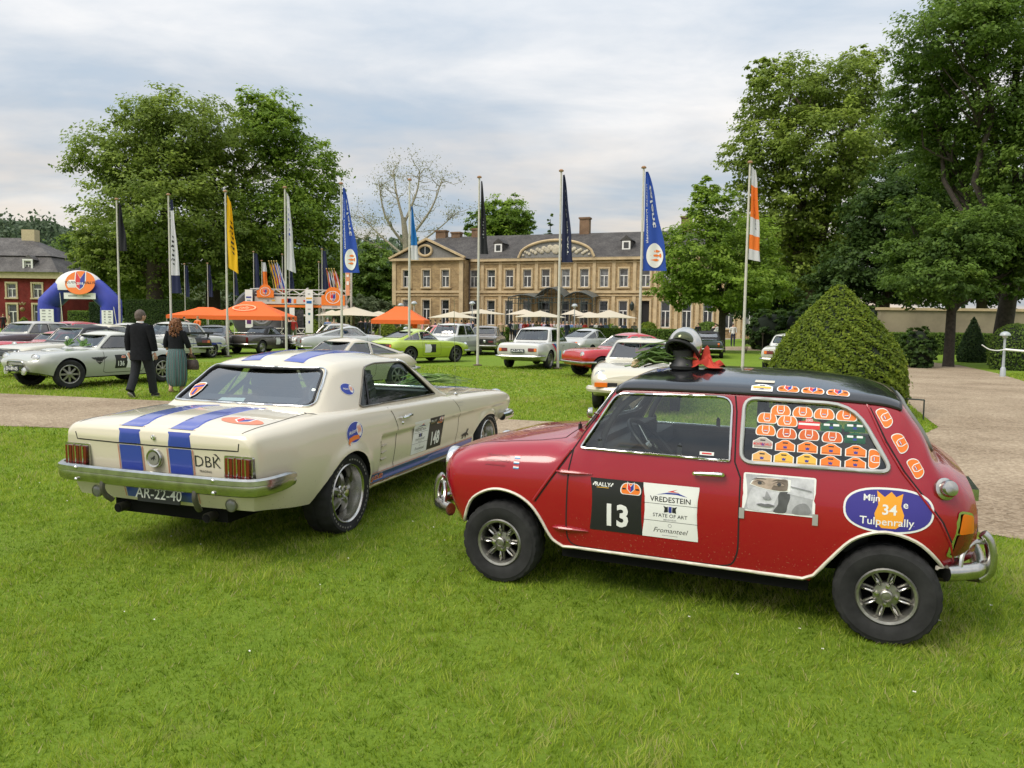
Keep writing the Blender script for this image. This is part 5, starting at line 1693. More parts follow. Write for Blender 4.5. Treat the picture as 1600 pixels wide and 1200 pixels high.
root,z = pole(1172,255,24.4,'tall flagpole with white and orange flag beside the topiary cone'); fl = pflag(root,z,24.4,260,405,19,1172,ph=1.1,w0=.25,drop=.12); o = fl.mesh('flag',WHITEF,root,[(0,.18,WHITEF),(.18,.55,ORANGEF),(.55,.72,WHITEF),(.72,.90,ORANGEF),(.90,1.01,WHITEF)]); word(fl,o,'TULPEN',.65,.30,.10,BLACKP)
# smaller banners behind the event area
sm = [(288,413,464,7,60,NAVYF,'small dark banner on a pole beside the orange tent peak'),(324,412,464,7,58,NAVYF,'small dark banner between the orange tents'),(365,418,462,6,60,NAVYF,'small dark banner above the giant tyre'),(396,394,456,9,56,NAVYF,'small navy banner above the sponsor column'),(409,408,451,8,55,ORANGEF,'small orange and white banner on the start gantry'),(441,398,455,6,57,BLACKF,'small dark banner beside the national flags'),(452,421,455,7,57,NAVYF,'small dark banner behind the start gantry'),(498,410,456,7,56,BLACKF,'small black banner left of the striped flags'),(503,390,456,9,55,NAVYF,'small navy banner above the round rally logo')]
for i,(px,y0,y1,w,D,m,lab) in enumerate(sm):
 root,z = pole(px,y0,D,lab.replace('banner','banner pole') if False else lab,.035)
 fl = pflag(root,z,D,y0 + 2,y1,w,px,ph=i * 1.3,w0=.5); fl.mesh('flag',m,root,[(0,.35,WHITEF),(.35,1.01,ORANGEF)] if m is ORANGEF else None)
REDF = mat('red flag cloth',(.55,.02,.025),.85,trans=.25)
nat = [((BLACKF,YELLOWF,REDF),424),((BLUEF,YELLOWF,REDF),428),((BLUEF,WHITEF,REDF),432),((WHITEF,BLUEF,WHITEF),436),((REDF,WHITEF,BLUEF),510),((BLACKF,WHITEF,BLACKF),514),((WHITEF,REDF,YELLOWF),518),((REDF,WHITEF,REDF),522)]
for i,(cs,px) in enumerate(nat):
 D = 51.0; b0 = dpt(px + 6,452,D); t0 = dpt(px - 4 if px < 500 else px,408 if px < 500 else 420,D)
 root = empty('flag_on_staff',(b0.x,D,0)); props(root,['black, yellow and red','blue, yellow and red','blue, white and red','white and blue','red, white and blue','black and white striped','white, red and yellow','red and white'][i] + ' flag on the start gantry ' + ('above its sponsor column' if px < 500 else 'next to the round rally logo'),'flag','national flags on the gantry')
 top = Vector((t0.x - b0.x,0,t0.z)); bot = Vector((0,0,b0.z - .4))
 b = MB(); b.tube([bot,top],.02,6); b.ball(top,.05,6,5); b.build('staff',mat('brass staff',(.5,.38,.12),.4,.6),root)
 b = MB(); n = 10; Ln = (top - bot).length * .78; dr = (bot - top).normalized()
 for k,mm in enumerate(cs):
  vs_ = []
  for j in range(n + 1):
   for e in (k,k + 1):
    q = top + dr * (Ln * j / n)
    vs_.append(q + Vector((.14 * e * (.5 + .5 * j / n),.05 * sin(j * .9 + e * 2 + i),-.12 * e)))
  b.add(vs_,[(2 * j,2 * j + 1,2 * j + 3,2 * j + 2) for j in range(n)],k)
 b.build('flag',list(cs),root,True,None)
# ------------------------------------------------------------------ inflatable arch
def inflatable():
 D = 52.0
 P = lambda px,py: dpt(px,py,D)
 o = P(124,530)
 root = empty('inflatable_arch',(o.x,D,0)); props(root,'blue inflatable start arch with white and orange domed top','arch')
 BL = mat('blue inflatable',(.035,.050,.36),.42,vary=.12,vscale=1.5,bump=.1,bscale=2)
 loc = lambda px,py,dy=0: P(px,py) - Vector((o.x,D - dy,0))
 pts = [(76,535),(76,500),(77,474),(104,455),(150,457),(178,474),(172,500),(172,535)]
 path = []
 for x,y in pts: path.append(loc(x,y))
 b = MB()
 r = .68
 segs = [loc(77,540),loc(77,474)],[loc(77,476),loc(101,447)],[loc(99,449),loc(152,452)],[loc(150,450),loc(174,477)],[loc(174,474),loc(174,540)]
 b = MB(); b.tube(resample([loc(77,538),loc(77,473),loc(103,449),loc(150,451),loc(174,474),loc(174,538)],.3),r,14,0,False); b.build('tube',BL,root,True,50)
 c = loc(124,451); b = MB(); b.ball((c.x,0,c.z),1.0,22,12,0,(1.62,.9,1.22),-.1); b.build('dome',mat('white inflatable',(.70,.68,.66),.5),root)
 c = loc(136,444)
 d = Decal(plane_put(Vector((c.x,-.80,c.z)),(1,0,0),(0,.18,1)),[ORANGEP],base=.03,step=.01)
 d.poly([(a * 1.0,b_ * .78 + .05) for a,b_ in ellipse(0,0,1,1,28)],ORANGEP)
 rally_tulip = [(-.36,.88),(-.38,.2),(-.25,-.25),(0,-.45),(.25,-.25),(.38,.2),(.36,.88),(0,.35)]
 d.poly(rally_tulip,WHITEP)
 d.poly([(a * .82,b_ * .88) for a,b_ in [(-.36,.88),(-.38,.2),(-.25,-.25),(0,-.45),(0,.35)]],REDP)
 d.poly([(a * .82,b_ * .88) for a,b_ in [(.36,.88),(.38,.2),(.25,-.25),(0,-.45),(0,.35)]],BLUEP,up=False)
 d.text('TULPEN',-.62,.05,.22,BLACKP,.01,up=False); d.text('RALLYE',.64,.05,.22,BLACKP,.01,up=False); d.text('2018',0,-.02,.22,WHITEP,.02)
 d.build('rally_logo',root)
 def panel(px0,py0,px1,py1,name,lines,dy=-.75):
  a,c = loc(px0,py0),loc(px1,py1)
  b = MB(); b.box(((a.x + c.x) / 2,dy,(a.z + c.z) / 2),(c.x - a.x,.04,a.z - c.z))
  rr = np.random.default_rng(int(px0))
  for i in range(lines):
   z = c.z + (a.z - c.z) * (i + .5) / lines
   for t in (.28,.72):
    w = (c.x - a.x) * rr.uniform(.12,.3); b.box((a.x + (c.x - a.x) * t,dy - .025,z),(w,.01,.05 + .06 * rr.uniform()),mi=1)
  b.build(name,[WHITEP,GREYP],root,False)
 panel(110,458,159,468,'sponsor_band',1); panel(73,483,95,516,'sponsor_panel',7); panel(168,485,186,514,'sponsor_panel',7)
 for (a,c) in (((103,458),(130,508)),((186,480),(212,503))):
  b = MB(); q = loc(*a); e = loc(*c); b.tube([(q.x,-.7,q.z),(e.x,-2.2,0)],.02,5); b.build('guy_rope',mat('rope',(.45,.45,.33),.8),root)
inflatable()
# ------------------------------------------------------------------ tents and parasols
TENT = mat('orange tent canvas',(.86,.155,.025),.7,trans=.18)
def tent(px,peak_y,D,w,label,eave=1.72,dep=None,logo=False):
 p = dpt(px,peak_y,D); k = D / FPX; dep = dep or w
 root = empty('pop_up_tent',(p.x,D,0)); props(root,label,'tent')
 h = w / 2; q = dep / 2; zp = p.z
 b = MB(); n = 10; vs_ = []
 ridge = w * .12
 for i in range(n + 1):
  t = i / n; z = zp - (zp - eave) * (t ** .82); x = ridge + (h - ridge) * t; y = .05 + (q - .05) * t
  vs_ += [(-x,-y,z),(x,-y,z),(x,y,z),(-x,y,z)]
 fs = [(0,1,2,3)]
 for i in range(n):
  for j in range(4):
   l = (j + 1) % 4; fs.append((i * 4 + j,(i + 1) * 4 + j,(i + 1) * 4 + l,i * 4 + l))
 b.add(vs_,fs)
 b.build('canopy',TENT,root,True,25)
 b = MB()
 for s1,s2 in (((-h,-q),(h,-q)),((h,-q),(h,q)),((h,q),(-h,q)),((-h,q),(-h,-q))):
  b.add([(*s1,eave),(*s2,eave),(*s2,eave - .24),(*s1,eave - .24)],[(0,1,2,3)])
 b.build('valance',TENT,root,False)
 for sx in (-1,1):
  for sy in (-1,1):
   b = MB(); b.box((sx * (h - .04),sy * (q - .04),eave / 2),(.05,.05,eave)); b.build('leg',DULLCHROME,root,False)
 if logo:
  d = Decal(plane_put(Vector((-.15,-(q * .55),eave + (zp - eave) * .45)),(1,0,0),(0,q * .5,(zp - eave) * .62)),[WHITEP],base=.05)
  d.poly(ellipse(-.1,.1,.7,.34,24),mat('pale orange print on canvas',(.85,.42,.25),.7),[ellipse(-.1,.1,.62,.27,24)])
  d.text('rally',-.1,.1,.36,mat('pale orange print on canvas',(.85,.42,.25),.7),.0,.3,up=False)
  d.build('canvas_print',root)
tent(395,471,46,4.4,'large orange pop-up tent with printed logo beside the giant tyre',1.72,3.0,True)
tent(322,480,55,4.4,'orange pop-up tent half hidden behind the larger tent',1.75,3.0)
tent(627,479,47,3.15,'orange pop-up tent in front of the chateau wing',1.60,3.0)
PARA = mat('cream parasol canvas',(.68,.60,.47),.8,trans=.25)
def parasol(px,py,edge_y,wpx,D,label):
 p = dpt(px,py,D); k = D / FPX; r = wpx * k / 2; ze = dpt(px,edge_y,D).z
 root = empty('parasol',(p.x,D,0)); props(root,label,'parasol',None)
 b = MB(); n = 8
 cs = [(r * cos(a),r * sin(a)) for a in [pi / 8 + i * pi / 4 for i in range(8)]]
 sq = [(-1,-1),(0,-1.0),(1,-1),(1.0,0),(1,1),(0,1.0),(-1,1),(-1.0,0)]
 rings = []
 for t in (0,.12,.35,.6,.82,1.0):
  rings += [(r * .96 * t * a,r * .96 * t * c,p.z - (p.z - ze) * (t ** .9) + (.05 * t if (a == 0 or c == 0) else 0)) for a,c in sq]
 fs = [(i * 8 + j,(i + 1) * 8 + j,(i + 1) * 8 + (j + 1) % 8,i * 8 + (j + 1) % 8) for i in range(5) for j in range(8)]
 b.add(rings,fs); b.build('canopy',PARA,root,True,20)
 b = MB(); b.tube([(0,0,0),(0,0,p.z + .1)],.04,8); b.lathe([(.3,0),(.3,.08),(.06,.12)],10); b.build('post',mat('brown pole',(.10,.07,.05),.6),root)
for a in ((709,486,497,77,58,'cream parasol beside the orange tent before the chateau wing'),(752,483,491,78,64,'cream parasol just behind the black flag pole'),(819,483,492,58,78,'cream parasol under the end of the iron canopy'),(844,485,496,80,60,'cream parasol above the white saloon'),(897,483,492,42,80,'small cream parasol beside the terrace lamp'),(921,487,494,55,74,'cream parasol half hidden behind a wider one'),(952,484,497,80,58,'wide cream parasol before the chateau doorway side'),(930,489,497,60,68,'low cream parasol behind the wide one'),(553,479,494,100,50,'wide cream parasol behind the truss pillar'),(592,486,494,60,60,'cream parasol between truss pillar and orange tent'),(519,484,493,46,62,'cream parasol behind the start gantry logo'),(460,486,494,40,66,'cream parasol tip beside the sponsor column')):
 parasol(*a)
# ------------------------------------------------------------------ start gantry and giant tyre
def gantry():
 D = 50.0
 o = dpt(470,530,D)
 root = empty('start_gantry',(o.x,D,0)); props(root,'white truss start gantry with orange and white sponsor banners','gantry')
 L = lambda px,py,dy=0.0: dpt(px,py,D) - Vector((o.x,D - dy,0))
 WT = mat('white truss',(.62,.60,.55),.45)
 def truss(a,c,w=.30,name='truss',n=None):
  a,c = Vector(a),Vector(c); d = (c - a); n = n or max(2,int(d.length / .5)); dn = d.normalized()
  s = dn.cross(Vector((0,1,0)));
  if s.length < .1: s = Vector((1,0,0))
  s.normalize(); b = MB(); y = Vector((0,1,0))
  for i,j in ((-1,-1),(1,-1),(1,1),(-1,1)): b.tube([a + s * i * w / 2 + y * j * w / 2,c + s * i * w / 2 + y * j * w / 2],.028,6)
  for k in range(n):
   p,q = a + d * (k / n),a + d * ((k + 1) / n)
   for j in (-1,1): b.tube([p + s * (w / 2) * (1 if k % 2 else -1) + y * j * w / 2,q - s * (w / 2) * (1 if k % 2 else -1) + y * j * w / 2],.018,5)
  return b.build(name,WT,root)
 truss(L(392,455),L(548,458)); truss(L(401,473),L(426,453),.2,'stair_rail'); truss(L(451,480),L(483,452),.2,'stair_rail')
 for x,y0 in ((503,468),(545,424)): truss(L(x,540),L(x,y0),.32,'tower')
 for x0,x1 in ((415,447),(450,480)):
  b = MB()
  for y in (513,521): b.tube([L(x0,y,-.5),L(x1,y,-.5)],.03,6)
  n = 5
  for i in range(n):
   a,c = x0 + (x1 - x0) * i / n,x0 + (x1 - x0) * (i + 1) / n
   b.tube([L(a,513 if i % 2 else 521,-.5),L(c,521 if i % 2 else 513,-.5)],.022,5)
  b.build('barrier_rail',WT,root)
 def banner(px0,py0,px1,py1,m,name,dy=-.4,marks=(),th=.06):
  a,c = L(px0,py0,dy),L(px1,py1,dy)
  b = MB(); b.box(((a.x + c.x) / 2,dy,(a.z + c.z) / 2),(c.x - a.x,th,a.z - c.z)); ms = [m]
  for (u,v,w,h,mm) in marks:
   if mm not in ms: ms.append(mm)
   b.box((a.x + (c.x - a.x) * u,dy - th / 2 - .006,c.z + (a.z - c.z) * v),((c.x - a.x) * w,.012,(a.z - c.z) * h),mi=ms.index(mm))
  return b.build(name,ms,root,False)
 banner(401,463,505,476,mat('off-white banner',(.60,.56,.52),.7),'banner',-.35,[(.2,.45,.03,.25,GREYP),(.28,.45,.05,.2,YELLOWP),(.42,.4,.04,.55,ORANGEP),(.52,.45,.05,.6,BLUEP),(.50,.5,.05,.5,REDP),(.6,.4,.04,.55,ORANGEP),(.75,.45,.05,.2,REDP),(.87,.45,.04,.2,GREYP)])
 banner(401,476,506,481,ORANGEP,'banner',-.36); banner(505,477,545,483,mat('off-white banner',(.60,.56,.52),.7),'banner',-.40,[(.5,.5,.2,.4,GREYP)])
 banner(388,453,400,512,WHITEP,'sponsor_column',-.6,[(.5,.80,.7,.04,BLUEP),(.5,.72,.5,.03,GREYP),(.5,.16,.6,.12,mat('purple print',(.10,.02,.14),.5)),(.5,.4,.5,.03,GREYP)])
 banner(481,453,493,520,WHITEP,'sponsor_column',-.6,[(.5,.9,.3,.02,GREYP),(.5,.80,.8,.03,YELLOWP),(.5,.71,.7,.06,SKYF),(.5,.55,.4,.02,GREYP),(.5,.44,.3,.05,mat('teal print',(.02,.12,.14),.5)),(.5,.25,.2,.06,BLUEP)])
 banner(456,481,464,524,WHITEP,'sponsor_column',-.5,[(.5,.7,.5,.08,GREYP),(.5,.4,.4,.05,GREYP)])
 banner(543,424,549,462,mat('orange white banner',(.72,.30,.16),.7),'banner',-.5,[(.5,.5,.6,.15,WHITEP),(.5,.8,.6,.1,WHITEP)])
 for cx,cy,k in ((523,466,1.0),(418,457,.72)):
  c = L(cx,cy,-.45); R_ = 18 * D / FPX * k
  arch = [(-R_,-.48 * R_ * 1.3),(R_,-.48 * R_ * 1.3),(R_,.18 * R_)] + [(R_ * .72 * cos(t),.18 * R_ + R_ * .75 * sin(t)) for t in np.linspace(.15,pi - .15,14)] + [(-R_,.18 * R_)]
  b = MB(); b.prism([(c.x + a,c.z + e) for a,e in arch],-.48,-.40,'xz'); o2 = b.build('logo_board',ORANGEP,root,False)
  d = Decal(plane_put(Vector((c.x,-.485,c.z)),(1,0,0),(0,0,1)),[WHITEP],base=.006,step=.004)
  sc = R_ * .62
  rg = [(sc * 1.0 * cos(t),sc * .86 * sin(t) + sc * .1) for t in np.linspace(0,2 * pi,28)[:-1]]
  d.poly(rg,WHITEP,[[(a * .91,sc * .1 + (e - sc * .1) * .91) for a,e in rg]])
  tu = lambda s_: [(sc * s_ * a,sc * s_ * b_) for a,b_ in [(-.38,.85),(-.40,.1),(-.2,-.35),(0,-.5),(.2,-.35),(.40,.1),(.38,.85),(.15,.4),(0,.8),(-.15,.4)]]
  d.poly(tu(1.0),WHITEP); d.poly(tu(.85),REDP); d.poly([p for p in tu(.85) if p[0] >= 0] + [(0,-.3 * sc)],BLUEP)
  d.text('RALLY',0,-.15 * sc,sc * .28,WHITEP,.02)
  d.build('logo',o2)
 b = MB()
 a,c = L(395,522),L(500,527); b.box(((a.x + c.x) / 2,.6,.22),(c.x - a.x,2.4,.44)); b.build('ramp_deck',mat('dark ramp',(.05,.05,.05),.8),root,False)
 a = L(437,497,1.2); b = MB(); b.box((a.x,1.3,1.35),(2.4,.06,1.7)); b.build('black_backdrop',mat('patterned dark cloth',(.03,.03,.033),.8,col2=(.14,.14,.145),vscale=9),root,False)
gantry()
def giant_tyre():
 D = 49.5; c = dpt(401,492,D); k = D / FPX
 root = empty('giant_tyre',(c.x,D + 1.0,0),R(14)); props(root,'giant grey inflatable tyre behind the orange tent','tyre')
 R_ = 44 * k; zc = R_ * .98
 b = MB(); rr = R_ * .30; n = 44
 prof = [(R_ - rr * 2.0,-.32),(R_ - rr * 1.6,-.50),(R_ - rr * .8,-.62),(R_ - rr * .25,-.58),(R_,-.40),(R_,-.28),(R_ - .05,-.26),(R_ - .05,-.14),(R_,-.12),(R_,.12),(R_ - .05,.14),(R_ - .05,.26),(R_,.28),(R_,.40),(R_ - rr * .25,.58),(R_ - rr * .8,.62),(R_ - rr * 1.6,.50),(R_ - rr * 2,.32),(R_ - rr * 2.0,-.32)]
 b.lathe([(a,h) for a,h in prof],n,'y',(0,0,zc)); b.build('tread_and_wall',mat('grey tyre vinyl',(.065,.067,.070),.5,vary=.2,vscale=2),root,True,30)
 b = MB(); b.lathe([(R_ - rr * 2.0,-.34),(R_ - rr * 2.3,-.42),(R_ - rr * 2.5,-.36),(R_ * .12,-.30),(0,-.30)],30,'y',(0,0,zc),mfun=lambda i: 1 if i < 2 else 0)
 for i in range(10):
  a = 2 * pi * i / 10; b.bar((R_ * .1 * cos(a),-.36,zc + R_ * .1 * sin(a)),(R_ * .34 * cos(a),-.36,zc + R_ * .34 * sin(a)),.14,.05,1,up=(0,1,0))
 b.build('hub',[mat('dark hub vinyl',(.16,.165,.17),.5),mat('silver vinyl',(.34,.35,.36),.4)],root)
giant_tyre()
# ------------------------------------------------------------------ lamps, barriers
LAMPW = mat('grey lamp dome',(.38,.41,.43),.35,coat=.3)
def dome_lamp(px,top_y,D,label,r=.30,low=False):
 t = dpt(px,top_y,D); root = empty('dome_lamp',(t.x,D,0)); props(root,label,'lamp'); z = t.z
 b = MB(); b.tube([(0,0,0),(0,0,z * .45),(0,0,z - r * .8)],[.055,.04,.035],8); b.lathe([(.09,0),(.08,.25),(.05,.32)],10); b.build('post',LAMPW,root)
 b = MB(); b.ball((0,0,z - r * .75),r,18,8,0,(1,1,.85),0.0); b.lathe([(r,z - r * .75),(r * .9,z - r * .82),(0,z - r * .82)],18); b.build('dome',LAMPW,root)
 b = MB(); b.lathe([(r * .35,z - r * 1.25),(r * .45,z - r * 1.1),(r * .5,z - r * .8)],12); b.build('lens',mat('frosted lens',(.5,.5,.48),.4),root)
for a in ((647,471,60,'dome lamp standing just behind the orange tent'),(626,474,64,'dome lamp behind the orange tent peak'),(738,471,60,'dome lamp beside the black flag pole'),(898,475,60,'dome lamp standing among the terrace parasols')): dome_lamp(*a,r=.24)
dome_lamp(634,511,42,'low dome bollard lamp behind the lime green car',.14)
dome_lamp(1571,518.5,25.0,'white dome bollard lamp at the edge of the gravel drive',.16)
root = empty('barrier_pole',(dpt(1571,545,24.9).x,24.9,0)); props(root,'white barrier pole and tape tied to the bollard lamp','barrier')
a = dpt(1573,546,24.9); b = MB(); b.tube([(.0,0,a.z),(1.2,-1.2,a.z - .12),(3.6,-3.6,a.z - .2)],.035,8); b.build('pole',WHITEP,root)
b = MB(); b.tube(spline([(0,0,a.z),(-.25,.02,a.z - .04),(-.5,.05,a.z + .0),(-.72,.08,a.z + .14)],5),.018,5); b.build('tape',WHITEP,root)
b = MB(); b.tube([(3.6,-3.6,0),(3.6,-3.6,1.2)],.04,8); b.build('barrier_post',WHITEP,root)
root = empty('fence_hoop',(gpt(1429,655).x,gpt(1429,655).y,0)); props(root,'small dark iron hoop at the foot of the topiary cone','hoop')
b = MB(); b.tube(spline([(-.16,.1,0),(-.16,.1,.30),(-.14,.08,.335),(.10,-.04,.335),(.12,-.05,.30),(.12,-.05,0)],3),.012,6); b.build('hoop',IRON,root)
root = empty('crowd_barrier',(dpt(170,520,43).x,43,0)); props(root,'long grey crowd barrier in front of the inflatable arch','barrier')
for i in range(4):
 b = MB(); x0 = -4.2 + 2.1 * i
 b.tube([(x0,0,.05),(x0,0,1.12),(x0 + 2.0,0,1.12),(x0 + 2.0,0,.05)],.02,6); b.tube([(x0,0,.2),(x0 + 2,0,.2)],.015,6)
 for k in range(1,12): b.tube([(x0 + k * 2 / 12,0,.2),(x0 + k * 2 / 12,0,1.12)],.008,4)
 b.build('barrier_section',DULLCHROME,root)
b = MB(); g = gpt(1110,541)
for i,px in enumerate((1165,1182)):
 pass
root = empty('young_rose',(dpt(1166,540,43).x,43,0)); props(root,'bare little standard bush with stake before the long hedge','bush')
b = MB()
for a in (-.35,-.12,.12,.35): b.tube([(0,0,0),(a * .5,0,.7),(a,0,1.3)],.014,5)
b.build('twigs',BARKD,root); b = MB(); b.tube([(.9,0,0),(.9,0,1.1)],.03,6); b.box((.9,0,1.1),(.15,.04,.08)); b.build('stake',BARK,root)
# ------------------------------------------------------------------ the red mini
RED = paint('mini red paint',(0.31,0.001,0.012),dirt=0.015,dcol=(0.34,0.22,0.16),zmax=0.45,rough=0.25,speck=0.3,coat=.7)
BLACKROOF = paint('mini black roof',(0.012,0.012,0.014),rough=0.22)
CREAMTRIM = mat('cream trim',(0.62,0.57,0.48),0.35,vary=0.12,vscale=30)
GREYRUB = mat('grey window rubber',(0.42,0.43,0.43),0.45)
def rally_board(put,x0,x1,z0,z1,num,f,parent,left_first=True):
 """competitor board: black half with the number, white half with the sponsors. x0..x1 in reading order"""
 d = Decal(put,[BLACKP],res=0.03)
 X = lambda t: x0 + (x1 - x0) * t
 Z = lambda t: z0 + (z1 - z0) * t
 W,H = abs(x1 - x0),z1 - z0
 fl = 1 if x1 > x0 else -1
 b0,b1,w0,w1 = (0.0,0.5,0.5,1.0) if left_first else (0.5,1.0,0.0,0.5)
 q = lambda a,b,c,e: [(X(a),Z(c)),(X(b),Z(c)),(X(b),Z(e)),(X(a),Z(e))]
 d.poly(q(b0,b1,0,1),BLACKP)
 d.poly(q(w0,w1,0,1),WHITEP,up=False)
 bm_,wm = (b0 + b1) / 2,(w0 + w1) / 2
 d.text(num,X(bm_),Z(0.30),H * 0.57,WHITEP,0.034,flip=fl,sx=0.92 if len(num) < 3 else 0.80)
 d.text('RALLY',X(b0 + 0.12),Z(0.885),H * 0.105,WHITEP,0.02,flip=fl,up=False)
 d.poly([(X(b0 + 0.06),Z(0.825)),(X(b0 + 0.18),Z(0.825)),(X(b0 + 0.175),Z(0.835)),(X(b0 + 0.065),Z(0.835))],YELLOWP,up=False)
 for t in (0.035,0.205):
  for i in range(2):
   d.poly([(X(b0 + t - 0.012 + 0.012 * i),Z(0.86 + 0.03 * i)),(X(b0 + t + 0.012 * i),Z(0.86 + 0.03 * i)),(X(b0 + t + 0.004 + 0.012 * i),Z(0.90 + 0.03 * i)),(X(b0 + t - 0.008 + 0.012 * i),Z(0.90 + 0.03 * i))],WHITEP,up=False)
 L0 = d.layer
 rally_badge(d,X(b0 + 0.385),Z(0.86),W * 0.19,H * 0.23,fl,kind=1)
 d.layer = L0
 # sponsors
 d.poly([(X(w0 + 0.12),Z(0.80)),(X(w0 + 0.22),Z(0.855)),(X(w0 + 0.32),Z(0.86)),(X(w0 + 0.40),Z(0.80)),(X(w0 + 0.30),Z(0.83)),(X(w0 + 0.20),Z(0.825))],BLUEP,up=False)
 d.poly([(X(w0 + 0.22),Z(0.868)),(X(w0 + 0.31),Z(0.925)),(X(w0 + 0.27),Z(0.885)),(X(w0 + 0.33),Z(0.866))],REDP,up=False)
 d.text('VREDESTEIN',X(wm),Z(0.72),H * 0.135,BLACKP,0.010,flip=fl,sx=1.0,up=False)
 for t in (0.635,0.315):
  d.poly(q(w0,w1,t,t + 0.007),BLACKP,up=False)
 d.text('STATE OF ART',X(wm),Z(0.425),H * 0.095,BLACKP,0.004,flip=fl,sx=1.02,up=False)
 d.text('MENSWEAR',X(wm),Z(0.350),H * 0.045,GREYP,0.004,flip=fl,up=False)
 for sx in (-1,1):
  d.poly([(X(wm + sx * 0.018),Z(0.50)),(X(wm + sx * 0.055),Z(0.485)),(X(wm + sx * 0.050),Z(0.56)),(X(wm + sx * 0.062),Z(0.61)),(X(wm + sx * 0.035),Z(0.59)),(X(wm + sx * 0.020),Z(0.60))],BLACKP,up=False)
 d.poly([(X(wm - 0.014),Z(0.50)),(X(wm),Z(0.485)),(X(wm + 0.014),Z(0.50)),(X(wm + 0.014),Z(0.60)),(X(wm - 0.014),Z(0.60))],BLUEP,up=False)
 d.text('Fromanteel',X(wm),Z(0.145),H * 0.135,BLACKP,-0.004,0.35,flip=fl,up=False)
 d.poly([(X(wm - .07),Z(.05)),(X(wm + .07),Z(.05)),(X(wm + .07),Z(.058)),(X(wm - .07),Z(.058))],GREYP,up=False)
 d.poly([(X(wm) + p[0] * 1,p[1]) for p in ellipse(0,Z(0.245),H * 0.035,H * 0.035,14)],GREYP,[[(X(wm) + p[0],p[1]) for p in ellipse(0,Z(0.245),H * 0.027,H * 0.027,14)]],up=False)
 return d.build('competitor_board',parent)
def build_mini():
 root = empty('small_car',(0.218,5.155,0),R(-23.766))
 props(root,'red classic mini with black roof and rally number 13 on its door','car')
 K = dict(
  zb=[(-.50,.37),(-.3,.33),(.3,.268),(1.8,.268),(2.2,.35),(2.485,.41)],
  yb=[(-.50,.38),(-.40,.56),(-.25,.66),(.3,.685),(1.8,.685),(2.2,.66),(2.38,.57),(2.485,.42)],
  zm=[(-.5,.58),(2.485,.60)],
  ym=[(-.50,.43),(-.465,.52),(-.40,.62),(-.335,.69),(-.25,.712),(0,.72),(2.0,.72),(2.2,.695),(2.35,.635),(2.44,.555),(2.485,.47)],
  zs=[(-.50,.70),(-.40,.752),(-.30,.785),(-.18,.812),(0,.832),(.2,.84),(.36,.846),(.44,.875),(.52,.98),(.60,1.095),(.67,1.195),(.72,1.222),(1.2,1.226),(2.0,1.206),(2.10,1.188),(2.18,1.09),(2.28,.96),(2.35,.885),(2.42,.855),(2.485,.80)],
  zc=[(-.50,.735),(-.43,.765),(-.29,.80),(0,.855),(.3,.91),(.385,.93),(.45,.965),(.55,1.075),(.64,1.185),(.70,1.245),(.8,1.285),(1.2,1.302),(1.6,1.296),(1.9,1.268),(2.05,1.228),(2.12,1.185),(2.2,1.085),(2.30,.955),(2.36,.912),(2.42,.885),(2.485,.82)],
  ys=[(-.50,.39),(-.4,.57),(-.25,.645),(.3,.66),(.42,.67),(.5,.648),(.70,.592),(1.2,.585),(2.0,.575),(2.15,.572),(2.3,.59),(2.4,.54),(2.485,.43)],
  rs=[(-.5,.10),(.3,.10),(.45,.05),(.72,.045),(2.1,.045),(2.3,.07),(2.485,.10)],
  ex=[(-.5,2.4),(.36,2.2),(.6,1.5),(2.1,1.5),(2.4,2.0),(2.485,2.2)],
 )
 lf = Loft(K,-.50,2.485,
    nose=[(.30,.09),(.36,.07),(.51,.022),(.58,.006),(.66,0),(.72,.0),(.787,.04),(.85,.1)],
    tail=[(.30,-.07),(.42,-.012),(.5,0),(.6,0),(.714,-.015),(.818,-.05),(.92,-.11)],
    nx=110,tfade=0.3,fade=0.35,dens=list(np.linspace(.36,.76,34)) + list(np.linspace(2.04,2.4,26)))
 lf.make()
 L_,R_ = lf.side(-1),lf.side(1)
 body = lf.obj('body',[RED,UNDER],root)
 # hollow cabin, openings, arches
 V,F,n = lf.mesh(0.030,0.40,2.26,0.30)
 boolean(body,mesh_cutter(V,F,INTERIOR))
 doorwin = rounded([(0.492,.853),(0.680,1.168),(1.312,1.178),(1.318,.847)],[.02,.05,.07,.012])
 quartwin = rounded([(1.374,1.176),(1.905,1.168),(2.088,.855),(1.374,.848)],[.06,.13,.06,.06])
 farch = [(-.30,.05),(-.275,.30)] + [tuple(p) for p in spline([(-.252,.346),(-.192,.478),(-.121,.538),(-.037,.570),(.047,.570),(.135,.545),(.211,.495),(.266,.425),(.307,.352),(.341,.304),(.401,.270)],3)] + [(.43,.05)]
 rarch = [(1.72,.05),(1.735,.27)] + [tuple(p) for p in spline([(1.752,.300),(1.835,.411),(1.918,.507),(2.012,.557),(2.096,.566),(2.201,.532),(2.275,.471),(2.35,.372)],3)] + [(2.37,.33),(2.40,.05)]
 c = MB()
 for pl in (doorwin,quartwin):
  c.prism(pl,-1.2,1.2,'xz')
 boolean(body,cutter(c,m=BLACK))
 wsp = rounded([(-.585,.945),(.585,.945),(.515,1.195),(-.515,1.195)],.06)
 rwp = rounded([(-.50,.945),(.50,.945),(.455,1.165),(-.455,1.165)],.07)
 c = MB(); c.prism(wsp,.25,.85,'yz'); c.prism(rwp,1.90,2.45,'yz')
 boolean(body,cutter(c,m=BLACK))
 c = MB()
 for pl in (farch,rarch):
  for sg in (-1,1):
   c.prism(pl,sg * .40,sg * 1.1,'xz')
 boolean(body,cutter(c,m=UNDER))
 body.data.set_sharp_from_angle(angle=R(32))
 # roof skin: the loft from the gutter up, a touch proud
 b = MB(); vs_,fs = [],[]
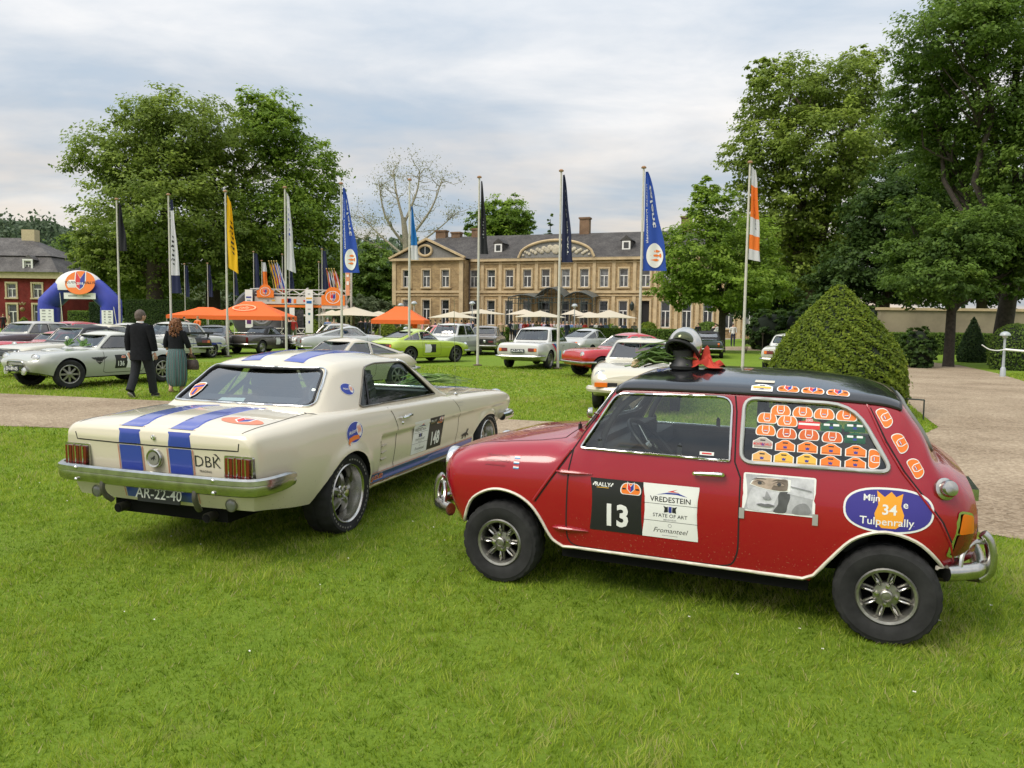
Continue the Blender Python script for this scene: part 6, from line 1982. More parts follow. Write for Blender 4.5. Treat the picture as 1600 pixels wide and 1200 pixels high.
 xs = [x for x in lf.xs if .665 <= x <= 2.125]
 i0 = lf.NB + lf.NS + 1
 rows = []
 for x in xs:
  P = lf.half(x)[i0:]
  row = [(x,y,z) for y,z in P]
  rows.append(row + [(a,-q,e) for a,q,e in row[::-1][1:]])
 n = len(rows[0])
 for r in rows:
  for (a,q,e) in r:
   k = 1.012
   vs_.append((a,q * k,e + .007))
 for i in range(len(rows) - 1):
  for j in range(n - 1):
   fs.append((i * n + j,i * n + j + 1,(i + 1) * n + j + 1,(i + 1) * n + j))
 b.add(vs_,fs)
 roof = b.build('roof',BLACKROOF,root,True,60)
 edge = [Vector(vs_[i * n]) for i in range(len(rows))] + [Vector(p) for p in vs_[(len(rows) - 1) * n:][1:]] + [Vector(vs_[i * n + n - 1]) for i in range(len(rows) - 2,-1,-1)] + [Vector(p) for p in vs_[:n][::-1][1:-1]]
 b = MB(); b.tube([p + Vector((0,0,-.006)) for p in edge],.009,6,0,True)
 b.build('gutter',mat('gutter black',(.02,.018,.018),.35),roof)
 # glass, frames
 for sg,put in ((-1,L_),(1,R_)):
  for pl,fm,r in ((doorwin,CHROME,.0075),(quartwin,GREYRUB,.011)):
   w = pane('side_window',put,pl,GLASS,root,-.010)
   rim_tube('window_frame',put,pl,r,fm,w,.005)
 f_,r_ = lf.end(-1),lf.end(1)
 w = pane('windscreen',f_,wsp,GLASS,root,-.008,.08)
 rim_tube('windscreen_rubber',f_,wsp,.011,BLACK,w,.0)
 rim_tube('windscreen_bead',f_,wsp,.005,CHROME,w,.010)
 w = pane('rear_window',r_,rwp,GLASS,root,-.008,.08)
 rim_tube('rear_window_rubber',r_,rwp,.014,mat('grey green rubber',(.16,.17,.15),.6),w,.0)
 # seams and trim on both sides
 doorl = [(.452,.845),(.434,.73),(.425,.42)] + [tuple(p) for p in spline([(.425,.40),(.433,.325),(.47,.290),(.53,.282)],4)] + [(1.27,.282)] + [tuple(p) for p in spline([(1.27,.282),(1.345,.300),(1.375,.37),(1.380,.45)],4)] + [(1.378,.766),(1.345,.845),(1.338,1.10),(1.325,1.185)]
 archline = farch[2:-1]
 trim = [(-.262,.325)] + archline + [(.47,.274),(1.70,.274)] + rarch[2:-2] + [(2.36,.36)]
 for sg,put in ((-1,L_),(1,R_)):
  seam('door_gap',put,doorl,.008,SEAM,root)
  seam('wing_gap',put,[(.235,.525),(.30,.62),(.40,.765),(.452,.845),(.50,.93),(.60,1.08),(.675,1.20)],.009,SEAM,root)
  rim_tube('wing_bead',put,[(.225,.53),(.29,.625),(.39,.77),(.435,.838)],.008,RED,root,.002,False)
  seam('rear_gap',put,[(1.965,1.18),(2.055,1.0),(2.14,.86),(2.235,.74),(2.317,.629),(2.365,.52),(2.384,.429)],.007,SEAM,root)
  rim_tube('rear_bead',put,[(1.953,1.19),(2.043,1.0),(2.128,.86),(2.223,.74),(2.305,.629),(2.355,.52),(2.374,.43)],.006,RED,root,.002,False)
  rim_tube('arch_and_sill_trim',put,trim,.0095,CREAMTRIM,root,.001,False,6,.025)
  for hx,hz in ((.36,.712),(.345,.385)):      # outside hinges
   P = on(put,[(hx,hz),(hx + .03,hz),(hx + .10,hz),(hx + .17,hz),(hx + .215,hz)],.006)
   b = MB(); b.tube(P,[.006,.017,.016,.009,.002],8,0,False,.75)
   b.build('door_hinge',RED,root)
  P = on(put,[(1.145,.768),(1.165,.769),(1.22,.771),(1.265,.773),(1.29,.773)],.03)
  b = MB(); b.tube(P,[.009,.0115,.012,.014,.012],10)
  for t in (P[0],P[-1]):
   q,nn = put(t.x,t.z); b.tube([q,t],.011,8)
  b.build('door_handle',CHROME,root)
 # underbody, floor
 b = MB(); b.box((1.05,0,.245),(1.35,1.26,.10)); b.box((.0,0,.35),(.7,.76,.2)); b.box((2.1,0,.36),(.6,.76,.16))
 b.build('underbody',UNDER,root)
 # wheels
 for x in (0.0,2.088):
  for sg in (-1,1):
   wheel(root,'mini8',x,sg * .70,.243,.247,.138,.165,None,0.0,0.15 if x else 0.42)
 # interior
 b = MB(); b.box((.62,0,.80),(.25,1.25,.10)); b.box((.50,0,.86),(.12,1.2,.06)); b.box((.70,-.05,.90),(.06,.42,.10)); b.box((.735,-.05,.90),(.01,.36,.07))
 b.box((1.0,0,.42),(.9,.2,.2)); b.box((2.02,0,.72),(.5,1.2,.06))
 b.build('dashboard',INTERIOR,root)
 for y in (-.33,.33): seat(root,1.12,y,.38,.46,.60)
 seat(root,1.72,0,.40,1.10,.50,'rear_seat')
 steering(root,(.83,-.34,.855),.19,0.75,1)
 b = MB()
 b.tube(spline([(1.48,-.56,.35),(1.46,-.55,.9),(1.45,-.48,1.17),(1.45,0,1.21),(1.45,.48,1.17),(1.46,.55,.9),(1.48,.56,.35)],6),.022,8)
 for sg in (-1,1):
  b.tube(spline([(.55,sg * .57,.5),(.60,sg * .57,.93),(.78,sg * .50,1.16),(1.1,sg * .485,1.20),(1.45,sg * .48,1.18)],5),.020,8)
  b.tube([(1.45,sg * .5,1.12),(2.05,sg * .45,.78)],.02,8)
 b.build('roll_cage',mat('dark cage paint',(.03,.03,.033),.45),root)
 for sg in (-1,1):
  b = MB(); b.box((1.0,sg * .655,.56),(.85,.02,.52)); b.build('door_card',INTERIOR,root)
 # lamps and bumpers
 for sg in (-1,1):
  p,nn = f_(sg * .415,.655)
  headlamp(root,p + Vector((.03,0,0)),(-1,sg * .06,0.03),.088)
  p,nn = f_(sg * .50,.475)
  headlamp(root,p,(-1,sg * .35,0),.032,'indicator',CHROME,LENSORANGE)
 grille = rounded([(-.33,.46),(.33,.46),(.29,.69),(-.29,.69)],.09)
 g = pane('grille',f_,grille,BLACK,root,.004)
 rim_tube('grille_surround',f_,grille,.014,CHROME,g,.008)
 for i in range(7):
  z = .485 + i * .03
  rim_tube('grille_bar',f_,[(-.30,z),(.30,z)],.006,CHROME,g,.012,False)
 def bumper(name,x,bow,hw,z,sgx):
  P = spline([(x - sgx * .16,-hw - .015,z),(x - sgx * .07,-hw + .05,z),(x + sgx * .0,-hw * .72,z),(x + sgx * bow,0,z),(x,hw * .72,z),(x - sgx * .07,hw - .05,z),(x - sgx * .16,hw + .015,z)],6)
  b = MB(); b.tube(P,.036,10,0,False,1.0)
  b.v = [(a,y,z + (e - z) * 1.15) for a,y,e in b.v]
  o = b.build(name,DULLCHROME,root)
  for sg in (-1,1):
   b = MB()
   b.tube(spline([(x + sgx * .005,sg * hw * .66,z - .075),(x + sgx * .05,sg * hw * .66,z - .03),(x + sgx * .058,sg * hw * .66,z + .05),(x + sgx * .04,sg * hw * .66,z + .13),(x + sgx * .01,sg * hw * .66,z + .165)],5),[.018] + [.026] * 19 + [.016],10)
   b.build('overrider',DULLCHROME,o)
   b = MB()   # corner bar
   b.tube(spline([(x + sgx * .02,sg * hw * .66,z + .12),(x - sgx * .04,sg * hw * .80,z + .13),(x - sgx * .09,sg * (hw - .04),z + .09),(x - sgx * .10,sg * (hw - .01),z + .01)],5),.014,8)
   b.build('corner_bar',DULLCHROME,o)
  return o
 bumper('front_bumper',-.535,-.02,.60,.385,-1)
 bumper('rear_bumper',2.505,.02,.60,.375,1)
 for sg in (-1,1):      # tall combined rear lamps
  lamp = rounded([(sg * .60 + d,z) for d,z in ((-.055,.455),(.045,.445),(.055,.66),(-.03,.685))],.03)
  cen = [(sg * .575 + (a - sg * .60),z) for a,z in lamp]
  d = Decal(r_,[CHROME],base=.004,res=.04)
  d.poly(cen,CHROME)
  cx_ = sum(a for a,z in cen) / len(cen)
  inn = lambda z0,z1: [(cx_ + (a - cx_) * .78,min(max(.562 + (z - .562) * .92,z0),z1)) for a,z in cen]
  lo = rounded([(cx_ - .040,.462),(cx_ + .040,.462),(cx_ + .043,.565),(cx_ - .040,.565)],.008)
  hi = rounded([(cx_ - .040,.568),(cx_ + .043,.568),(cx_ + .038,.65),(cx_ - .022,.668)],.015)
  for shp,mm in ((lo,LENSRED),(hi,LENSORANGE)):
   v,f = tri2d(shp,(),.03)
   k = MB(); q = []
   for a,z in v:
    p,nn = r_(a,z)
    edge_ = min(abs(a - (cx_ - .042)),abs(a - (cx_ + .042)))
    q.append(p + nn * (.008 + .05 * min(edge_,.03) ** .6 * .5))
   k.add(q,f)
   d.b.add(q,[t if (Vector(q[t[1]]) - Vector(q[t[0]])).cross(Vector(q[t[2]]) - Vector(q[t[0]])).x > 0 else t[::-1] for t in f],d.mi(mm))
  d.build('tail_lamp',root)
 p,nn = L_(2.315,.785)
 b = MB(); b.T = Matrix.Translation(p) @ nn.to_track_quat('Z','Y').to_matrix().to_4x4()
 b.lathe([(.052,-.01),(.054,.012),(.046,.016),(.040,.018),(.042,.040),(.036,.052),(.02,.058),(0,.060)],22)
 b.build('fuel_cap',DULLCHROME,root)
 # boot lid handle, plates, wipers, exhaust
 p,nn = r_(0,.69)
 b = MB(); b.box(p + Vector((.02,0,0)),(.05,.40,.06)); b.build('plate_lamp',DULLCHROME,root)
 plate(root,r_(0,.57)[0] + Vector((.03,0,0)),(0,1,0),(-.08,0,1),.50,.12,'')
 plate(root,f_(0,.405)[0] + Vector((-.07,0,0)),(0,-1,0),(0,0,1),.50,.11,'')
 b = MB(); b.tube([(2.2,-.30,.285),(2.53,-.30,.285)],.026,10); b.tube([(2.1,-.30,.285),(2.38,-.30,.285)],.045,10)
 b.build('exhaust',mat('rusty exhaust',(.10,.075,.06),.7,.4,vary=.4),root)
 for y in (-.20,.36):
  P = on(lf.end(-1),[(y,.945),(y - .12,.975),(y - .26,.985)],.02)
  b = MB(); b.tube(P,.006,6); q = f_(y,.93)[0]
  b.tube([q,P[0]],.010,8)
  b.build('wiper',DULLCHROME,root)
 b = MB()
 q,nn = L_(.575,1.045)
 b.tube([q,q + Vector((-.02,-.02,.005))],.007,6)
 b.T = Matrix.Translation(q + Vector((-.03,-.035,.008))) @ Vector((-1,-.3,0)).to_track_quat('Z','Y').to_matrix().to_4x4()
 b.lathe([(.010,.028),(.028,.02),(.032,0),(.030,-.004),(0,-.004)],16)
 b.build('wing_mirror',DULLCHROME,root)
 p,nn = lf.top()(.36,-.30)
 b = MB(); b.tube([p,p + Vector((0,0,.03))],.012,8); b.tube([p + Vector((0,0,.025)),p + Vector((.02,-.06,.05))],.004,5); b.build('washer_jet',BLACK,root)
 # bonnet shut line
 tp = lf.top()
 seam('bonnet_gap',tp,[(.34,-.50),(.20,-.535),(-.05,-.55),(-.30,-.52),(-.42,-.44)],.007,SEAM,root)
 seam('bonnet_gap',tp,[(.34,.50),(.20,.535),(-.05,.55),(-.30,.52),(-.42,.44)],.007,SEAM,root)
 seam('bonnet_gap',tp,[(.34,-.50),(.355,-.25),(.36,0),(.355,.25),(.34,.50)],.007,SEAM,root)
 # ---- stickers
 rally_board(L_,.568,1.172,.400,.696,'13',1,root)
 rally_board(R_,1.172,.568,.400,.696,'13',1,root)
 d = Decal(L_,[WHITEP],res=.03)
 ov = ellipse(0,0,1,1,40)
 ov = [(math.copysign(abs(a) ** .82,a),math.copysign(abs(b) ** .82,b)) for a,b in ov]
 cx_,cz = 2.075,.672
 d.poly([(cx_ + a * .200,cz + b * .110) for a,b in ov],WHITEP)
 d.poly([(cx_ + a * .190,cz + b * .100) for a,b in ov],mat('violet blue print',(.045,.035,.26),.4))
 d.poly([(cx_ + .005 + a * .125,cz + b * .17) for a,b in [(-.46,.55),(-.40,.15),(-.52,-.1),(-.46,-.35),(-.25,-.50),(.25,-.50),(.48,-.35),(.52,-.1),(.40,.15),(.46,.50),(.22,.40),(.05,.54),(-.18,.38)]],mat('tulip orange print',(.85,.36,.03),.4))
 d.text('Mijn',cx_ - .075,cz + .055,.044,WHITEP,.012)
 d.text('34',cx_ + .005,cz + .002,.068,WHITEP,.022,up=False)
 d.text('e',cx_ + .075,cz + .032,.05,WHITEP,.012,up=False)
 d.text('Tulpenrally',cx_ - .005,cz - .055,.052,WHITEP,.010,sx=1.02,up=False)
 d.build('oval_sticker',root)
 # portrait print: a plain grey face made of soft patches
 d = Decal(L_,[WHITEP],res=.03)
 def G(v,c=(1,1,1.05)): return mat('print tone %d %d' % (int(v * 100),int(c[2] * 100)),tuple(v * q * .8 for q in c),.35,vary=.28,vscale=16,detail=6)
 PX = lambda t: 1.394 + .352 * t
 PZ = lambda t: .602 + .196 * t
 pp = lambda pts: [(PX(a),PZ(b)) for a,b in pts]
 sm = lambda pts: pp([tuple(q) for q in spline(pts,4,True)])
 d.poly(rounded(pp([(0,0),(1,0),(1,1),(0,1)]),.012),WHITEP)
 d.poly(pp([(.03,.04),(.97,.04),(.97,.96),(.03,.96)]),G(.50))
 d.poly(pp([(.62,.55),(.97,.45),(.97,.96),(.62,.96)]),G(.72))
 d.poly(sm([(.10,.05),(.08,.35),(.14,.62),(.30,.70),(.50,.62),(.48,.40),(.44,.22),(.40,.05)]),G(.66),up=False)
 d.poly(sm([(.44,.05),(.50,.25),(.50,.50),(.58,.62),(.66,.50),(.63,.25),(.60,.05)]),G(.10),up=False)
 d.poly(sm([(.70,.05),(.74,.25),(.86,.34),(.94,.20),(.92,.06)]),G(.28),up=False)
 W = (1,.78,.62)
 d.poly(pp([(.09,.70),(.12,.80),(.20,.90),(.40,.92),(.66,.90),(.66,.60),(.52,.575),(.34,.60),(.22,.64)]),WHITEP)
 d.poly(pp([(.11,.715),(.14,.80),(.21,.885),(.40,.905),(.62,.885),(.62,.62),(.52,.59),(.34,.615),(.22,.655)]),G(.55,W))
 d.poly(sm([(.40,.62),(.44,.75),(.50,.88),(.61,.88),(.61,.63),(.50,.60)]),G(.22,W))
 for ex_,k in ((.22,1.0),(.49,.95)):
  d.layer += 1
  d.poly(sm([(ex_ - .075,.75),(ex_ - .02,.80),(ex_ + .05,.79),(ex_ + .085,.74),(ex_ + .02,.715),(ex_ - .04,.72)]),G(.42,W),up=False)
  d.poly(pp(ellipse(ex_ + .012,.757,.030,.042,14)),G(.07))
  d.poly(sm([(ex_ - .085,.755),(ex_ - .02,.815),(ex_ + .055,.805),(ex_ + .09,.745),(ex_ + .05,.79),(ex_ - .02,.80)]),G(.09,W),up=False)
  d.poly(sm([(ex_ - .10,.82),(ex_ - .02,.885),(ex_ + .09,.875),(ex_ + .09,.86),(ex_ - .01,.86)]),G(.16,W),up=False)
 d.poly(sm([(.335,.56),(.375,.46),(.40,.38),(.36,.345),(.30,.36),(.285,.40),(.315,.42)]),G(.36),up=False)
 d.poly(sm([(.20,.20),(.27,.235),(.32,.225),(.37,.24),(.46,.20),(.38,.155),(.30,.15)]),G(.16),up=False)
 d.poly(pp([(.66,.75),(.95,.66),(.95,.64),(.66,.72)]),G(.34),up=False)
 d.build('portrait_print',root)
 tape = mat('grey tape',(.33,.32,.29),.6)
 for tx,tz in ((1.392,.588),(1.748,.592)):
  d = Decal(L_,[tape],base=.006,res=.05)
  d.poly([(tx - .012,tz - .028),(tx + .014,tz - .028),(tx + .014,tz + .028),(tx - .012,tz + .028)],tape)
  d.build('tape',root)
 # rally stickers behind the quarter glass
 GREENP = mat('green print',(.012,.09,.05),.4)
 PALEP = mat('pale orange print',(.72,.40,.13),.4)
 DORP = mat('deep orange print',(.62,.12,.02),.4)
 sil = lambda u,v: (1.140 + 0,0)
 def zz3(u,v):   # layout measured on the glass: 0..1 across and down
  return 1.374 + .000 + u * .714,1.176 - v * .328
 rows = [
  (.255,.155,0,ORANGEP),(.405,.165,0,ORANGEP),(.548,.175,0,ORANGEP),(.695,.180,0,ORANGEP),
  (.165,.285,0,ORANGEP),(.305,.315,0,ORANGEP),
  (.160,.475,0,ORANGEP),(.305,.505,0,DORP),(.455,.505,0,DORP),(.610,.515,0,DORP),
  (.300,.695,2,ORANGEP),(.450,.695,2,ORANGEP),(.605,.700,2,ORANGEP),(.765,.700,2,ORANGEP),
  (.145,.885,2,PALEP),(.295,.880,2,YELLOWP),(.450,.880,2,YELLOWP),(.605,.885,2,ORANGEP),(.765,.880,2,ORANGEP)]
 for u,v,kd,m in rows:
  d = Decal(L_,[WHITEP],base=-.0065,step=.0004)
  x,z = zz3(u,v)
  rally_badge(d,x,z,.098,.058,1,None,m,kd)
  d.build('rally_sticker',root)
 for u,v in ((.600,.355),(.752,.345),(.755,.510)):
  d = Decal(L_,[GREENP],base=-.0065,step=.0004)
  x,z = zz3(u,v)
  rally_badge(d,x,z,.096,.052,1,GREENP,GREENP,2)
  for q in (-.022,.022): d.poly([(x + q - .014,z),(x + q + .014,z),(x + q + .014,z + .010),(x + q - .014,z + .010)],WHITEP,up=(q < 0))
  d.build('rally_sticker',root)
 d = Decal(L_,[REDP],base=-.0065,step=.0004)
 x,z = zz3(.452,.345)
 d.poly([(x - .052,z - .026),(x + .052,z - .026),(x + .052,z + .012),(x + .022,z + .014),(x + .012,z + .030),(x - .012,z + .030),(x - .022,z + .014),(x - .052,z + .012)],REDP)
 d.text('2005',x,z + .018,.018,WHITEP,.01)
 d.poly([(x - .050,z - .006),(x + .050,z - .006),(x + .050,z + .004),(x - .050,z + .004)],WHITEP,up=False)
 d.build('rally_sticker',root)
 d = Decal(L_,[WHITEP],base=-.0065,step=.0004)
 x,z = zz3(.145,.675)
 rally_badge(d,x,z,.098,.058,1,WHITEP,mat('plaque grey',(.42,.36,.33),.5),2)
 d.text('MONTE CARLO',x,z - .008,.0185,REDP,.02,sx=.72)
 d.build('rally_sticker',root)
 d = Decal(L_,[WHITEP],base=-.0065,step=.0004)
 x,z = zz3(.885,.80)
 rally_badge(d,x,z,.095,.056,1,None,ORANGEP,0,-pi / 2)
 d.build('rally_sticker',root)
 for x,z in ((2.045,1.115),(2.118,.998),(2.190,.882)):
  d = Decal(L_,[WHITEP],res=.04)
  rally_badge(d,x,z,.098,.056,1,None,ORANGEP,0,-1.05)
  d.build('rally_sticker',root)
 # stickers on the edge of the black roof: laid on the roof skin
 rb = BVHTree.FromPolygons([Vector(p) for p in vs_],fs)
 def roofput(x,s):      # s metres up from the gutter along the skin
  row = min(range(len(xs)),key=lambda i: abs(xs[i] - x))
  pts = [Vector(vs_[row * n + j]) for j in range(n)]
  pts = [Vector((p.x,-abs(p.y),p.z)) for p in pts[:n // 2 + 1]]
  acc = 0.0
  for a,b_ in zip(pts[:-1],pts[1:]):
   l = (b_ - a).length
   if acc + l >= s:
    q = a + (b_ - a) * ((s - acc) / l); dd = b_ - a
    nn = Vector((1,0,0)).cross(dd).normalized()
    if nn.z < 0: nn = -nn
    return Vector((x,q.y,q.z)),nn
   acc += l
  return pts[-1],Vector((0,0,1))
 for i,x in enumerate((1.585,1.705,1.825)):
  d = Decal(roofput,[WHITEP],base=.003)
  rally_badge(d,x,.044,.108,.058,1,None,ORANGEP,1)
  d.build('rally_sticker',root)
 d = Decal(roofput,[WHITEP],base=.003)
 rally_badge(d,1.455,.042,.108,.062,1,WHITEP,WHITEP,2)
 d.poly([(1.41,.030),(1.50,.030),(1.50,.045),(1.41,.045)],YELLOWP)
 d.build('rally_sticker',root)
 d = Decal(roofput,[WHITEP],base=.003)
 d.poly([(1.41,.105),(1.51,.105),(1.51,.150),(1.41,.150)],mat('faded cream print',(.6,.56,.45),.5))
 d.build('rally_sticker',root)
 # signatures and three little flags on the wing
 d = Decal(L_,[WHITEP],res=.05)
 for i,z in enumerate((.770,.742,.714)):
  d.layer = 0
  for k,m in enumerate((mat('pale red print',(.55,.10,.10),.4),WHITEP,mat('sky blue print',(.06,.22,.42),.4))):
   d.poly([(.088,z - k * .0065),(.124,z - k * .0065),(.124,z - k * .0065 + .0065),(.088,z - k * .0065 + .0065)],m,up=(k == 0))
 d.build('flag_sticker',root)
 d = Decal(L_,[WHITEP],res=.05)
 SIG = mat('dark signature ink',(.10,.004,.008),.5)
 for x,z,w in ((-.02,.765,.15),(-.02,.738,.17),(-.03,.712,.13)):
  d.scrawl(x,z,w,.011,SIG,z * 50)
 d.build('signature',root)
 d = Decal(L_,[WHITEP],base=-.006)
 d.poly([(1.16,.868),(1.235,.868),(1.235,.886),(1.16,.886)],WHITEP)
 d.poly([(1.172,.873),(1.223,.873),(1.223,.881),(1.172,.881)],REDP)
 d.build('window_sticker',root)
 # clips of the sliding glass
 for x in (.60,1.05):
  for sg,put in ((-1,L_),(1,R_)):
   q,nn = put(x,.885)
   b = MB(); b.box(q - nn * .02,(.025,.012,.05)); b.ball(q - nn * .03 + Vector((0,0,.03)),.009,8,5)
   b.build('window_catch',BLACK,root)
 return root,lf,roofput
mini_root,mini_lf,mini_roofput = build_mini()
# ------------------------------------------------------------------ the cream coupe with blue stripes
CREAM = paint('cream coupe paint',(0.66,0.60,0.465),dirt=0.30,dcol=(0.13,0.11,0.06),zmax=0.34,rough=0.26,speck=0.75)
STRIPE = mat('blue stripe',(0.030,0.060,0.36),0.28,coat=0.8)
PINS = mat('red pin line',(0.50,0.16,0.12),0.4)
WHITELET = mat('white tyre lettering',(0.20,0.19,0.17),0.8)
def talent_oval(d,x,z,w,h,f,rot=0.0,big=True):
 ca,sa = cos(rot),sin(rot)
 tr = lambda p: [(x + f * (a * ca - b * sa),z + a * sa + b * ca) for a,b in p]
 d.poly(tr(ellipse(0,0,w * .5,h * .5,28)),WHITEP)
 d.poly(tr(ellipse(0,0,w * .475,h * .47,28)),mat('bright blue print',(.02,.05,.36),.4))
 d.poly(tr(ellipse(w * .27,h * .03,w * .15,h * .33,20)),WHITEP)
 for i in range(3):
  d.poly(tr(ellipse(w * (.20 + .07 * i),h * .05,w * .022,h * .20,10)),ORANGEP,up=(i == 0))
 d.text('i4talent',x - f * w * .13 * ca,z + h * .04,h * .26,WHITEP,.008,flip=f,rot=rot,sx=.95,up=False)
 if big:
  d.poly(tr([(-w * .46,-h * .36),(-w * .40,-h * .14),(-w * .1,-h * .12),(w * .2,-h * .20),(w * .20,-h * .40),(-w * .1,-h * .34),(-w * .38,-h * .36),(-w * .44,-h * .50)]),ORANGEP)
def build_coupe():
 root = empty('striped_coupe',(-0.977,8.553,0.0),R(250.72))
 props(root,'cream two-door coupe with two broad blue stripes and rally number 148','car')
 arches = ((0.03,.285,.30),(2.87,.29,.305))
 def mod(x,y,z):
  r = smooth01((.665 - z) / .045) * smooth01((z - .33) / .07) * smooth01((2.43 - x) / .045) * smooth01((x + .62) / .2)
  d = -.024 * r
  d -= .010 * smooth01((.40 - z) / .03) * smooth01((z - .26) / .04) * 0
  for ax,az,ar in arches:
   q = math.hypot(x - ax,z - az)
   d += .020 * math.exp(-((q - ar - .01) / .045) ** 2) * (1 if q > ar - .05 else 0)
  return d
 K = dict(
  zb=[(-.80,.42),(-.4,.34),(.4,.25),(2.5,.25),(3.3,.30),(3.93,.37)],
  yb=[(-.80,.62),(-.7,.68),(.4,.735),(2.5,.735),(3.3,.74),(3.8,.72),(3.93,.70)],
  zm=[(-.8,.62),(3.93,.64)],
  ym=[(-.80,.68),(-.775,.735),(-.72,.765),(-.5,.79),(0,.80),(2.9,.802),(3.4,.80),(3.75,.785),(3.88,.772),(3.915,.76),(3.93,.74)],
  zs=[(-.80,.705),(-.7,.755),(-.38,.782),(.3,.805),(.925,.83),(1.17,.845),(2.0,.868),(2.6,.887),(3.17,.897),(3.43,.885),(3.62,.874),(3.87,.862),(3.915,.845),(3.93,.82)],
  zc=[(-.80,.745),(-.7,.785),(-.4,.815),(0,.84),(.5,.865),(.85,.878),(1.2,.88),(2.7,.90),(3.15,.925),(3.3,.934),(3.587,.922),(3.743,.904),(3.85,.872),(3.90,.845),(3.93,.80)],
  ys=[(-.80,.64),(-.72,.72),(-.4,.745),(.9,.755),(1.5,.765),(2.6,.765),(3.2,.76),(3.6,.752),(3.88,.74),(3.93,.71)],
  rs=[(-.8,.05),(.9,.045),(2.6,.05),(3.4,.06),(3.93,.05)],
  ex=[(-.8,2.2),(3.93,2.2)],
  rw=[(-.8,1.6),(3.93,1.6)],
 )
 lf = Loft(K,-.80,3.93,
    nose=[(.30,.36),(.42,.30),(.485,.22),(.545,.10),(.62,.015),(.68,0),(.74,.02),(.80,.09)],
    tail=[(.30,-.10),(.44,-.055),(.56,-.03),(.63,-.022),(.714,-.013),(.78,-.004),(.85,.0)],
    nx=120,fade=.95,tfade=.5,side_mod=mod,dens=list(np.linspace(2.2,2.5,22)))
 lf.NS = 34
 lf.make()
 body = lf.obj('body',[CREAM,UNDER],root)
 c = MB(); c.box((2.02,0,.70),(1.95,1.26,.72))
 boolean(body,cutter(c,m=INTERIOR))
 farch = [(.45,.02),(.440,.22)] + [tuple(p) for p in spline([(.432,.300),(.405,.38),(.300,.492),(.185,.545),(.03,.566),(-.125,.545),(-.235,.490),(-.311,.395),(-.33,.30)],3)] + [(-.34,.02)]
 rarch = [(2.56,.02),(2.565,.25)] + [tuple(p) for p in spline([(2.570,.32),(2.590,.42),(2.674,.535),(2.775,.588),(2.87,.602),(2.985,.580),(3.09,.520),(3.18,.440),(3.27,.345),(3.34,.285)],3)] + [(3.38,.22),(3.40,.02)]
 c = MB()
 for pl in (farch,rarch):
  for sg in (-1,1): c.prism(pl,sg * .48,sg * 1.2,'xz')
 boolean(body,cutter(c,m=UNDER))
 body.data.set_sharp_from_angle(angle=R(30))
 # cabin
 KC = dict(
  zb=[(.78,.82),(3.25,.84)],
  yb=[(.78,.62),(.95,.69),(1.5,.715),(2.9,.715),(3.1,.70),(3.25,.66)],
  zm=[(.78,.84),(3.25,.86)],
  ym=[(.78,.62),(.95,.69),(1.5,.715),(2.9,.715),(3.1,.70),(3.25,.66)],
  zs=[(.78,.855),(.9,.875),(1.0,.91),(1.2,1.005),(1.45,1.135),(1.60,1.198),(1.8,1.226),(2.2,1.234),(2.6,1.218),(2.76,1.18),(2.9,1.085),(3.05,.975),(3.15,.91),(3.25,.865)],
  zc=[(.78,.872),(.88,.90),(1.1,1.005),(1.35,1.145),(1.56,1.243),(1.70,1.275),(2.0,1.302),(2.3,1.306),(2.6,1.276),(2.74,1.228),(2.9,1.115),(3.05,.995),(3.14,.935),(3.25,.87)],
  ys=[(.78,.58),(.9,.635),(1.2,.62),(1.6,.562),(2.2,.55),(2.75,.545),(3.0,.60),(3.15,.625),(3.25,.60)],
  rs=[(.78,.03),(1.2,.04),(1.7,.045),(2.7,.055),(3.1,.045),(3.25,.03)],
  ex=[(.78,1.2),(3.25,1.25)],
 )
 cb = Loft(KC,.78,3.25,nx=60,dens=list(np.linspace(.8,1.7,40)) + list(np.linspace(2.6,3.2,34)))
 cb.make()
 cabin = cb.obj('roof',[CREAM,UNDER],root)
 V,F,n = cb.mesh(.032,.96,3.10,.70)
 boolean(cabin,mesh_cutter(V,F,INTERIOR))
 sidew = rounded([(1.215,.882),(1.612,1.196),(2.13,1.205),(2.315,1.182),(2.592,.905),(2.55,.892)],[.015,.05,.05,.05,.02,.02])
 wsp = rounded([(-.60,.91),(.60,.91),(.53,1.205),(-.53,1.205)],.05)
 rwp = rounded([(-.60,.945),(.60,.945),(.50,1.185),(-.50,1.185)],.05)
 c = MB(); c.prism(sidew,-1,1,'xz')
 boolean(cabin,cutter(c,m=BLACK))
 c = MB(); c.prism(wsp,.7,1.75,'yz'); c.prism(rwp,2.66,3.4,'yz')
 boolean(cabin,cutter(c,m=BLACK))
 cabin.data.set_sharp_from_angle(angle=R(30))
 f_,r_,tp = lf.end(-1),lf.end(1),lf.top()
 cf,cr,ct = cb.end(-1),cb.end(1),cb.top()
 for sg in (-1,1):
  put,cput = lf.side(sg),cb.side(sg)
  w = pane('side_window',cput,sidew,glass('greenish side glass',(.80,.90,.85),.02),root,-.012)
  rim_tube('window_frame',cput,sidew,.008,mat('bronze grey trim',(.20,.18,.15),.3,.8),w,.002)
  b = MB(); b.tube(on(cput,[(2.44,.895),(2.30,1.185)],-.004),.009,6); b.build('window_divider',BLACK,w)
  # gaps of door and wing
  seam('door_gap',put,[(2.27,.885),(2.20,.80),(2.150,.70),(2.140,.60),(2.152,.36),(2.14,.262)],.007,SEAM,root)
  seam('door_gap',put,[(.966,.826),(.86,.72),(.838,.652),(.845,.50),(.874,.361),(.89,.262)],.007,SEAM,root)
  seam('quarter_gap',put,[(3.19,.905),(3.16,.90)],.006,SEAM,root)
  # blue rocker stripe
  d = Decal(put,[STRIPE],res=.035)
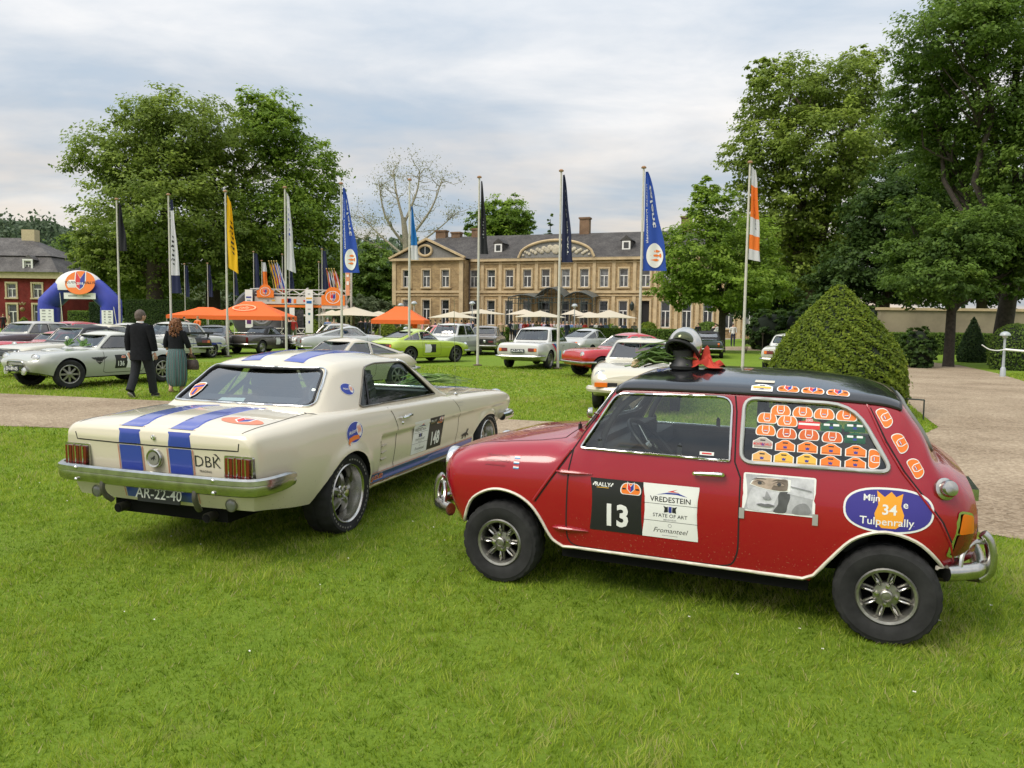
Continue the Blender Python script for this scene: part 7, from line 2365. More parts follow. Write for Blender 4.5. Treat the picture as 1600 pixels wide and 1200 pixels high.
  d.poly([(.462,.292),(2.545,.292),(2.548,.362),(.448,.362)],STRIPE)
  d.poly([(.446,.367),(2.549,.367),(2.549,.373),(.444,.373)],PINS,up=False)
  d.poly([(.464,.281),(2.545,.281),(2.545,.286),(.463,.286)],PINS,up=False)
  d.build('rocker_stripe',root)
  for i in range(3):
   d = Decal(put,[ORANGEP],base=.004,res=.04)
   rally_badge(d,2.52 - .075 * i,.325,.066,.050,sg * -1 if sg < 0 else -1,None,ORANGEP,1)
   d.build('rally_sticker',root)
  rim_tube('sill_moulding',put,[(.46,.264),(2.56,.264)],.013,mat('brushed moulding',(.52,.48,.36),.28,.9),root,.004,False)
  # scoop louvres ahead of the rear wheel
  for i in range(3):
   z = .565 - i * .055
   b = MB(); b.tube(on(put,[(2.405 - .012 * i,z),(2.35 - .01 * i,z + .004),(2.295,z + .008)],.006),[.010,.008,.004],6,0,False,.6)
   b.build('scoop_bar',mat('scoop bar paint',(.42,.38,.28),.35),root)
  seam('scoop_shadow_strip',put,[(2.432,.612),(2.425,.56),(2.412,.46),(2.400,.408)],.014,mat('painted scoop shadow',(.08,.07,.05),.7),root)  # strip of darkened cream painted as the shadow inside the scoop
  # handle
  P = on(put,[(2.095,.755),(2.07,.757),(2.0,.760),(1.94,.763),(1.925,.764)],.032)
  b = MB(); b.tube(P,[.008,.012,.011,.012,.008],8)
  for t in (P[0],P[-1]):
   q,nn = put(t.x,t.z); b.tube([q,t],.011,8)
  q,nn = put(2.06,.715); b.ball(q,.014,10,6)
  b.build('door_handle',CHROME,root)
  # rally plates
  if sg > 0: rally_board(put,1.838,1.22,.402,.690,'148',1,root,left_first=False)
  else: rally_board(put,1.22,1.838,.402,.690,'148',1,root,left_first=False)
  d = Decal(put,[WHITEP],res=.03)
  talent_oval(d,2.82 if sg > 0 else 2.82,.735,.235,.155,-sg,.16 * 1)
  d.build('sponsor_oval',root)
  d = Decal(cput,[WHITEP],res=.03)
  talent_oval(d,2.665,1.035,.165,.088,-sg,-.10,False)
  d.build('sponsor_oval',root)
  # running horse badge
  q = lambda pts: [(.63 + (-sg) * a * .11,.425 + b_ * .11) for a,b_ in pts]
  d = Decal(put,[DULLCHROME],base=.004)
  d.poly(q([(-.8,.05),(-.3,.14),(.15,.20),(.35,.45),(.55,.5),(.62,.36),(.48,.30),(.42,.1),(.75,-.05),(.8,-.3),(.6,-.12),(.3,-.08),(.25,-.3),(.05,-.45),(.1,-.2),(-.3,-.05),(-.55,-.35),(-.75,-.3),(-.5,-.1),(-.85,-.05)]),BLACKP)
  for k in (-.35,0,.35):
   pass
  d.build('horse_badge',root)
  d = Decal(put,[GREYP])
  d.scrawl(.80,.765,.15,.009,GREYP,2); d.scrawl(.81,.738,.11,.009,GREYP,5)
  d.build('crew_names',root)
  headlamp(root,f_(sg * .56,.665)[0] + Vector((.03,0,0)),(-1,0,0),.095)
 w = pane('windscreen',cf,wsp,glass('greenish screen glass',(.80,.90,.85),.03),root,-.008,.08)
 rim_tube('windscreen_trim',cf,wsp,.011,CHROME,w,.003)
 w = pane('rear_window',cr,rwp,glass('rear screen glass',(.84,.88,.87),.42),root,-.006,.06)
 rim_tube('rear_window_rubber',cr,rwp,.010,BLACK,w,.001)
 big = [(a * 1.035,.945 + (b_ - .945) * 1.05 - .004) for a,b_ in rwp]
 rim_tube('rear_window_trim',cr,big,.010,CHROME,w,.002)
 # long stripes: bonnet, roof, boot lid, tail panel, valance
 for y0,y1 in ((-.30,-.10),(.10,.30)):
  for nm,put,x0,x1 in (('bonnet_stripe',tp,-.745,.86),('boot_stripe',tp,3.165,3.905),('roof_stripe',ct,1.63,2.72)):
   d = Decal(put,[STRIPE],base=.003,res=.022)
   d.poly([(x0,y0 + .012),(x1,y0 + .012),(x1,y1 - .012),(x0,y1 - .012)],STRIPE)
   for e in (y0,y1):
    d.poly([(x0,e - .003),(x1,e - .003),(x1,e + .003),(x0,e + .003)],PINS,up=False)
   d.build(nm,root)
  for z0,z1 in ((.57,.738),(.385,.50)):
   d = Decal(r_,[STRIPE],base=.003,res=.022)
   d.poly([(y0 + .012,z0),(y1 - .012,z0),(y1 - .012,z1),(y0 + .012,z1)],STRIPE)
   for e in (y0,y1):
    d.poly([(e - .003,z0),(e + .003,z0),(e + .003,z1),(e - .003,z1)],PINS,up=False)
   d.build('tail_stripe',root)
  d = Decal(r_,[STRIPE],base=.003,res=.022)
  d.poly([(y0 + .012,.752),(y1 - .012,.752),(y1 - .012,.842),(y0 + .012,.842)],STRIPE)
  d.build('tail_stripe',root)
 # boot lid gaps
 seam('boot_gap',r_,[(-.655,.80),(-.645,.752),(-.3,.746),(.3,.746),(.645,.752),(.655,.80)],.008,SEAM,root)
 for sg in (-1,1):
  seam('boot_gap',tp,[(3.895,sg * .655),(3.80,sg * .657),(3.5,sg * .655),(3.2,sg * .64),(3.165,sg * .60)],.008,SEAM,root)
  seam('bonnet_gap',tp,[(.85,sg * .63),(.3,sg * .655),(-.4,sg * .66),(-.72,sg * .60)],.008,SEAM,root)
 # tail lamps: three segments in a chrome bezel
 for sg in (-1,1):
  cx_ = sg * .648
  p,nn = r_(cx_,.649)
  lamp = empty('tail_lamp',(0,0,0),0,root)
  b = MB()
  b.prism(rounded([(cx_ - .105,.576),(cx_ + .105,.576),(cx_ + .105,.722),(cx_ - .105,.722)],.012,3),p.x - .03,p.x + .016,'yz')
  bez = b.build('bezel',DULLCHROME,lamp)
  for k in (-1,0,1):
   b = MB(); y = cx_ + k * .062
   pts = [(y - .026,.590),(y + .026,.590),(y + .026,.708),(y - .026,.708)]
   b.prism(rounded(pts,.006,2),p.x + .01,p.x + .030,'yz')
   b.tube([(p.x + .03,y,.592),(p.x + .033,y,.706)],.004,6,1)
   b.build('lens',[LENSRED,CHROME],lamp)
  for e in (-1,1):
   b = MB(); b.tube([(p.x + .02,cx_ + e * .031,.585),(p.x + .02,cx_ + e * .031,.714)],.006,6); b.build('divider',CHROME,lamp)
 # centre emblem on the fuel cap, lock, lettering
 p,nn = r_(0,.665)
 b = MB(); b.T = Matrix.Translation(p) @ Vector((1,0,0)).to_track_quat('Z','Y').to_matrix().to_4x4()
 b.lathe([(.062,-.01),(.062,.018),(.056,.026),(.050,.024),(.046,.022),(0,.022)],26)
 o = b.build('fuel_cap',DULLCHROME,root)
 d = Decal(plane_put(p + Vector((.023,0,0)),(0,1,0),(0,0,1)),[BLACKP],base=.0005)
 d.poly(ellipse(0,0,.043,.043,20),mat('cap field',(.30,.29,.27),.4,.5))
 d.poly([(a * .028,b_ * .028) for a,b_ in [(-.9,.1),(-.2,.2),(.3,.7),(.6,.6),(.45,.1),(.8,-.3),(.3,-.1),(.1,-.6),(-.1,-.1),(-.7,-.5),(-.5,-.05)]],BLACKP)
 d.build('cap_badge',o)
 p,nn = r_(0,.80); b = MB(); b.T = Matrix.Translation(p) @ Vector((1,0,0)).to_track_quat('Z','Y').to_matrix().to_4x4()
 b.lathe([(.017,-.01),(.017,.008),(.010,.010),(.008,.004),(0,.004)],14); b.build('boot_lock',CHROME,root)
 d = Decal(r_,[BLACKP],res=.05)
 d.text('DBK',.405,.665,.105,BLACKP,-.006,.0)
 d.text('TRADING',.385,.605,.022,BLACKP,.002,up=False)
 d.poly([(.455,.722),(.475,.724),(.50,.700),(.505,.675),(.495,.695),(.475,.712)],BLACKP,up=False)
 d.build('trader_lettering',root)
 d = Decal(tp,[ORANGEP],res=.04)
 q = lambda pts: [(3.66 - b_,.47 + a) for a,b_ in pts]
 d.poly(q(ellipse(0,0,.155,.075,26)),mat('coral print',(.72,.20,.10),.4))
 d.poly(q([(-.055,.085),(-.06,.0),(0,-.05),(.06,0),(.055,.085),(0,.035)]),WHITEP)
 d.poly(q([(-.045,.07),(-.045,.0),(0,-.04),(0,.03)]),REDP)
 d.poly(q([(.045,.07),(.045,.0),(0,-.04),(0,.03)]),BLUEP,up=False)
 d.build('rally_sticker',root)
 # shield sticker on the rear glass
 d = Decal(cr,[WHITEP],base=.002,res=.05)
 sh = lambda k: [(-.47 + a * k,1.015 + b_ * k) for a,b_ in [(-.05,.03),(-.02,.045),(.03,.05),(.055,.045),(.05,0),(.03,-.035),(0,-.055),(-.035,-.035),(-.052,0)]]
 d.poly(sh(1.0),WHITEP); d.poly(sh(.88),ORANGEP)
 d.poly([(-.485,1.02),(-.46,1.02),(-.46,.975),(-.485,.98)],BLUEP)
 d.poly([(-.515,1.035),(-.425,1.05),(-.425,1.035),(-.515,1.02)],BLUEP,up=False)
 d.build('shield_sticker',root)
 d = Decal(cr,[WHITEP],base=-.02,res=.05)
 d.poly([(-.23,.952),(.02,.955),(.01,.990),(-.20,.985)],mat('pale blue card',(.45,.60,.60),.6))
 d.build('card',root)
 # bumpers
 P = spline([(3.60,-.815,.560),(3.78,-.825,.560),(3.90,-.80,.558),(3.965,-.70,.556),(3.985,-.3,.556),(3.99,0,.556),(3.985,.3,.556),(3.965,.70,.556),(3.90,.80,.558),(3.78,.825,.560),(3.60,.815,.560)],6)
 b = MB()
 sec = [(-.006,-.072),(.012,-.060),(.022,-.020),(.018,.012),(.026,.018),(.024,.052),(.008,.066),(-.012,.066),(-.016,-.06)]
 vs_,fs = [],[]
 N,m_ = len(P),len(sec)
 for i,p in enumerate(P):
  dd = (P[min(i + 1,N - 1)] - P[max(i - 1,0)]).normalized()
  o_ = Vector((dd.y,-dd.x,0))
  t = abs(i / (N - 1) - .5) * 2
  k = 1 - .25 * smooth01((t - .86) / .14)
  for a,h in sec:
   vs_.append(p + o_ * a + Vector((0,0,h * k * .84 - .018)))
 for i in range(N - 1):
  for j in range(m_):
   l = (j + 1) % m_
   fs.append((i * m_ + j,i * m_ + l,(i + 1) * m_ + l,(i + 1) * m_ + j))
 fs += [tuple(range(m_)),tuple((N - 1) * m_ + j for j in range(m_))[::-1]]
 b.add(vs_,fs)
 rbm = b.build('rear_bumper',DULLCHROME,root,True,30)
 for y,z in ((-.58,.575),(-.58,.497),(.52,.575),(.52,.497)):
  b = MB(); b.ball((4.003,y,z),.014,10,6,0,(.6,1,1)); b.build('bolt',CHROME,rbm)
 for sg in (-1,1):
  b = MB(); b.tube(spline([(3.985,sg * .37,.50),(3.99,sg * .37,.45),(3.965,sg * .365,.40),(3.93,sg * .35,.365)],5),[.019] * 10 + [.022] * 6,8,0,False,.8); b.build('bumper_guard',mat('dark guard',(.09,.085,.07),.4,.3),rbm)
 P = spline([(-.34,-.80,.50),(-.60,-.80,.50),(-.78,-.70,.50),(-.86,-.3,.50),(-.87,0,.50),(-.86,.3,.50),(-.78,.70,.50),(-.60,.80,.50),(-.34,.80,.50)],6)
 b = MB(); b.tube(P,.045,10,0,False,1.0); b.build('front_bumper',CHROME,root)
 # round lamps under the bumper, plate, exhausts
 for sg in (-1,1):
  p,nn = r_(sg * .545,.41)
  headlamp(root,p + Vector((.006,0,-.012)),(1,0,0),.038,'reversing_lamp',mat('dull lamp ring',(.25,.24,.21),.35,.8),mat('grey lamp lens',(.20,.20,.19),.25,coat=.8))
  b = MB(); b.tube([(3.4,sg * .36,.30),(3.75,sg * .36,.305),(3.88,sg * .36,.30)],[.03,.03,.032],12); b.tube([(3.885,sg * .36,.30),(3.86,sg * .36,.30)],.026,10,1)
  b.build('exhaust_tip',[mat('dark exhaust',(.06,.055,.05),.5,.7),UNDER],root)
 pq = r_(0,.43)[0]
 plate(root,pq + Vector((.055,.03,.002)),(0,1,0),(-.10,0,1),.34,.105,'AR-22-40',mat('black plate',(.012,.013,.017),.4),mat('plate white',(.70,.70,.66),.5),size=.095,bold=.006)
 # underbody
 b = MB(); b.box((1.4,0,.27),(2.2,1.30,.12)); b.box((3.3,0,.34),(1.0,.92,.16)); b.box((-.1,0,.38),(.8,.92,.2))
 b.build('underbody',UNDER,root)
 for x in (.03,2.87):
  for sg in (-1,1):
   wheel(root,'torq',x,sg * .775,.287,.305,.212,.225,None,0,.3 if x < 1 else .1)
 # white lettering ring on the rear tyres
 for x in (.03,2.87):
  for sg in (-1,1):
   b = MB()
   for k in range(44):
    if k % 11 in (9,10): continue
    a = 2 * pi * k / 44
    r0,r1,w = .244,.256,.012
    ca,sa = cos(a),sin(a)
    yy = sg * .7875
    q = [(x + r * ca - o_ * sa,yy,.287 + r * sa + o_ * ca) for r,o_ in ((r0,-w),(r1,-w),(r1,w * .6),(r0,w * .6))]
    b.add(q,[(0,1,2,3) if sg < 0 else (3,2,1,0)])
   o = b.build('tyre_lettering',WHITELET,root,False); o['kind'] = 'stuff'
 # interior
 for y in (-.36,.36): seat(root,1.75,y,.42,.50,.62)
 seat(root,2.55,0,.45,1.15,.42,'rear_seat')
 b = MB(); b.box((1.12,0,.84),(.22,1.2,.12)); b.build('dashboard',INTERIOR,root); b = MB(); b.box((2.98,0,.86),(.28,1.15,.04)); b.build('parcel_shelf',INTERIOR,root)
 steering(root,(1.38,-.36,.88),.19,1.0,1)
 b = MB()
 b.tube(spline([(2.35,-.58,.4),(2.33,-.57,.9),(2.30,-.46,1.16),(2.30,0,1.20),(2.30,.46,1.16),(2.33,.57,.9),(2.35,.58,.4)],6),.022,8)
 for sg in (-1,1): b.tube([(2.32,sg * .42,1.15),(2.95,sg * .45,.80)],.02,8)
 b.tube([(2.33,-.55,1.0),(2.33,.5,.55)],.02,8)
 b.build('roll_cage',mat('dark cage paint',(.03,.03,.033),.45),root)
 p,nn = tp(.72,.69)
 b = MB(); b.lathe([(.022,-.01),(.022,.01),(.008,.02),(.004,.03)],12,'z',p); b.tube([p,p + Vector((.05,.0,.95))],.0022,5); b.build('aerial',DULLCHROME,root)
 return root,lf
coupe_root,coupe_lf = build_coupe()
# ------------------------------------------------------------------ the other rally cars
def clipx(poly,lo,hi):
 def cut(P,x,keep):
  out = []
  for i in range(len(P)):
   a,b = P[i - 1],P[i]
   ia,ib = keep(a[0]),keep(b[0])
   if ia != ib:
    t = (x - a[0]) / (b[0] - a[0]); out.append((x,a[1] + (b[1] - a[1]) * t))
   if ib: out.append(b)
  return out
 P = cut(poly,lo,lambda q: q >= lo)
 return cut(P,hi,lambda q: q <= hi) if P else P
def from_wheels(pf,pr,side,track,wb):
 """front axle middle and heading from the ground pixels of two wheels on one side"""
 F,B = gpt(*pf),gpt(*pr)
 d = (F - B).normalized(); r = Vector((d.y,-d.x,0))
 mid = (F + B) / 2 - r * side * track / 2
 return mid + d * wb / 2,math.atan2(d.y,d.x)
def make_car(name,label,place,col,wb=2.4,fo=.70,ro=.80,hw=.80,H=1.36,belt=.86,sill=.22,nose=(.62,.76),hood=.88,deck=.90,tail=(.84,.80),
    xb=.45,xt=.95,xe=1.95,xg=2.45,base=.66,top=.54,pillars=(),rw=.28,rim=.19,kind='spoke6',rimm=None,roofm=None,plan_f=.16,plan_r=.10,ex=2.0,
    front='round',rear='bar',lampr=.085,lampy=.60,lampz=.66,grille=None,grille_m=None,plate_f=None,plate_r=None,number=None,num_x=None,bumper=True,glassm=None,
    extra=None,cabin=True,steer=0.0,nose_dx=None,tail_dx=None,rearglass=True,hump=None,archr=None,track=None,lens=None):
 loc,th = place
 root = empty(name,(loc[0],loc[1],0),th + pi)
 props(root,label,'car')
 x0,x1 = -fo,wb + ro
 track = track or hw - .03
 P = col if not isinstance(col,tuple) else paint('paint %s' % label[:28],col,rough=.25)
 top_ = [(x0,nose[0] + .05),(x0 + .10,nose[1]),(x0 + .35,nose[1] + (hood - nose[1]) * .45),(xb,hood),(xg,deck),(x1 - .12,tail[0]),(x1,tail[1])]
 sh_ = [(x0,nose[0]),(x0 + .10,nose[1] - .02),(x0 + .35,nose[1] + (belt - nose[1]) * .4),(xb,belt - .01),(xg,max(belt - .0,deck - .04)),(x1 - .12,tail[0] - .02),(x1,tail[1] - .03)]
 if hump: sh_ = hump(sh_)
 K = dict(zb=[(x0,sill + .14),(x0 + .4,sill + .05),(.4,sill),(wb - .4,sill),(x1 - .4,sill + .06),(x1,sill + .16)],
    yb=[(x0,(hw - plan_f) * .93),(x0 + .25,hw - .08),(wb + .2,hw - .07),(x1,(hw - plan_r) * .95)],
    zm=[(x0,.56),(x1,.58)],
    ym=[(x0,hw - plan_f),(x0 + .05,hw - plan_f * .55),(x0 + .16,hw - plan_f * .22),(x0 + .4,hw - .02),(.4,hw),(wb,hw),(x1 - .35,hw - .02),(x1 - .12,hw - plan_r * .4),(x1 - .03,hw - plan_r * .8),(x1,hw - plan_r)],
    zs=sh_,zc=top_,
    ys=[(x0,hw - plan_f - .03),(x0 + .3,hw - .09),(xb,hw - .07),(xg,hw - .08),(x1 - .1,hw - .09 - plan_r * .4),(x1,hw - plan_r - .04)],
    rs=[(x0,.06),(x1,.06)],ex=[(x0,ex),(x1,ex)])
 lf = Loft(K,x0,x1,nose=nose_dx or [(.3,.10),(.45,.03),(.58,0),(.66,.01),(.80,.05)],tail=tail_dx or [(.3,-.12),(.45,-.04),(.6,0),(.75,-.01),(.9,-.05)],fade=.45,nx=36)
 lf.NB,lf.NS,lf.NC,lf.NT = 2,12,5,6
 lf.make()
 body = lf.obj('body',[P,UNDER],root)
 ar = archr or rw + .045
 c = MB()
 for ax in (0.0,wb):
  for sg in (-1,1):
   c.prism([(ax + ar * cos(t),rw + ar * sin(t)) for t in np.linspace(-.25,pi + .25,18)] + [(ax - ar,-.1),(ax + ar,-.1)],sg * (hw - .32),sg * (hw + .2),'xz')
 boolean(body,cutter(c,m=UNDER)); body.data.set_sharp_from_angle(angle=R(32))
 L_,R_,f_,r_,tp = lf.side(-1),lf.side(1),lf.end(-1),lf.end(1),lf.top()
 for ax,s in ((0.0,steer),(wb,0.0)):
  for sg in (-1,1): wheel(root,kind,ax,sg * track,rw,rw,rim,.18,rimm,s)
 b = MB(); b.box((wb / 2,0,sill + .02),(wb - .7,hw * 1.6,.10)); b.build('underbody',UNDER,root)
 if cabin:
  zt = H
  KC = dict(zb=[(xb - .06,belt - .06),(xg + .06,belt - .06)],
     yb=[(xb - .06,base - .07),(xb + .15,base),(xg - .3,base),(xg + .06,base - .07)],
     zm=[(xb,belt),(xg,belt)],
     ym=[(xb - .06,base - .07),(xb + .15,base),(xg - .3,base),(xg + .06,base - .07)],
     zs=[(xb - .06,belt - .01),(xb + .04,belt + .02),(xt,zt - .10),(xt + .15,zt - .065),((xt + xe) / 2,zt - .055),(xe,zt - .10),(xg - .02,belt + .03),(xg + .06,belt)],
     zc=[(xb - .06,hood),(xb + .02,hood + .03),(xt - .02,zt - .045),(xt + .18,zt - .008),((xt + xe) / 2,zt),(xe,zt - .045),(xg - .02,deck + .03),(xg + .06,deck)],
     ys=[(xb - .06,base - .10),(xb + .1,base - .04),(xt,top),(xe,top),(xg,base - .06)],
     rs=[(xb,.035),(xg,.035)],ex=[(xb,1.2),(xg,1.2)])
  cb = Loft(KC,xb - .06,xg + .06,nx=30,dens=list(np.linspace(xb,xt,10)) + list(np.linspace(xe,xg,10)))
  cb.NB,cb.NS,cb.NC,cb.NT = 2,8,4,6
  cb.make()
  cab = cb.obj('roof',[roofm or P,UNDER],root)
  V,F,n = cb.mesh(.03,xb + .06,xg - .05,belt - .2)
  boolean(cab,mesh_cutter(V,F,INTERIOR))
  zb_,zt_ = belt + .025,zt - .115
  side = [(xb + .13,zb_),(xt + .04,zt_),(xe - .06,zt_),(xg - .24,zb_)]
  edges = [xb] + list(pillars) + [xg]
  sw = []
  for a,e in zip(edges[:-1],edges[1:]):
   p = clipx(side,a + (.03 if a != xb else 0),e - (.03 if e != xg else 0))
   if len(p) >= 3: sw.append(rounded(p,.03,3))
  ws = rounded([(-base + .08,belt + .05),(base - .08,belt + .05),(top - .03,zt - .10),(-top + .03,zt - .10)],.04,3)
  rg = rounded([(-base + .12,max(belt,deck) + .06),(base - .12,max(belt,deck) + .06),(top - .06,zt - .115),(-top + .06,zt - .115)],.05,3)
  c = MB()
  for p in sw: c.prism(p,-1,1,'xz')
  if sw: boolean(cab,cutter(c,m=BLACK))
  c = MB(); c.prism(ws,xb - .2,xt + .12,'yz')
  if rearglass: c.prism(rg,xe - .12,xg + .2,'yz')
  boolean(cab,cutter(c,m=BLACK)); cab.data.set_sharp_from_angle(angle=R(32))
  G = glassm or GLASSB
  for sg in (-1,1):
   for p in sw:
    w = pane('side_window',cb.side(sg),p,G,root,-.008,.15)
    rim_tube('window_frame',cb.side(sg),p,.010,DULLCHROME if roofm is None else BLACK,w,.001,True,5,.12)
  w = pane('windscreen',cb.end(-1),ws,G,root,-.006,.15); rim_tube('windscreen_frame',cb.end(-1),ws,.012,DULLCHROME,w,.002,True,5,.12)
  if rearglass:
   w = pane('rear_window',cb.end(1),rg,G,root,-.006,.15); rim_tube('rear_window_frame',cb.end(1),rg,.012,BLACK,w,.002,True,5,.12)
  b = MB(); b.box(((xb + xg) / 2 + .02,0,belt + .002),(xg - xb - .16,base * 1.72,.05)); b.build('cabin_floor',INTERIOR,root,False)
  for y in (-.32,.32):
   b = MB(); b.box(((xt + xe) / 2 + .05,y,belt + .12),(.14,.42,.30),taper=.8); b.build('seat',INTERIOR,root)
  steering(root,(xt + .02,-.33,belt + .09),.17,1.1,1)
 # lamps
 if front:
  for sg in (-1,1):
   if front == 'round4':
    for dy in (.0,.20): headlamp(root,f_(sg * (lampy - dy),lampz)[0] + Vector((.02,0,0)),(-1,0,0),lampr)
   else: headlamp(root,f_(sg * lampy,lampz)[0] + Vector((lampr * .25,0,0)),(-1,sg * .08,.05),lampr)
 if grille:
  z0,z1,wg = grille
  gp = rounded([(-wg,z0),(wg,z0),(wg * .92,z1),(-wg * .92,z1)],min(.06,(z1 - z0) * .4),3)
  g = pane('grille',f_,gp,grille_m or BLACK,root,.006,.1); rim_tube('grille_frame',f_,gp,.012,DULLCHROME,g,.008,True,5,.1)
  for i in range(4): rim_tube('grille_bar',f_,[(-wg * .95,z0 + (z1 - z0) * (i + .5) / 4),(wg * .95,z0 + (z1 - z0) * (i + .5) / 4)],.005,DULLCHROME,g,.012,False,4,.2)
 if rear:
  for sg in (-1,1):
   d = Decal(r_,[LENSRED],base=.012,res=.1); q = hw - plan_r
   if rear == 'bar':
    d.poly(rounded([(sg * (q - .36),.60),(sg * (q - .06),.60),(sg * (q - .06),.71),(sg * (q - .36),.71)],.01,2),LENSRED)
    d.poly(rounded([(sg * (q - .15),.605),(sg * (q - .06),.605),(sg * (q - .06),.705),(sg * (q - .15),.705)],.01,2),LENSORANGE if lens is None else lens)
   elif rear == 'vert':
    d.poly(rounded([(sg * (q - .14),.52),(sg * (q - .04),.52),(sg * (q - .04),.74),(sg * (q - .14),.74)],.02,2),LENSRED)
   else:
    for dz in (.58,.68): d.poly(ellipse(sg * (q - .14),dz,.05,.045,14),LENSRED if dz < .65 else LENSORANGE,up=False)
   d.build('tail_lamp',root)
 if bumper:
  for nm,x,sg in (('front_bumper',x0 - .045,1),('rear_bumper',x1 + .045,-1)):
   pl = plan_f if sg > 0 else plan_r
   Pq = spline([(x + sg * .45,-hw - .005,.44),(x + sg * .16,-hw + .03,.44),(x + sg * .02,-hw + pl * .9 + .05,.44),(x,0,.44),(x + sg * .02,hw - pl * .9 - .05,.44),(x + sg * .16,hw - .03,.44),(x + sg * .45,hw + .005,.44)],4)
   b = MB(); b.tube(Pq,.035,7); b.build(nm,DULLCHROME,root)
 if plate_f: plate(root,f_(0,.45)[0] + Vector((-.11,0,0)),(0,-1,0),(0,0,1),.46,.11,plate_f)
 if plate_r: plate(root,r_(0,.60)[0] + Vector((.03,0,.02)),(0,1,0),(0,0,1),.48,.115,plate_r)
 if number:
  nx_ = num_x or wb * .52
  for sg,put in ((-1,L_),(1,R_)):
   d = Decal(put,[BLACKP],base=.006,res=.05)
   lo,hi = nx_ - .28,nx_ + .28
   d.poly([(lo,.40),(hi,.40),(hi,.70),(lo,.70)],BLACKP if sg < 0 else WHITEP)
   if sg < 0:
    d.poly([(nx_ + .0,.40),(hi,.40),(hi,.70),(nx_ + .0,.70)],WHITEP); d.text(number,nx_ - .14,.50,.155,WHITEP,.02,flip=1,sx=.8)
    rally_badge(d,nx_ - .07,.655,.11,.06,1,None,ORANGEP,1)
   else:
    d.poly([(lo,.40),(nx_,.40),(nx_,.70),(lo,.70)],BLACKP); d.text(number,nx_ - .14,.50,.155,WHITEP,.02,flip=-1,sx=.8)
   d.build('competitor_board',root)
 for sg,put in ((-1,L_),(1,R_)):
  xd0,xd1 = xb + .12,(pillars[0] if pillars else xe + .05)
  seam('door_gap',put,[(xd0,belt - .05),(xd0 - .02,sill + .10),(xd0 + .05,sill + .07),(xd1 - .05,sill + .07),(xd1,sill + .14),(xd1 + .02,belt - .05)],.010,SEAM,root,.002)
  b = MB(); q = on(put,[(xd1 - .16,belt - .12),(xd1 - .05,belt - .12)],.025); b.tube(q,.012,5); b.build('door_handle',DULLCHROME,root)
 if extra: extra(root,lf,L_,R_,f_,r_,tp)
 return root
GLASSB = glass('far car glass',(.50,.56,.56),.22)
SILVER = paint('silver paint',(.42,.42,.40),rough=.3,metal=.35)
def at(px,py,deg): g = gpt(px,py); return g,R(deg)      # front axle middle on the ground,heading in degrees from +X
# silver-grey roadster with hardtop, number 136
def healey(root,lf,L_,R_,f_,r_,tp):
 for sg,put in ((-1,L_),(1,R_)):
  d = Decal(put,[BLACK],base=.004,res=.08)
  d.poly([(.46,.66),(.86,.67),(.66,.50)],BLACK)
  for i in range(5): d.poly([(.52 + .065 * i,.655),(.535 + .065 * i,.655),(.60 + .03 * i,.55),(.585 + .03 * i,.55)],DULLCHROME,up=(i == 0))
  d.build('side_vent',root)
 for sg in (-1,1): headlamp(root,(-.74,sg * .30,.40),(-1,0,0),.075,'fog_lamp')
 b = MB(); p,n = tp(.10,0); b.ball((p.x,0,p.z - .01),1,14,6,0,(.22,.25,.05),0.0); b.build('bonnet_scoop',SILVERG,root)
 for y in (-.25,.28):
  p = Vector((.62,y,.90)); b = MB(); rr = np.random.default_rng(int(50 + y * 100))
  for i in range(22):
   a = rr.uniform(0,6.28); v = Vector((rr.normal() * .05,rr.normal() * .09,rr.uniform(.02,.17)))
   b.bar(p,p + v,.012,.035)
  b.ball(p + Vector((0,0,.16)),.05,6,4,1)
  o = b.build('tulip_bunch',[mat('leaf bunch',(.10,.20,.05),.6),WHITEP],root)
SILVERG = paint('silver grey paint',(.42,.43,.385),rough=.22,dirt=.12)
CARS = []
def C_(*a,**k): CARS.append((a,k))
ROOFPALE = paint('pale hardtop',(.52,.52,.46),rough=.25)
VINYL = mat('black vinyl roof',(.022,.022,.024),.55,vary=.2)
SOFT = mat('black soft top',(.018,.018,.019),.85,vary=.25,bump=.2,bscale=30)
C_('roadster','silver-grey roadster with pale hardtop and rally number 136',from_wheels((115,607),(248,597),-1,1.36,2.34),SILVERG,wb=2.34,fo=.72,ro=.86,hw=.77,H=1.24,belt=.83,sill=.24,nose=(.60,.72),hood=.84,deck=.82,tail=(.72,.62),xb=.66,xt=1.10,xe=1.75,xg=2.12,base=.62,top=.50,plan_f=.30,plan_r=.26,rw=.315,rim=.20,kind='spoke8',lampy=.50,lampz=.66,lampr=.095,grille=(.42,.60,.30),grille_m=DULLCHROME,plate_f='EH-89-05',number='136',num_x=1.32,bumper=False,extra=healey,steer=-.28,roofm=ROOFPALE)
g1,a1 = from_wheels((115,607),(248,597),-1,1.36,2.34)
def beside(px,py,da=0.0): return gpt(px,py),a1 + da
def spots(root,lf,L_,R_,f_,r_,tp):
 for sg in (-1,1): headlamp(root,(lf.x0 - .10,sg * .28,.40),(-1,0,0),.085,'spot_lamp')
C_('coupe','cream coupe with black vinyl roof beside the silver-grey roadster',beside(55,588),(.55,.52,.42),wb=2.5,fo=.78,ro=.9,hw=.80,H=1.34,belt=.86,hood=.88,xb=.62,xt=1.05,xe=1.85,xg=2.45,roofm=VINYL,front='round4',lampr=.07,lampy=.62,lampz=.62,grille=(.52,.72,.60),plate_f='45-55',pillars=(1.75,),extra=spots)
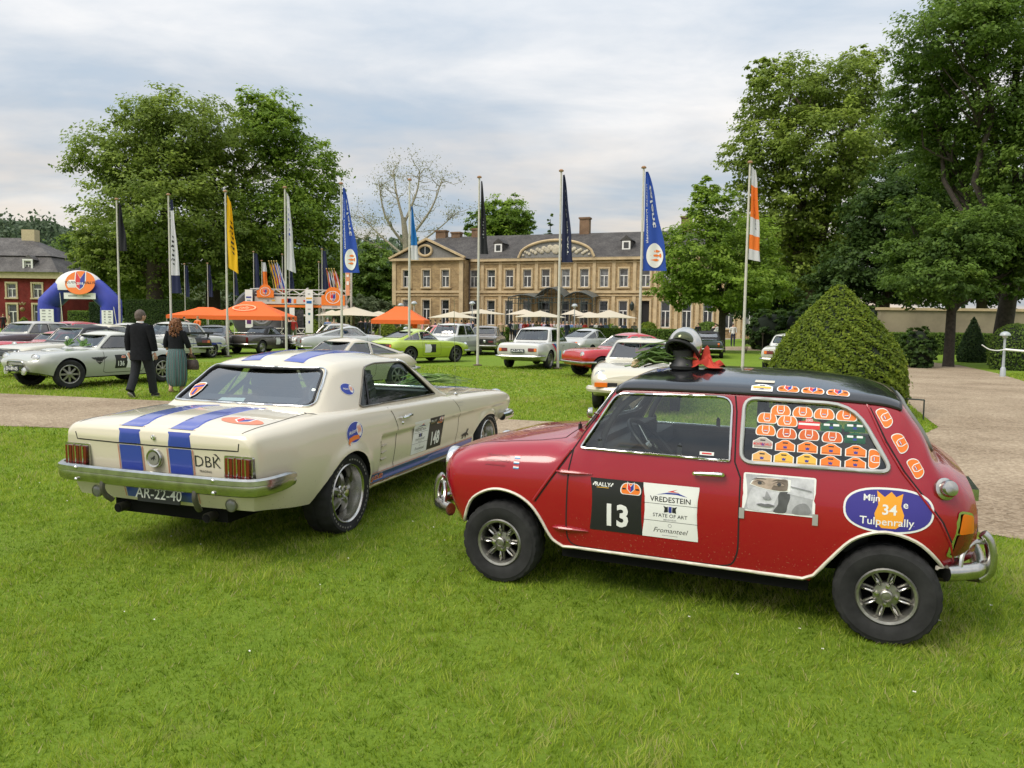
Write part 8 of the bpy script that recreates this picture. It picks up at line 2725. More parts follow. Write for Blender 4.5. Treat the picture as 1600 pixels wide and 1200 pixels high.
C_('red_roadster','red sports car with extra lamps behind the cream coupe',beside(36,570),(.42,.012,.016),wb=2.1,fo=.65,ro=.65,hw=.70,H=1.08,belt=.74,hood=.74,deck=.72,xb=.6,xt=.95,xe=1.5,xg=1.9,base=.58,top=.48,plan_f=.26,plan_r=.2,extra=spots,lampy=.50)
C_('saloon','dark maroon saloon with pale roof behind the red sports car',beside(-2,559,.12),(.045,.012,.020),wb=2.7,fo=.85,ro=1.0,hw=.84,H=1.36,belt=.89,hood=.89,deck=.89,xb=.55,xt=.98,xe=2.35,xg=2.85,base=.74,top=.60,pillars=(1.55,),roofm=paint('silver roof',(.42,.40,.36),rough=.3),front='round4',lampr=.07,grille=(.5,.74,.42),plate_f=None)
C_('hatchback','red saloon with bright roof behind the maroon saloon',beside(72,556,.1),(.45,.015,.03),wb=2.3,fo=.7,ro=.7,H=1.36,xb=.4,xt=.8,xe=2.0,xg=2.4,pillars=(1.4,),rear='round')
C_('coupe','low cream coupe parked behind the black-roofed one',beside(118,562,.1),(.60,.55,.40),wb=2.4,H=1.30,xb=.5,xt=1.0,xe=1.7,xg=2.5)
C_('coupe','silver fastback parked before the crowd barrier',beside(160,556,.1),(.50,.50,.48),wb=2.4,H=1.33,xb=.5,xt=1.0,xe=1.7,xg=2.7)
C_('saloon','white saloon with blue lower body behind the walking couple',beside(228,562,.05),(.55,.54,.50),wb=2.5,H=1.42,xb=.5,xt=.95,xe=2.0,xg=2.5,pillars=(1.5,),extra=lambda root,lf,L_,R_,f_,r_,tp: [Decal(q,[BLUEP],base=.004,res=.12).poly([(-.3,.52),(3.0,.52),(3.0,.74),(-.3,.74)],BLUEP).build('side_stripe',root) for q in (L_,R_)])
def spoiler(root,lf,L_,R_,f_,r_,tp):
 x = lf.x1 - .05; b = MB(); b.box((x,0,.98),(.30,1.5,.07)); b.box((x - .02,-.6,.90),(.08,.06,.16)); b.box((x - .02,.6,.90),(.08,.06,.16)); b.build('boot_spoiler',BLACK,root)
C_('coupe','black coupe with boot spoiler beside the strolling woman',(gpt(262,555),R(130)),(.012,.012,.014),wb=2.45,H=1.30,xb=.5,xt=1.0,xe=1.75,xg=2.4,extra=spoiler,roofm=paint('white roof skin',(.6,.6,.57),rough=.3))
C_('coupe','dark grey coupe seen from behind next to the spoilered car',from_wheels((382,549),(336,558),1,1.35,2.45),(.030,.031,.034),wb=2.45,fo=.75,ro=.85,hw=.79,H=1.29,belt=.84,xb=.55,xt=1.0,xe=1.65,xg=2.35,rw=.31,kind='steel',rear='bar')
def rack(root,lf,L_,R_,f_,r_,tp):
 b = MB(); x = lf.x1 - .45
 for y in np.linspace(-.42,.42,6): b.tube([(x - .25,y,.95),(x + .25,y,.93)],.010,5)
 for xx in (x - .25,x + .25): b.tube([(xx,-.45,.94),(xx,.45,.94)],.012,5)
 for xx in (x - .2,x + .2):
  for y in (-.4,.4): b.tube([(xx,y,.84),(xx,y,.94)],.010,5)
 b.build('luggage_rack',DULLCHROME,root)
 for sg,put in ((-1,L_),(1,R_)): rim_tube('side_strip',put,[(-.5,.66),(2.6,.66)],.012,DULLCHROME,root,.004,False,5,.2)
C_('convertible','brown-grey convertible with black soft top and luggage rack',from_wheels((458,550),(404,553),1,1.27,2.31),(.085,.072,.065),wb=2.31,fo=.70,ro=.86,hw=.76,H=1.25,belt=.84,hood=.86,deck=.86,tail=(.84,.80),xb=.60,xt=1.0,xe=1.55,xg=2.0,base=.62,top=.48,roofm=SOFT,rw=.295,rim=.185,kind='steel',number='175',num_x=1.05,rear='vert',extra=rack)
C_('saloon','silver saloon with dark grille behind the convertible',(gpt(478,551),R(205)),(.46,.45,.43),wb=2.6,fo=.72,ro=.95,hw=.82,H=1.40,xb=.5,xt=.98,xe=1.95,xg=2.5,grille=(.50,.70,.62),grille_m=mat('dull grille',(.15,.13,.12),.5,.4),front='round4',lampr=.07,pillars=(1.5,))
C_('fastback','silver fastback with long sloping glass and black roof pillar',(gpt(592,556),R(25)),(.45,.46,.46),wb=2.6,fo=.75,ro=.85,hw=.82,H=1.32,belt=.88,xb=.6,xt=1.1,xe=1.65,xg=2.85,glassm=glass('pale blue glass',(.55,.68,.70),.35),kind='steel')
C_('coupe','low cream sports coupe parked behind the striped coupe',(gpt(474,612),R(232)),(.56,.50,.385),wb=2.10,fo=.72,ro=.80,hw=.76,H=1.17,belt=.78,hood=.76,nose=(.55,.66),deck=.76,tail=(.66,.56),xb=.50,xt=.95,xe=1.45,xg=2.45,base=.64,top=.50,pillars=(1.40,),plan_f=.30,plan_r=.26,rw=.29,rear='round')
def zcar(root,lf,L_,R_,f_,r_,tp):
 d = Decal(r_,[BLACK],base=.006,res=.1); d.poly([(-.62,.56),(.62,.56),(.62,.72),(-.62,.72)],BLACK); d.build('tail_panel',root)
LIME = paint('lime paint',(.40,.52,.045),rough=.22)
C_('fastback','lime green fastback sports car with black wheels',from_wheels((700,566),(652,568),1,1.40,2.30),LIME,wb=2.30,fo=.80,ro=.80,hw=.80,H=1.27,belt=.84,hood=.84,nose=(.58,.68),deck=.88,tail=(.82,.76),xb=.72,xt=1.22,xe=1.75,xg=2.75,base=.64,top=.50,pillars=(1.72,),rw=.31,rim=.215,kind='spoke6',plan_f=.24,rimm=mat('dark alloy',(.12,.12,.12),.4,.7),number=' ',num_x=1.35,extra=zcar,glassm=glass('pale grey glass',(.55,.60,.64),.30))
C_('saloon','white four-door saloon behind the lime green car',(gpt(684,557),R(246)),(.56,.56,.53),wb=2.6,fo=.72,ro=.95,hw=.80,H=1.48,belt=.94,hood=.92,xb=.5,xt=.92,xe=2.05,xg=2.55,pillars=(1.45,),extra=lambda root,lf,L_,R_,f_,r_,tp: [Decal(q,[GREYP],base=.004,res=.12).poly([(-.4,.36),(3.0,.36),(3.0,.74),(-.4,.74)],mat('grey two-tone',(.30,.30,.30),.35)).build('lower_colour',root) for q in (L_,R_)])
def dark_tail(root,lf,L_,R_,f_,r_,tp):
 d = Decal(r_,[BLACK],base=.006,res=.1); d.poly([(-.66,.54),(.66,.54),(.66,.76),(-.66,.76)],BLACK); d.build('tail_panel',root)
 for y in (-.30,.22): headlamp(root,r_(y,.66)[0] + Vector((.02,0,0)),(1,0,0),.06,'tail_lamp')
 d = Decal(r_,[LENSRED],base=.014,res=.1)
 for sg in (-1,1): d.poly([(sg * .40,.60),(sg * .62,.60),(sg * .62,.68),(sg * .40,.68)],LENSRED,up=False)
 d.build('tail_lamp',root)
C_('saloon','grey-brown saloon with black tail panel seen from behind',(gpt(766,551),R(83)),(.18,.16,.14),wb=2.4,fo=.7,ro=.85,hw=.79,H=1.38,belt=.90,deck=.92,tail=(.90,.86),xb=.5,xt=.9,xe=1.9,xg=2.35,pillars=(1.4,),rear=None,extra=dark_tail)
def mstripe(root,lf,L_,R_,f_,r_,tp):
 for put in (L_,R_):
  d = Decal(put,[REDP],base=.004,res=.07)
  SKYB = mat('sky blue stripe',(.06,.30,.58),.4); DBL = mat('deep blue stripe',(.02,.03,.22),.4)
  for k,m in enumerate((REDP,DBL,SKYB)):
   o = .16 * k
   d.poly([(2.42 - o * .8,.84),(2.28 - o * .8,.84),(1.95 - o,.55),(1.88 - o,.26),(2.03 - o,.26),(2.12 - o,.55)],m,up=(k == 0))
  d.build('rally_stripe',root)
bmw = dict(wb=2.58,fo=.80,ro=.98,hw=.83,H=1.42,belt=.89,hood=.88,deck=.90,tail=(.88,.82),xb=.52,xt=1.0,xe=2.0,xg=2.45,base=.70,top=.56,pillars=(1.42,),rw=.31,rim=.21,kind='spoke6',rear='bar',plate_r='AZ-24-92',extra=mstripe,sill=.24)
C_('saloon','white saloon with red and blue stripes on its rear pillar, seen from behind',from_wheels((893,571),(858,576),1,1.42,2.58),(.58,.57,.53),**bmw)
C_('fastback','silver rear-engined coupe beyond the white striped saloon',(gpt(938,556),R(55)),(.44,.44,.42),wb=2.2,fo=.8,ro=.9,hw=.80,H=1.31,belt=.86,hood=.82,nose=(.60,.68),deck=.84,tail=(.70,.56),xb=.55,xt=1.0,xe=1.5,xg=2.7,base=.64,top=.50,plan_f=.3,plan_r=.3,pillars=(1.5,))
C_('coupe','red coupe with thin pillars in front of the terrace hedge',from_wheels((929,591),(1057,589),-1,1.3,2.33),paint('coupe red',(.46,.010,.016),rough=.22),wb=2.33,fo=.62,ro=.85,hw=.775,plan_f=.09,H=1.30,belt=.84,hood=.85,nose=(.70,.79),deck=.86,tail=(.84,.78),xb=.50,xt=1.02,xe=1.75,xg=2.35,base=.66,top=.50,pillars=(1.28,),rw=.30,rim=.20,kind='steel',rear='bar')
def p911(root,lf,L_,R_,f_,r_,tp):
 for sg in (-1,1):
  b = MB(); b.T = Matrix.Translation((-.28,sg * .565,.655)) @ Matrix.Rotation(-.10,4,'Y'); b.ball((0,0,0),1,14,10,0,(.50,.125,.15)); b.build('front_wing',CREAMP,root)
  headlamp(root,(-.735,sg * .575,.645),(-1,sg * .12,.28),.10)
  q = f_(sg * .56,.50)[0]
  b = MB(); b.box((q.x - .01,sg * .56,.50),(.06,.22,.075)); b.build('indicator',LENSORANGE,root)
  b = MB(); b.box((q.x - .0,sg * .36,.50),(.06,.16,.075)); b.build('horn_grille',BLACK,root)
 b = MB(); b.tube(spline([(-.55,-.80,.41),(-.72,-.68,.41),(-.86,-.3,.41),(-.88,0,.41),(-.86,.3,.41),(-.72,.68,.41),(-.55,.80,.41)],4),.06,8); b.build('bumper_blade',CREAMP,root)
CREAMP = paint('rear engined cream paint',(.58,.54,.42),rough=.22)
C_('coupe','cream rear-engined coupe with round headlights facing the red mini',(gpt(994,640),R(257)),CREAMP,wb=2.22,fo=.84,ro=.9,hw=.80,H=1.29,belt=.85,hood=.78,nose=(.62,.66),deck=.84,tail=(.70,.56),xb=.55,xt=1.02,xe=1.55,xg=2.6,base=.66,top=.50,plan_f=.26,plan_r=.28,rw=.31,front=None,plate_f='M-02',bumper=False,extra=p911,pillars=(1.5,),hump=lambda s: [(-.84,.60),(-.74,.74),(-.45,.80),(.1,.84)] + [q for q in s if q[0] > .4],rear='round')
C_('convertible','dark green convertible with black soft top beside the young tree',(gpt(1105,556),R(75)),(.020,.032,.028),wb=2.4,fo=.8,ro=.85,hw=.78,H=1.27,belt=.84,xb=.6,xt=1.0,xe=1.6,xg=2.0,base=.62,top=.50,roofm=SOFT,glassm=glass('cloudy plastic window',(.6,.55,.55),.5,.2),rear='round')
C_('coupe','white coupe half hidden behind the topiary cone',(gpt(1243,575),R(63)),(.62,.60,.54),wb=2.4,fo=.75,ro=.85,hw=.80,H=1.30,xb=.5,xt=1.0,xe=1.75,xg=2.3,rear='bar')
C_('hatchback','pinkish red car parked behind the white four-door saloon',(gpt(650,549),R(200)),(.60,.10,.09),wb=2.3,H=1.38,xb=.4,xt=.85,xe=1.9,xg=2.3)
for _a,_k in CARS: make_car(*_a,**_k)
# ------------------------------------------------------------------ people
SKIN = mat('skin',(.50,.29,.20),.55)
HAIRG = mat('grey brown hair',(.11,.085,.07),.8,vary=.3,vscale=40)
HAIRR = mat('auburn curls',(.20,.085,.035),.7,vary=.4,vscale=30)
def skin_mesh(joints,edges,root_i,name='body',sub=2):
 """one continuous surface grown round a skeleton; joints (x, y, z, rx, ry)"""
 me = bpy.data.meshes.new(name)
 me.from_pydata([j[:3] for j in joints],edges,[])
 o = bpy.data.objects.new(name,me); COL.objects.link(o)
 md = o.modifiers.new('s','SKIN'); md.use_smooth_shade = True; md.branch_smoothing = .3
 sv = me.skin_vertices[0].data if me.skin_vertices else None
 if sv is None:
  bm = bmesh.new(); bm.from_mesh(me); bm.verts.layers.skin.verify(); bm.to_mesh(me); bm.free(); sv = me.skin_vertices[0].data
 for i,j in enumerate(joints):
  sv[i].radius = (j[3],j[4] if len(j) > 4 else j[3]); sv[i].use_root = i == root_i
 ss = o.modifiers.new('u','SUBSURF'); ss.levels = sub; ss.render_levels = sub
 dg = bpy.context.evaluated_depsgraph_get()
 out = bpy.data.meshes.new_from_object(o.evaluated_get(dg))
 bpy.data.objects.remove(o); bpy.data.meshes.remove(me)
 return out
def hand(base,d,side,s=1.0,curl=.5):
 """five fingers and a palm hanging from the wrist; joints, edges for skin_mesh"""
 B = Vector(base); d = Vector(d).normalized(); n = Vector(side).normalized(); k = d.cross(n).normalized()
 J = [(*B,.021 * s),(*(B + d * .045 * s),.026 * s),(*(B + d * .085 * s),.024 * s)]
 E_ = [(0,1),(1,2)]
 for i,(o,L) in enumerate(((-.030,.068),(-.010,.078),(.010,.073),(.029,.058))):
  p = B + d * .092 * s + k * o * s; a = len(J)
  J += [(*p,.0095 * s),(*(p + (d + n * .25 * curl) .normalized() * L * .5 * s),.0085 * s),(*(p + (d + n * .25 * curl).normalized() * L * .5 * s + (d + n * curl).normalized() * L * .5 * s),.007 * s)]
  E_ += [(2,a),(a,a + 1),(a + 1,a + 2)]
 p = B + d * .03 * s - k * .03 * s; a = len(J)
 J += [(*p,.011 * s),(*(p + (d * .7 - k * .6).normalized() * .045 * s),.010 * s),(*(p + (d * .7 - k * .6).normalized() * .045 * s + (d + n * .4).normalized() * .03 * s),.008 * s)]
 E_ += [(1,a),(a,a + 1),(a + 1,a + 2)]
 return J,E_
def body_joints(h=1.75,stride=.0,arm_l=(.0,0),arm_r=(0,0),fem=False,bend=0.0,lift=0.0,wide=1.0):
 """standing or walking figure facing +y; returns joints, edges and index bands"""
 s = h / 1.75; w = wide
 J,E_ = [],[]
 def add(x,y,z,r,r2=None,to=None):
  J.append((x * s,(y + bend * max(0,z - .95)) * s,(z - bend * .12 * max(0,z - .95)) * s,r * s * w,(r2 or r) * s * w)); i = len(J) - 1
  if to is not None: E_.append((to,i))
  return i
 pel = add(0,0,.95,.155 if not fem else .165,.115)
 wst = add(0,.0,1.10,.135 if not fem else .12,.10,pel)
 che = add(0,.0,1.30,.165 if not fem else .14,.115,wst)
 nk0 = add(0,-.01,1.46,.085 if not fem else .07,.07,che)
 nk = add(0,.0,1.52,.055,.055,nk0)
 for sg,(fy,ay) in ((-1,(arm_l)),(1,(arm_r))):
  sh = add(sg * (.185 if not fem else .16),-.01,1.42,.062 if not fem else .05,None,nk0 if False else che)
  el = add(sg * .235,fy * .5 - .02,1.16,.05 if not fem else .042,None,sh)
  wr = add(sg * .245,fy + .02,.93 + ay,.033,None,el)
 legs = []
 for sg in (-1,1):
  st = stride * sg
  hp = add(sg * .09,0,.88,.095,None,pel)
  kn = add(sg * .10,st * .45 + (.05 if st < 0 else .03),.50,.068,None,hp)
  lf_ = lift if st < 0 else 0
  an = add(sg * .10,st,.10 + lf_,.050,None,kn)
  legs.append((sg,st,lf_))
 return J,E_,legs,s
def head_mesh(parent,c,s=1.0,yaw=0.0,hair=None,style='short',skin=None):
 b = MB(); T = Matrix.Translation(Vector(c)) @ Matrix.Rotation(yaw,4,'Z')
 b.T = T
 prof = []
 for i in range(13):
  t = i / 12; a = -pi / 2 + pi * t
  prof.append((cos(a),sin(a)))
 vs_,n = [],18
 for q,hh in prof:
  for k in range(n):
   t = 2 * pi * k / n
   x,y = q * cos(t),q * sin(t)
   jaw = 1 - .22 * max(0,-hh) ** 1.2
   yy = y * .098 * (1.05 if y > 0 else 1.0) + (.012 * max(0,-hh) if y > 0 else .01)
   if y > .85 and -.25 < hh < .12: yy += .012      # nose
   if y > .8 and .10 < hh < .3: yy -= .006
   vs_.append((x * .076 * jaw * s,yy * s,hh * .118 * s))
 b.add(vs_,[(i * n + k,i * n + (k + 1) % n,(i + 1) * n + (k + 1) % n,(i + 1) * n + k) for i in range(12) for k in range(n)],0)
 for sg in (-1,1):
  b.ball((sg * .077 * s,-.005 * s,-.01 * s),1,8,6,0,(.010 * s,.022 * s,.032 * s))
  b.ball((sg * .030 * s,.092 * s,.012 * s),1,6,5,1,(.012 * s,.006 * s,.007 * s))
 b.box((0,.094 * s,-.055 * s),(.042 * s,.008 * s,.008 * s),mi=2)
 b.tube([(0,-.008 * s,-.18 * s),(0,-.004 * s,-.07 * s)],.050 * s,10,0)
 hd = b.build('head',[skin or SKIN,BLACKP,mat('lips',(.35,.12,.10),.5)],parent)
 hb = MB(); hb.T = T
 if style == 'short':
  hb.ball((0,-.012 * s,.018 * s),1,18,10,0,(.085 * s,.108 * s,.112 * s),-.15)
  hb.ball((0,-.045 * s,-.02 * s),1,14,8,0,(.078 * s,.068 * s,.075 * s),-.9)
  hb.build('hair',hair or HAIRG,parent)
 elif style == 'curls':
  rr = np.random.default_rng(9)
  hb.ball((0,-.02 * s,.01 * s),1,16,10,0,(.10 * s,.115 * s,.125 * s),-.6)
  for i in range(230):
   a = rr.uniform(.35,2 * pi - .35) + pi / 2
   hh = rr.uniform(-.30,.13); r_ = .10 + .045 * (1 if hh < .0 else .4) * rr.uniform(.3,1)
   if hh > .06: r_ *= .75
   p0 = Vector((r_ * cos(a),r_ * sin(a) * .95 - .02,hh)) * s
   P = [p0 + Vector((.012 * cos(q * 2.2 + i),.012 * sin(q * 2.2 + i),-.016 * q)) * s for q in range(5)]
   hb.tube(P,[.013 * s,.016 * s,.015 * s,.012 * s,.006 * s],5)
  o = hb.build('hair',hair or HAIRR,parent); o['kind'] = 'stuff'
 return hd
def shoe(parent,x,y,z,s,m,pitch=0.0,sole=None):
 b = MB(); b.T = Matrix.Translation((x,y,z)) @ Matrix.Rotation(pitch,4,'X')
 n = 12; vs_ = []
 for zz,k in ((0,1.0),(.025,1.04),(.05,.98),(.085,.72)):
  for i in range(n):
   a = 2 * pi * i / n
   yy = sin(a); L = .15 if yy > 0 else .10
   vs_.append((.046 * cos(a) * k * s,(yy * L * (k if zz > .03 and yy > 0 else 1) * (1 if zz < .06 else .62)) * s,(zz + (.0 if yy < .3 else -zz * .35 * (yy - .3))) * s))
 b.add(vs_,[(i * n + k,i * n + (k + 1) % n,(i + 1) * n + (k + 1) % n,(i + 1) * n + k) for i in range(3) for k in range(n)] + [tuple(range(n - 1,-1,-1)),tuple(3 * n + k for k in range(n))])
 if sole:
  b.add([(p[0] * 1.03,p[1] * 1.03,-.012 * s) for p in vs_[:n]] + [(p[0] * 1.03,p[1] * 1.03,.012 * s) for p in vs_[:n]],[tuple(range(n - 1,-1,-1))] + [(i,(i + 1) % n,n + (i + 1) % n,n + i) for i in range(n)],1)
 return b.build('shoe',[m,sole or m],parent)
def assign_bands(me,mats,fn):
 for m in mats: me.materials.append(m)
 co = np.empty(len(me.vertices) * 3); me.vertices.foreach_get('co',co); co = co.reshape(-1,3)
 me.polygons.foreach_set('material_index',np.array([fn(co[list(p.vertices)].mean(0)) for p in me.polygons],dtype=np.int32))
 me.polygons.foreach_set('use_smooth',np.ones(len(me.polygons),dtype=bool))
def walking_man():
 g = gpt(222,621); root = empty('person',(g.x,g.y,0),R(-12)); props(root,'grey-haired person in black suit walking away over the lawn','person')
 SUIT = mat('black suit cloth',(.010,.011,.013),.9,vary=.3,vscale=25,spec=.15); TRO = mat('black trouser cloth',(.012,.014,.018),.9,vary=.25,vscale=25)
 J,E_,legs,s = body_joints(1.72,.22,(-.03,0),(.05,0),wide=1.0,lift=.06)
 me = skin_mesh(J,E_,0,'body'); assign_bands(me,[SUIT,TRO,SKIN],lambda c: 2 if (c[2] > 1.47 * s) else (1 if c[2] < .84 * s and abs(c[0]) < .2 * s else 0))
 o = bpy.data.objects.new('body',me); COL.objects.link(o); o.parent = root
 # jacket skirt over the hips, sleeves, shoulders
 b = MB(); n = 26; rows = []
 for z,rx,ry,yo in ((1.475,.085,.070,-.012),(1.45,.17,.095,-.012),(1.40,.226,.118,-.01),(1.30,.232,.135,0),(1.18,.215,.135,0),(1.05,.205,.135,0),(.92,.215,.148,0),(.80,.222,.155,.0),(.745,.222,.158,0)):
  rows.append([(rx * cos(a) * s,(ry * sin(a) + yo) * s,(z + .008 * sin(a * 3)) * s) for a in np.linspace(0,2 * pi,n,endpoint=False)])
 b.add([p for r_ in rows for p in r_],[(i * n + (k + 1) % n,i * n + k,(i + 1) * n + k,(i + 1) * n + (k + 1) % n) for i in range(len(rows) - 1) for k in range(n)])
 for sg,fy in ((-1,-.03),(1,.05)):
  b.tube(spline([(sg * .19 * s,-.01 * s,1.42 * s),(sg * .255 * s,(fy * .5 - .02) * s,1.17 * s),(sg * .262 * s,(fy + .015) * s,.93 * s)],5),[.082 * s,.084 * s,.080 * s,.076 * s,.074 * s,.070 * s,.068 * s,.066 * s,.064 * s,.062 * s,.060 * s],12)
 b.build('jacket',SUIT,root)
 b = MB(); b.lathe([(.068 * s,1.462 * s),(.066 * s,1.50 * s),(.062 * s,1.505 * s)],16,'z',(0,-.004,0)); b.build('shirt_collar',WHITEP,root)
 b = MB()
 for sg,st,lf_ in legs:
  b.tube(spline([(sg * .095 * s,0,.92 * s),(sg * .105 * s,(st * .45 + (.05 if st < 0 else .03)) * s,.50 * s),(sg * .10 * s,st * s,(.09 + lf_) * s)],6),[q * s for q in (.112,.110,.106,.100,.094,.090,.086,.084,.082,.080,.080,.080,.080)],14)
 b.build('trousers',TRO,root)
 for sg,fy in ((-1,-.03),(1,.05)):
  Jh,Eh = hand((sg * .262 * s,(fy + .02) * s,.905 * s),(0,.12,-1),(-sg * .3,.8,0),.98,.55)
  hm = skin_mesh(Jh,Eh,1,'hand',1); assign_bands(hm,[SKIN],lambda c: 0); h = bpy.data.objects.new('hand',hm); COL.objects.link(h); h.parent = root
 head_mesh(root,(.005,.01,1.61 * s),s * 1.0,R(-14),HAIRG,'short')
 for sg,st,lf_ in legs: shoe(root,sg * .10 * s,(st + .03) * s,(.012 + lf_ * (.6 if st < 0 else 0)) * s,s,mat('black shoe',(.012,.012,.012),.4),-.75 if st < 0 else 0.0,mat('pale sole',(.35,.32,.28),.7))
def walking_woman():
 g = gpt(277,613); root = empty('person',(g.x,g.y,0),R(-10)); props(root,'auburn curly-haired person in black cardigan and striped wide trousers','person')
 CARD = mat('black cardigan knit',(.013,.014,.016),.95,vary=.3,vscale=40,spec=.15)
 ST = bpy.data.materials.new('striped trouser cloth'); ST.use_nodes = True; nt = ST.node_tree; bb = nt.nodes['Principled BSDF']; bb.inputs['Roughness'].default_value = .8
 t = _mnode(nt,'ShaderNodeTexCoord'); sp = _mnode(nt,'ShaderNodeSeparateXYZ'); nt.links.new(t.outputs['Object'],sp.inputs[0])
 at2 = _mnode(nt,'ShaderNodeMath',operation='ARCTAN2'); nt.links.new(sp.outputs[1],at2.inputs[0]); nt.links.new(sp.outputs[0],at2.inputs[1])
 ml = _mnode(nt,'ShaderNodeMath',operation='MULTIPLY'); ml.inputs[1].default_value = 3.0; nt.links.new(at2.outputs[0],ml.inputs[0])
 fr = _mnode(nt,'ShaderNodeMath',operation='FRACT'); nt.links.new(ml.outputs[0],fr.inputs[0])
 rp = _mnode(nt,'ShaderNodeValToRGB'); rp.color_ramp.interpolation = 'CONSTANT'; e = rp.color_ramp.elements
 e[0].position,e[0].color = 0,(.06,.15,.15,1); e[1].position,e[1].color = .30,(.012,.02,.025,1)
 for p_,c_ in ((.42,(.26,.32,.30,1)),(.50,(.05,.12,.125,1)),(.66,(.17,.06,.065,1)),(.76,(.015,.03,.034,1)),(.90,(.09,.20,.19,1))): q = e.new(p_); q.color = c_
 nt.links.new(fr.outputs[0],rp.inputs[0]); nt.links.new(rp.outputs[0],bb.inputs['Base Color'])
 J,E_,legs,s = body_joints(1.58,.10,(.0,.04),(.12,.10),True,wide=.98)
 me = skin_mesh(J,E_,0,'body'); assign_bands(me,[CARD,ST,SKIN],lambda c: 2 if c[2] > 1.45 * s or (abs(c[0]) > .21 * s and c[2] < 1.10 * s) or c[2] < .3 * s else (1 if c[2] < .98 * s else 0))
 o = bpy.data.objects.new('body',me); COL.objects.link(o); o.parent = root
 b = MB(); n = 24; rows = []
 for z,rx,ry in ((1.46,.08,.066),(1.43,.16,.09),(1.36,.205,.115),(1.25,.205,.130),(1.14,.185,.125),(1.06,.190,.13),(1.02,.195,.135)):
  rows.append([(rx * cos(a) * s,ry * sin(a) * s,z * s) for a in np.linspace(0,2 * pi,n,endpoint=False)])
 b.add([p for r_ in rows for p in r_],[(i * n + (k + 1) % n,i * n + k,(i + 1) * n + k,(i + 1) * n + (k + 1) % n) for i in range(len(rows) - 1) for k in range(n)])
 for sg,fy,az in ((-1,.0,.04),(1,.12,.10)):
  b.tube(spline([(sg * .165 * s,-.01 * s,1.40 * s),(sg * .245 * s,(fy * .5 - .02) * s,1.17 * s),(sg * .255 * s,fy * .8 * s,1.05 * s)],4),[.07 * s,.072 * s,.07 * s,.068 * s,.064 * s,.062 * s,.060 * s,.060 * s,.060 * s],12)
 b.build('cardigan',CARD,root)
 b = MB(); n = 40; rows = []
 for z,rx,ry,am in ((1.05,.165,.115,0),(.95,.20,.150,.01),(.80,.225,.175,.03),(.60,.235,.190,.06),(.40,.235,.190,.08),(.25,.215,.175,.10),(.16,.185,.150,.10),(.145,.170,.14,.08)):
  rows.append([(rx * (1 + am * sin(a * 9 + z * 3)) * cos(a) * s,ry * (1 + am * sin(a * 9 + z * 3)) * sin(a) * s,z * s) for a in np.linspace(0,2 * pi,n,endpoint=False)])
 b.add([p for r_ in rows for p in r_],[(i * n + (k + 1) % n,i * n + k,(i + 1) * n + k,(i + 1) * n + (k + 1) % n) for i in range(len(rows) - 1) for k in range(n)])
 b.build('striped_trousers',ST,root)
 wr = Vector((.262 * s,.15 * s,.985 * s)); el = Vector((.255 * s,.07 * s,1.10 * s))
 Jh,Eh = hand(wr + Vector((0,.012,-.03)),(0,.25,-1),(-.3,.6,0),.9,.9); k0 = len(Jh)
 Jh += [(*wr,.024),(*el,.034)]; Eh += [(0,k0),(k0,k0 + 1)]
 hm = skin_mesh(Jh,Eh,1,'hand',1); assign_bands(hm,[SKIN],lambda c: 0); h = bpy.data.objects.new('hand',hm); COL.objects.link(h); h.parent = root
 Jh,Eh = hand((-.25 * s,.03 * s,.935 * s),(0,.1,-1),(.3,.8,0),.9,.6); hm = skin_mesh(Jh,Eh,1,'hand',1); assign_bands(hm,[SKIN],lambda c: 0); h = bpy.data.objects.new('hand',hm); COL.objects.link(h); h.parent = root
 head_mesh(root,(0,.0,1.60 * s),s * .97,R(8),HAIRR,'curls')
 for sg,st,lf_ in legs: shoe(root,sg * .075 * s,(st - .02) * s,.012,s * .9,mat('tan sandal',(.35,.20,.13),.6),-.35 if st < 0 else 0)
 for sg,st,lf_ in legs:
  b = MB(); b.tube([(sg * .075 * s,(st - .05) * s,.05),(sg * .075 * s,st * .6 * s,.24)],[.036,.045],10); b.build('ankle',SKIN,root)
 hp = root.matrix_basis @ (wr + Vector((.0,.02,-.13)))
 bag = empty('handbag',hp); bag.rotation_euler = (0,0,R(-10)); props(bag,'dark brown woven handbag held by the person in striped trousers','handbag')
 LE = mat('brown woven leather',(.055,.036,.030),.6,vary=.5,vscale=28,bump=.5,bscale=50)
 b = MB(); n = 20; rows = []
 for z,rx,ry in ((-.30,.13,.05),(-.305,.155,.07),(-.24,.165,.085),(-.16,.155,.075),(-.10,.135,.045),(-.095,.12,.02)):
  rows.append([(rx * math.copysign(abs(cos(a)) ** .7,cos(a)),ry * math.copysign(abs(sin(a)) ** .7,sin(a)),z) for a in np.linspace(0,2 * pi,n,endpoint=False)])
 b.add([p for r_ in rows for p in r_],[(i * n + (k + 1) % n,i * n + k,(i + 1) * n + k,(i + 1) * n + (k + 1) % n) for i in range(len(rows) - 1) for k in range(n)] + [tuple(range(n)),tuple((len(rows) - 1) * n + k for k in range(n))[::-1]])
 b.v = [(x,y,z + .02) for x,y,z in b.v]
 b.build('pouch',LE,bag)
 for dy in (-.03,.03):
  b = MB(); b.tube(spline([(-.085,dy,-.09),(-.07,dy * .8,-.01),(0,dy * .3,.035),(.07,dy * .8,-.01),(.085,dy,-.09)],5),.008,6); b.build('strap',LE,bag)
walking_man(); walking_woman()
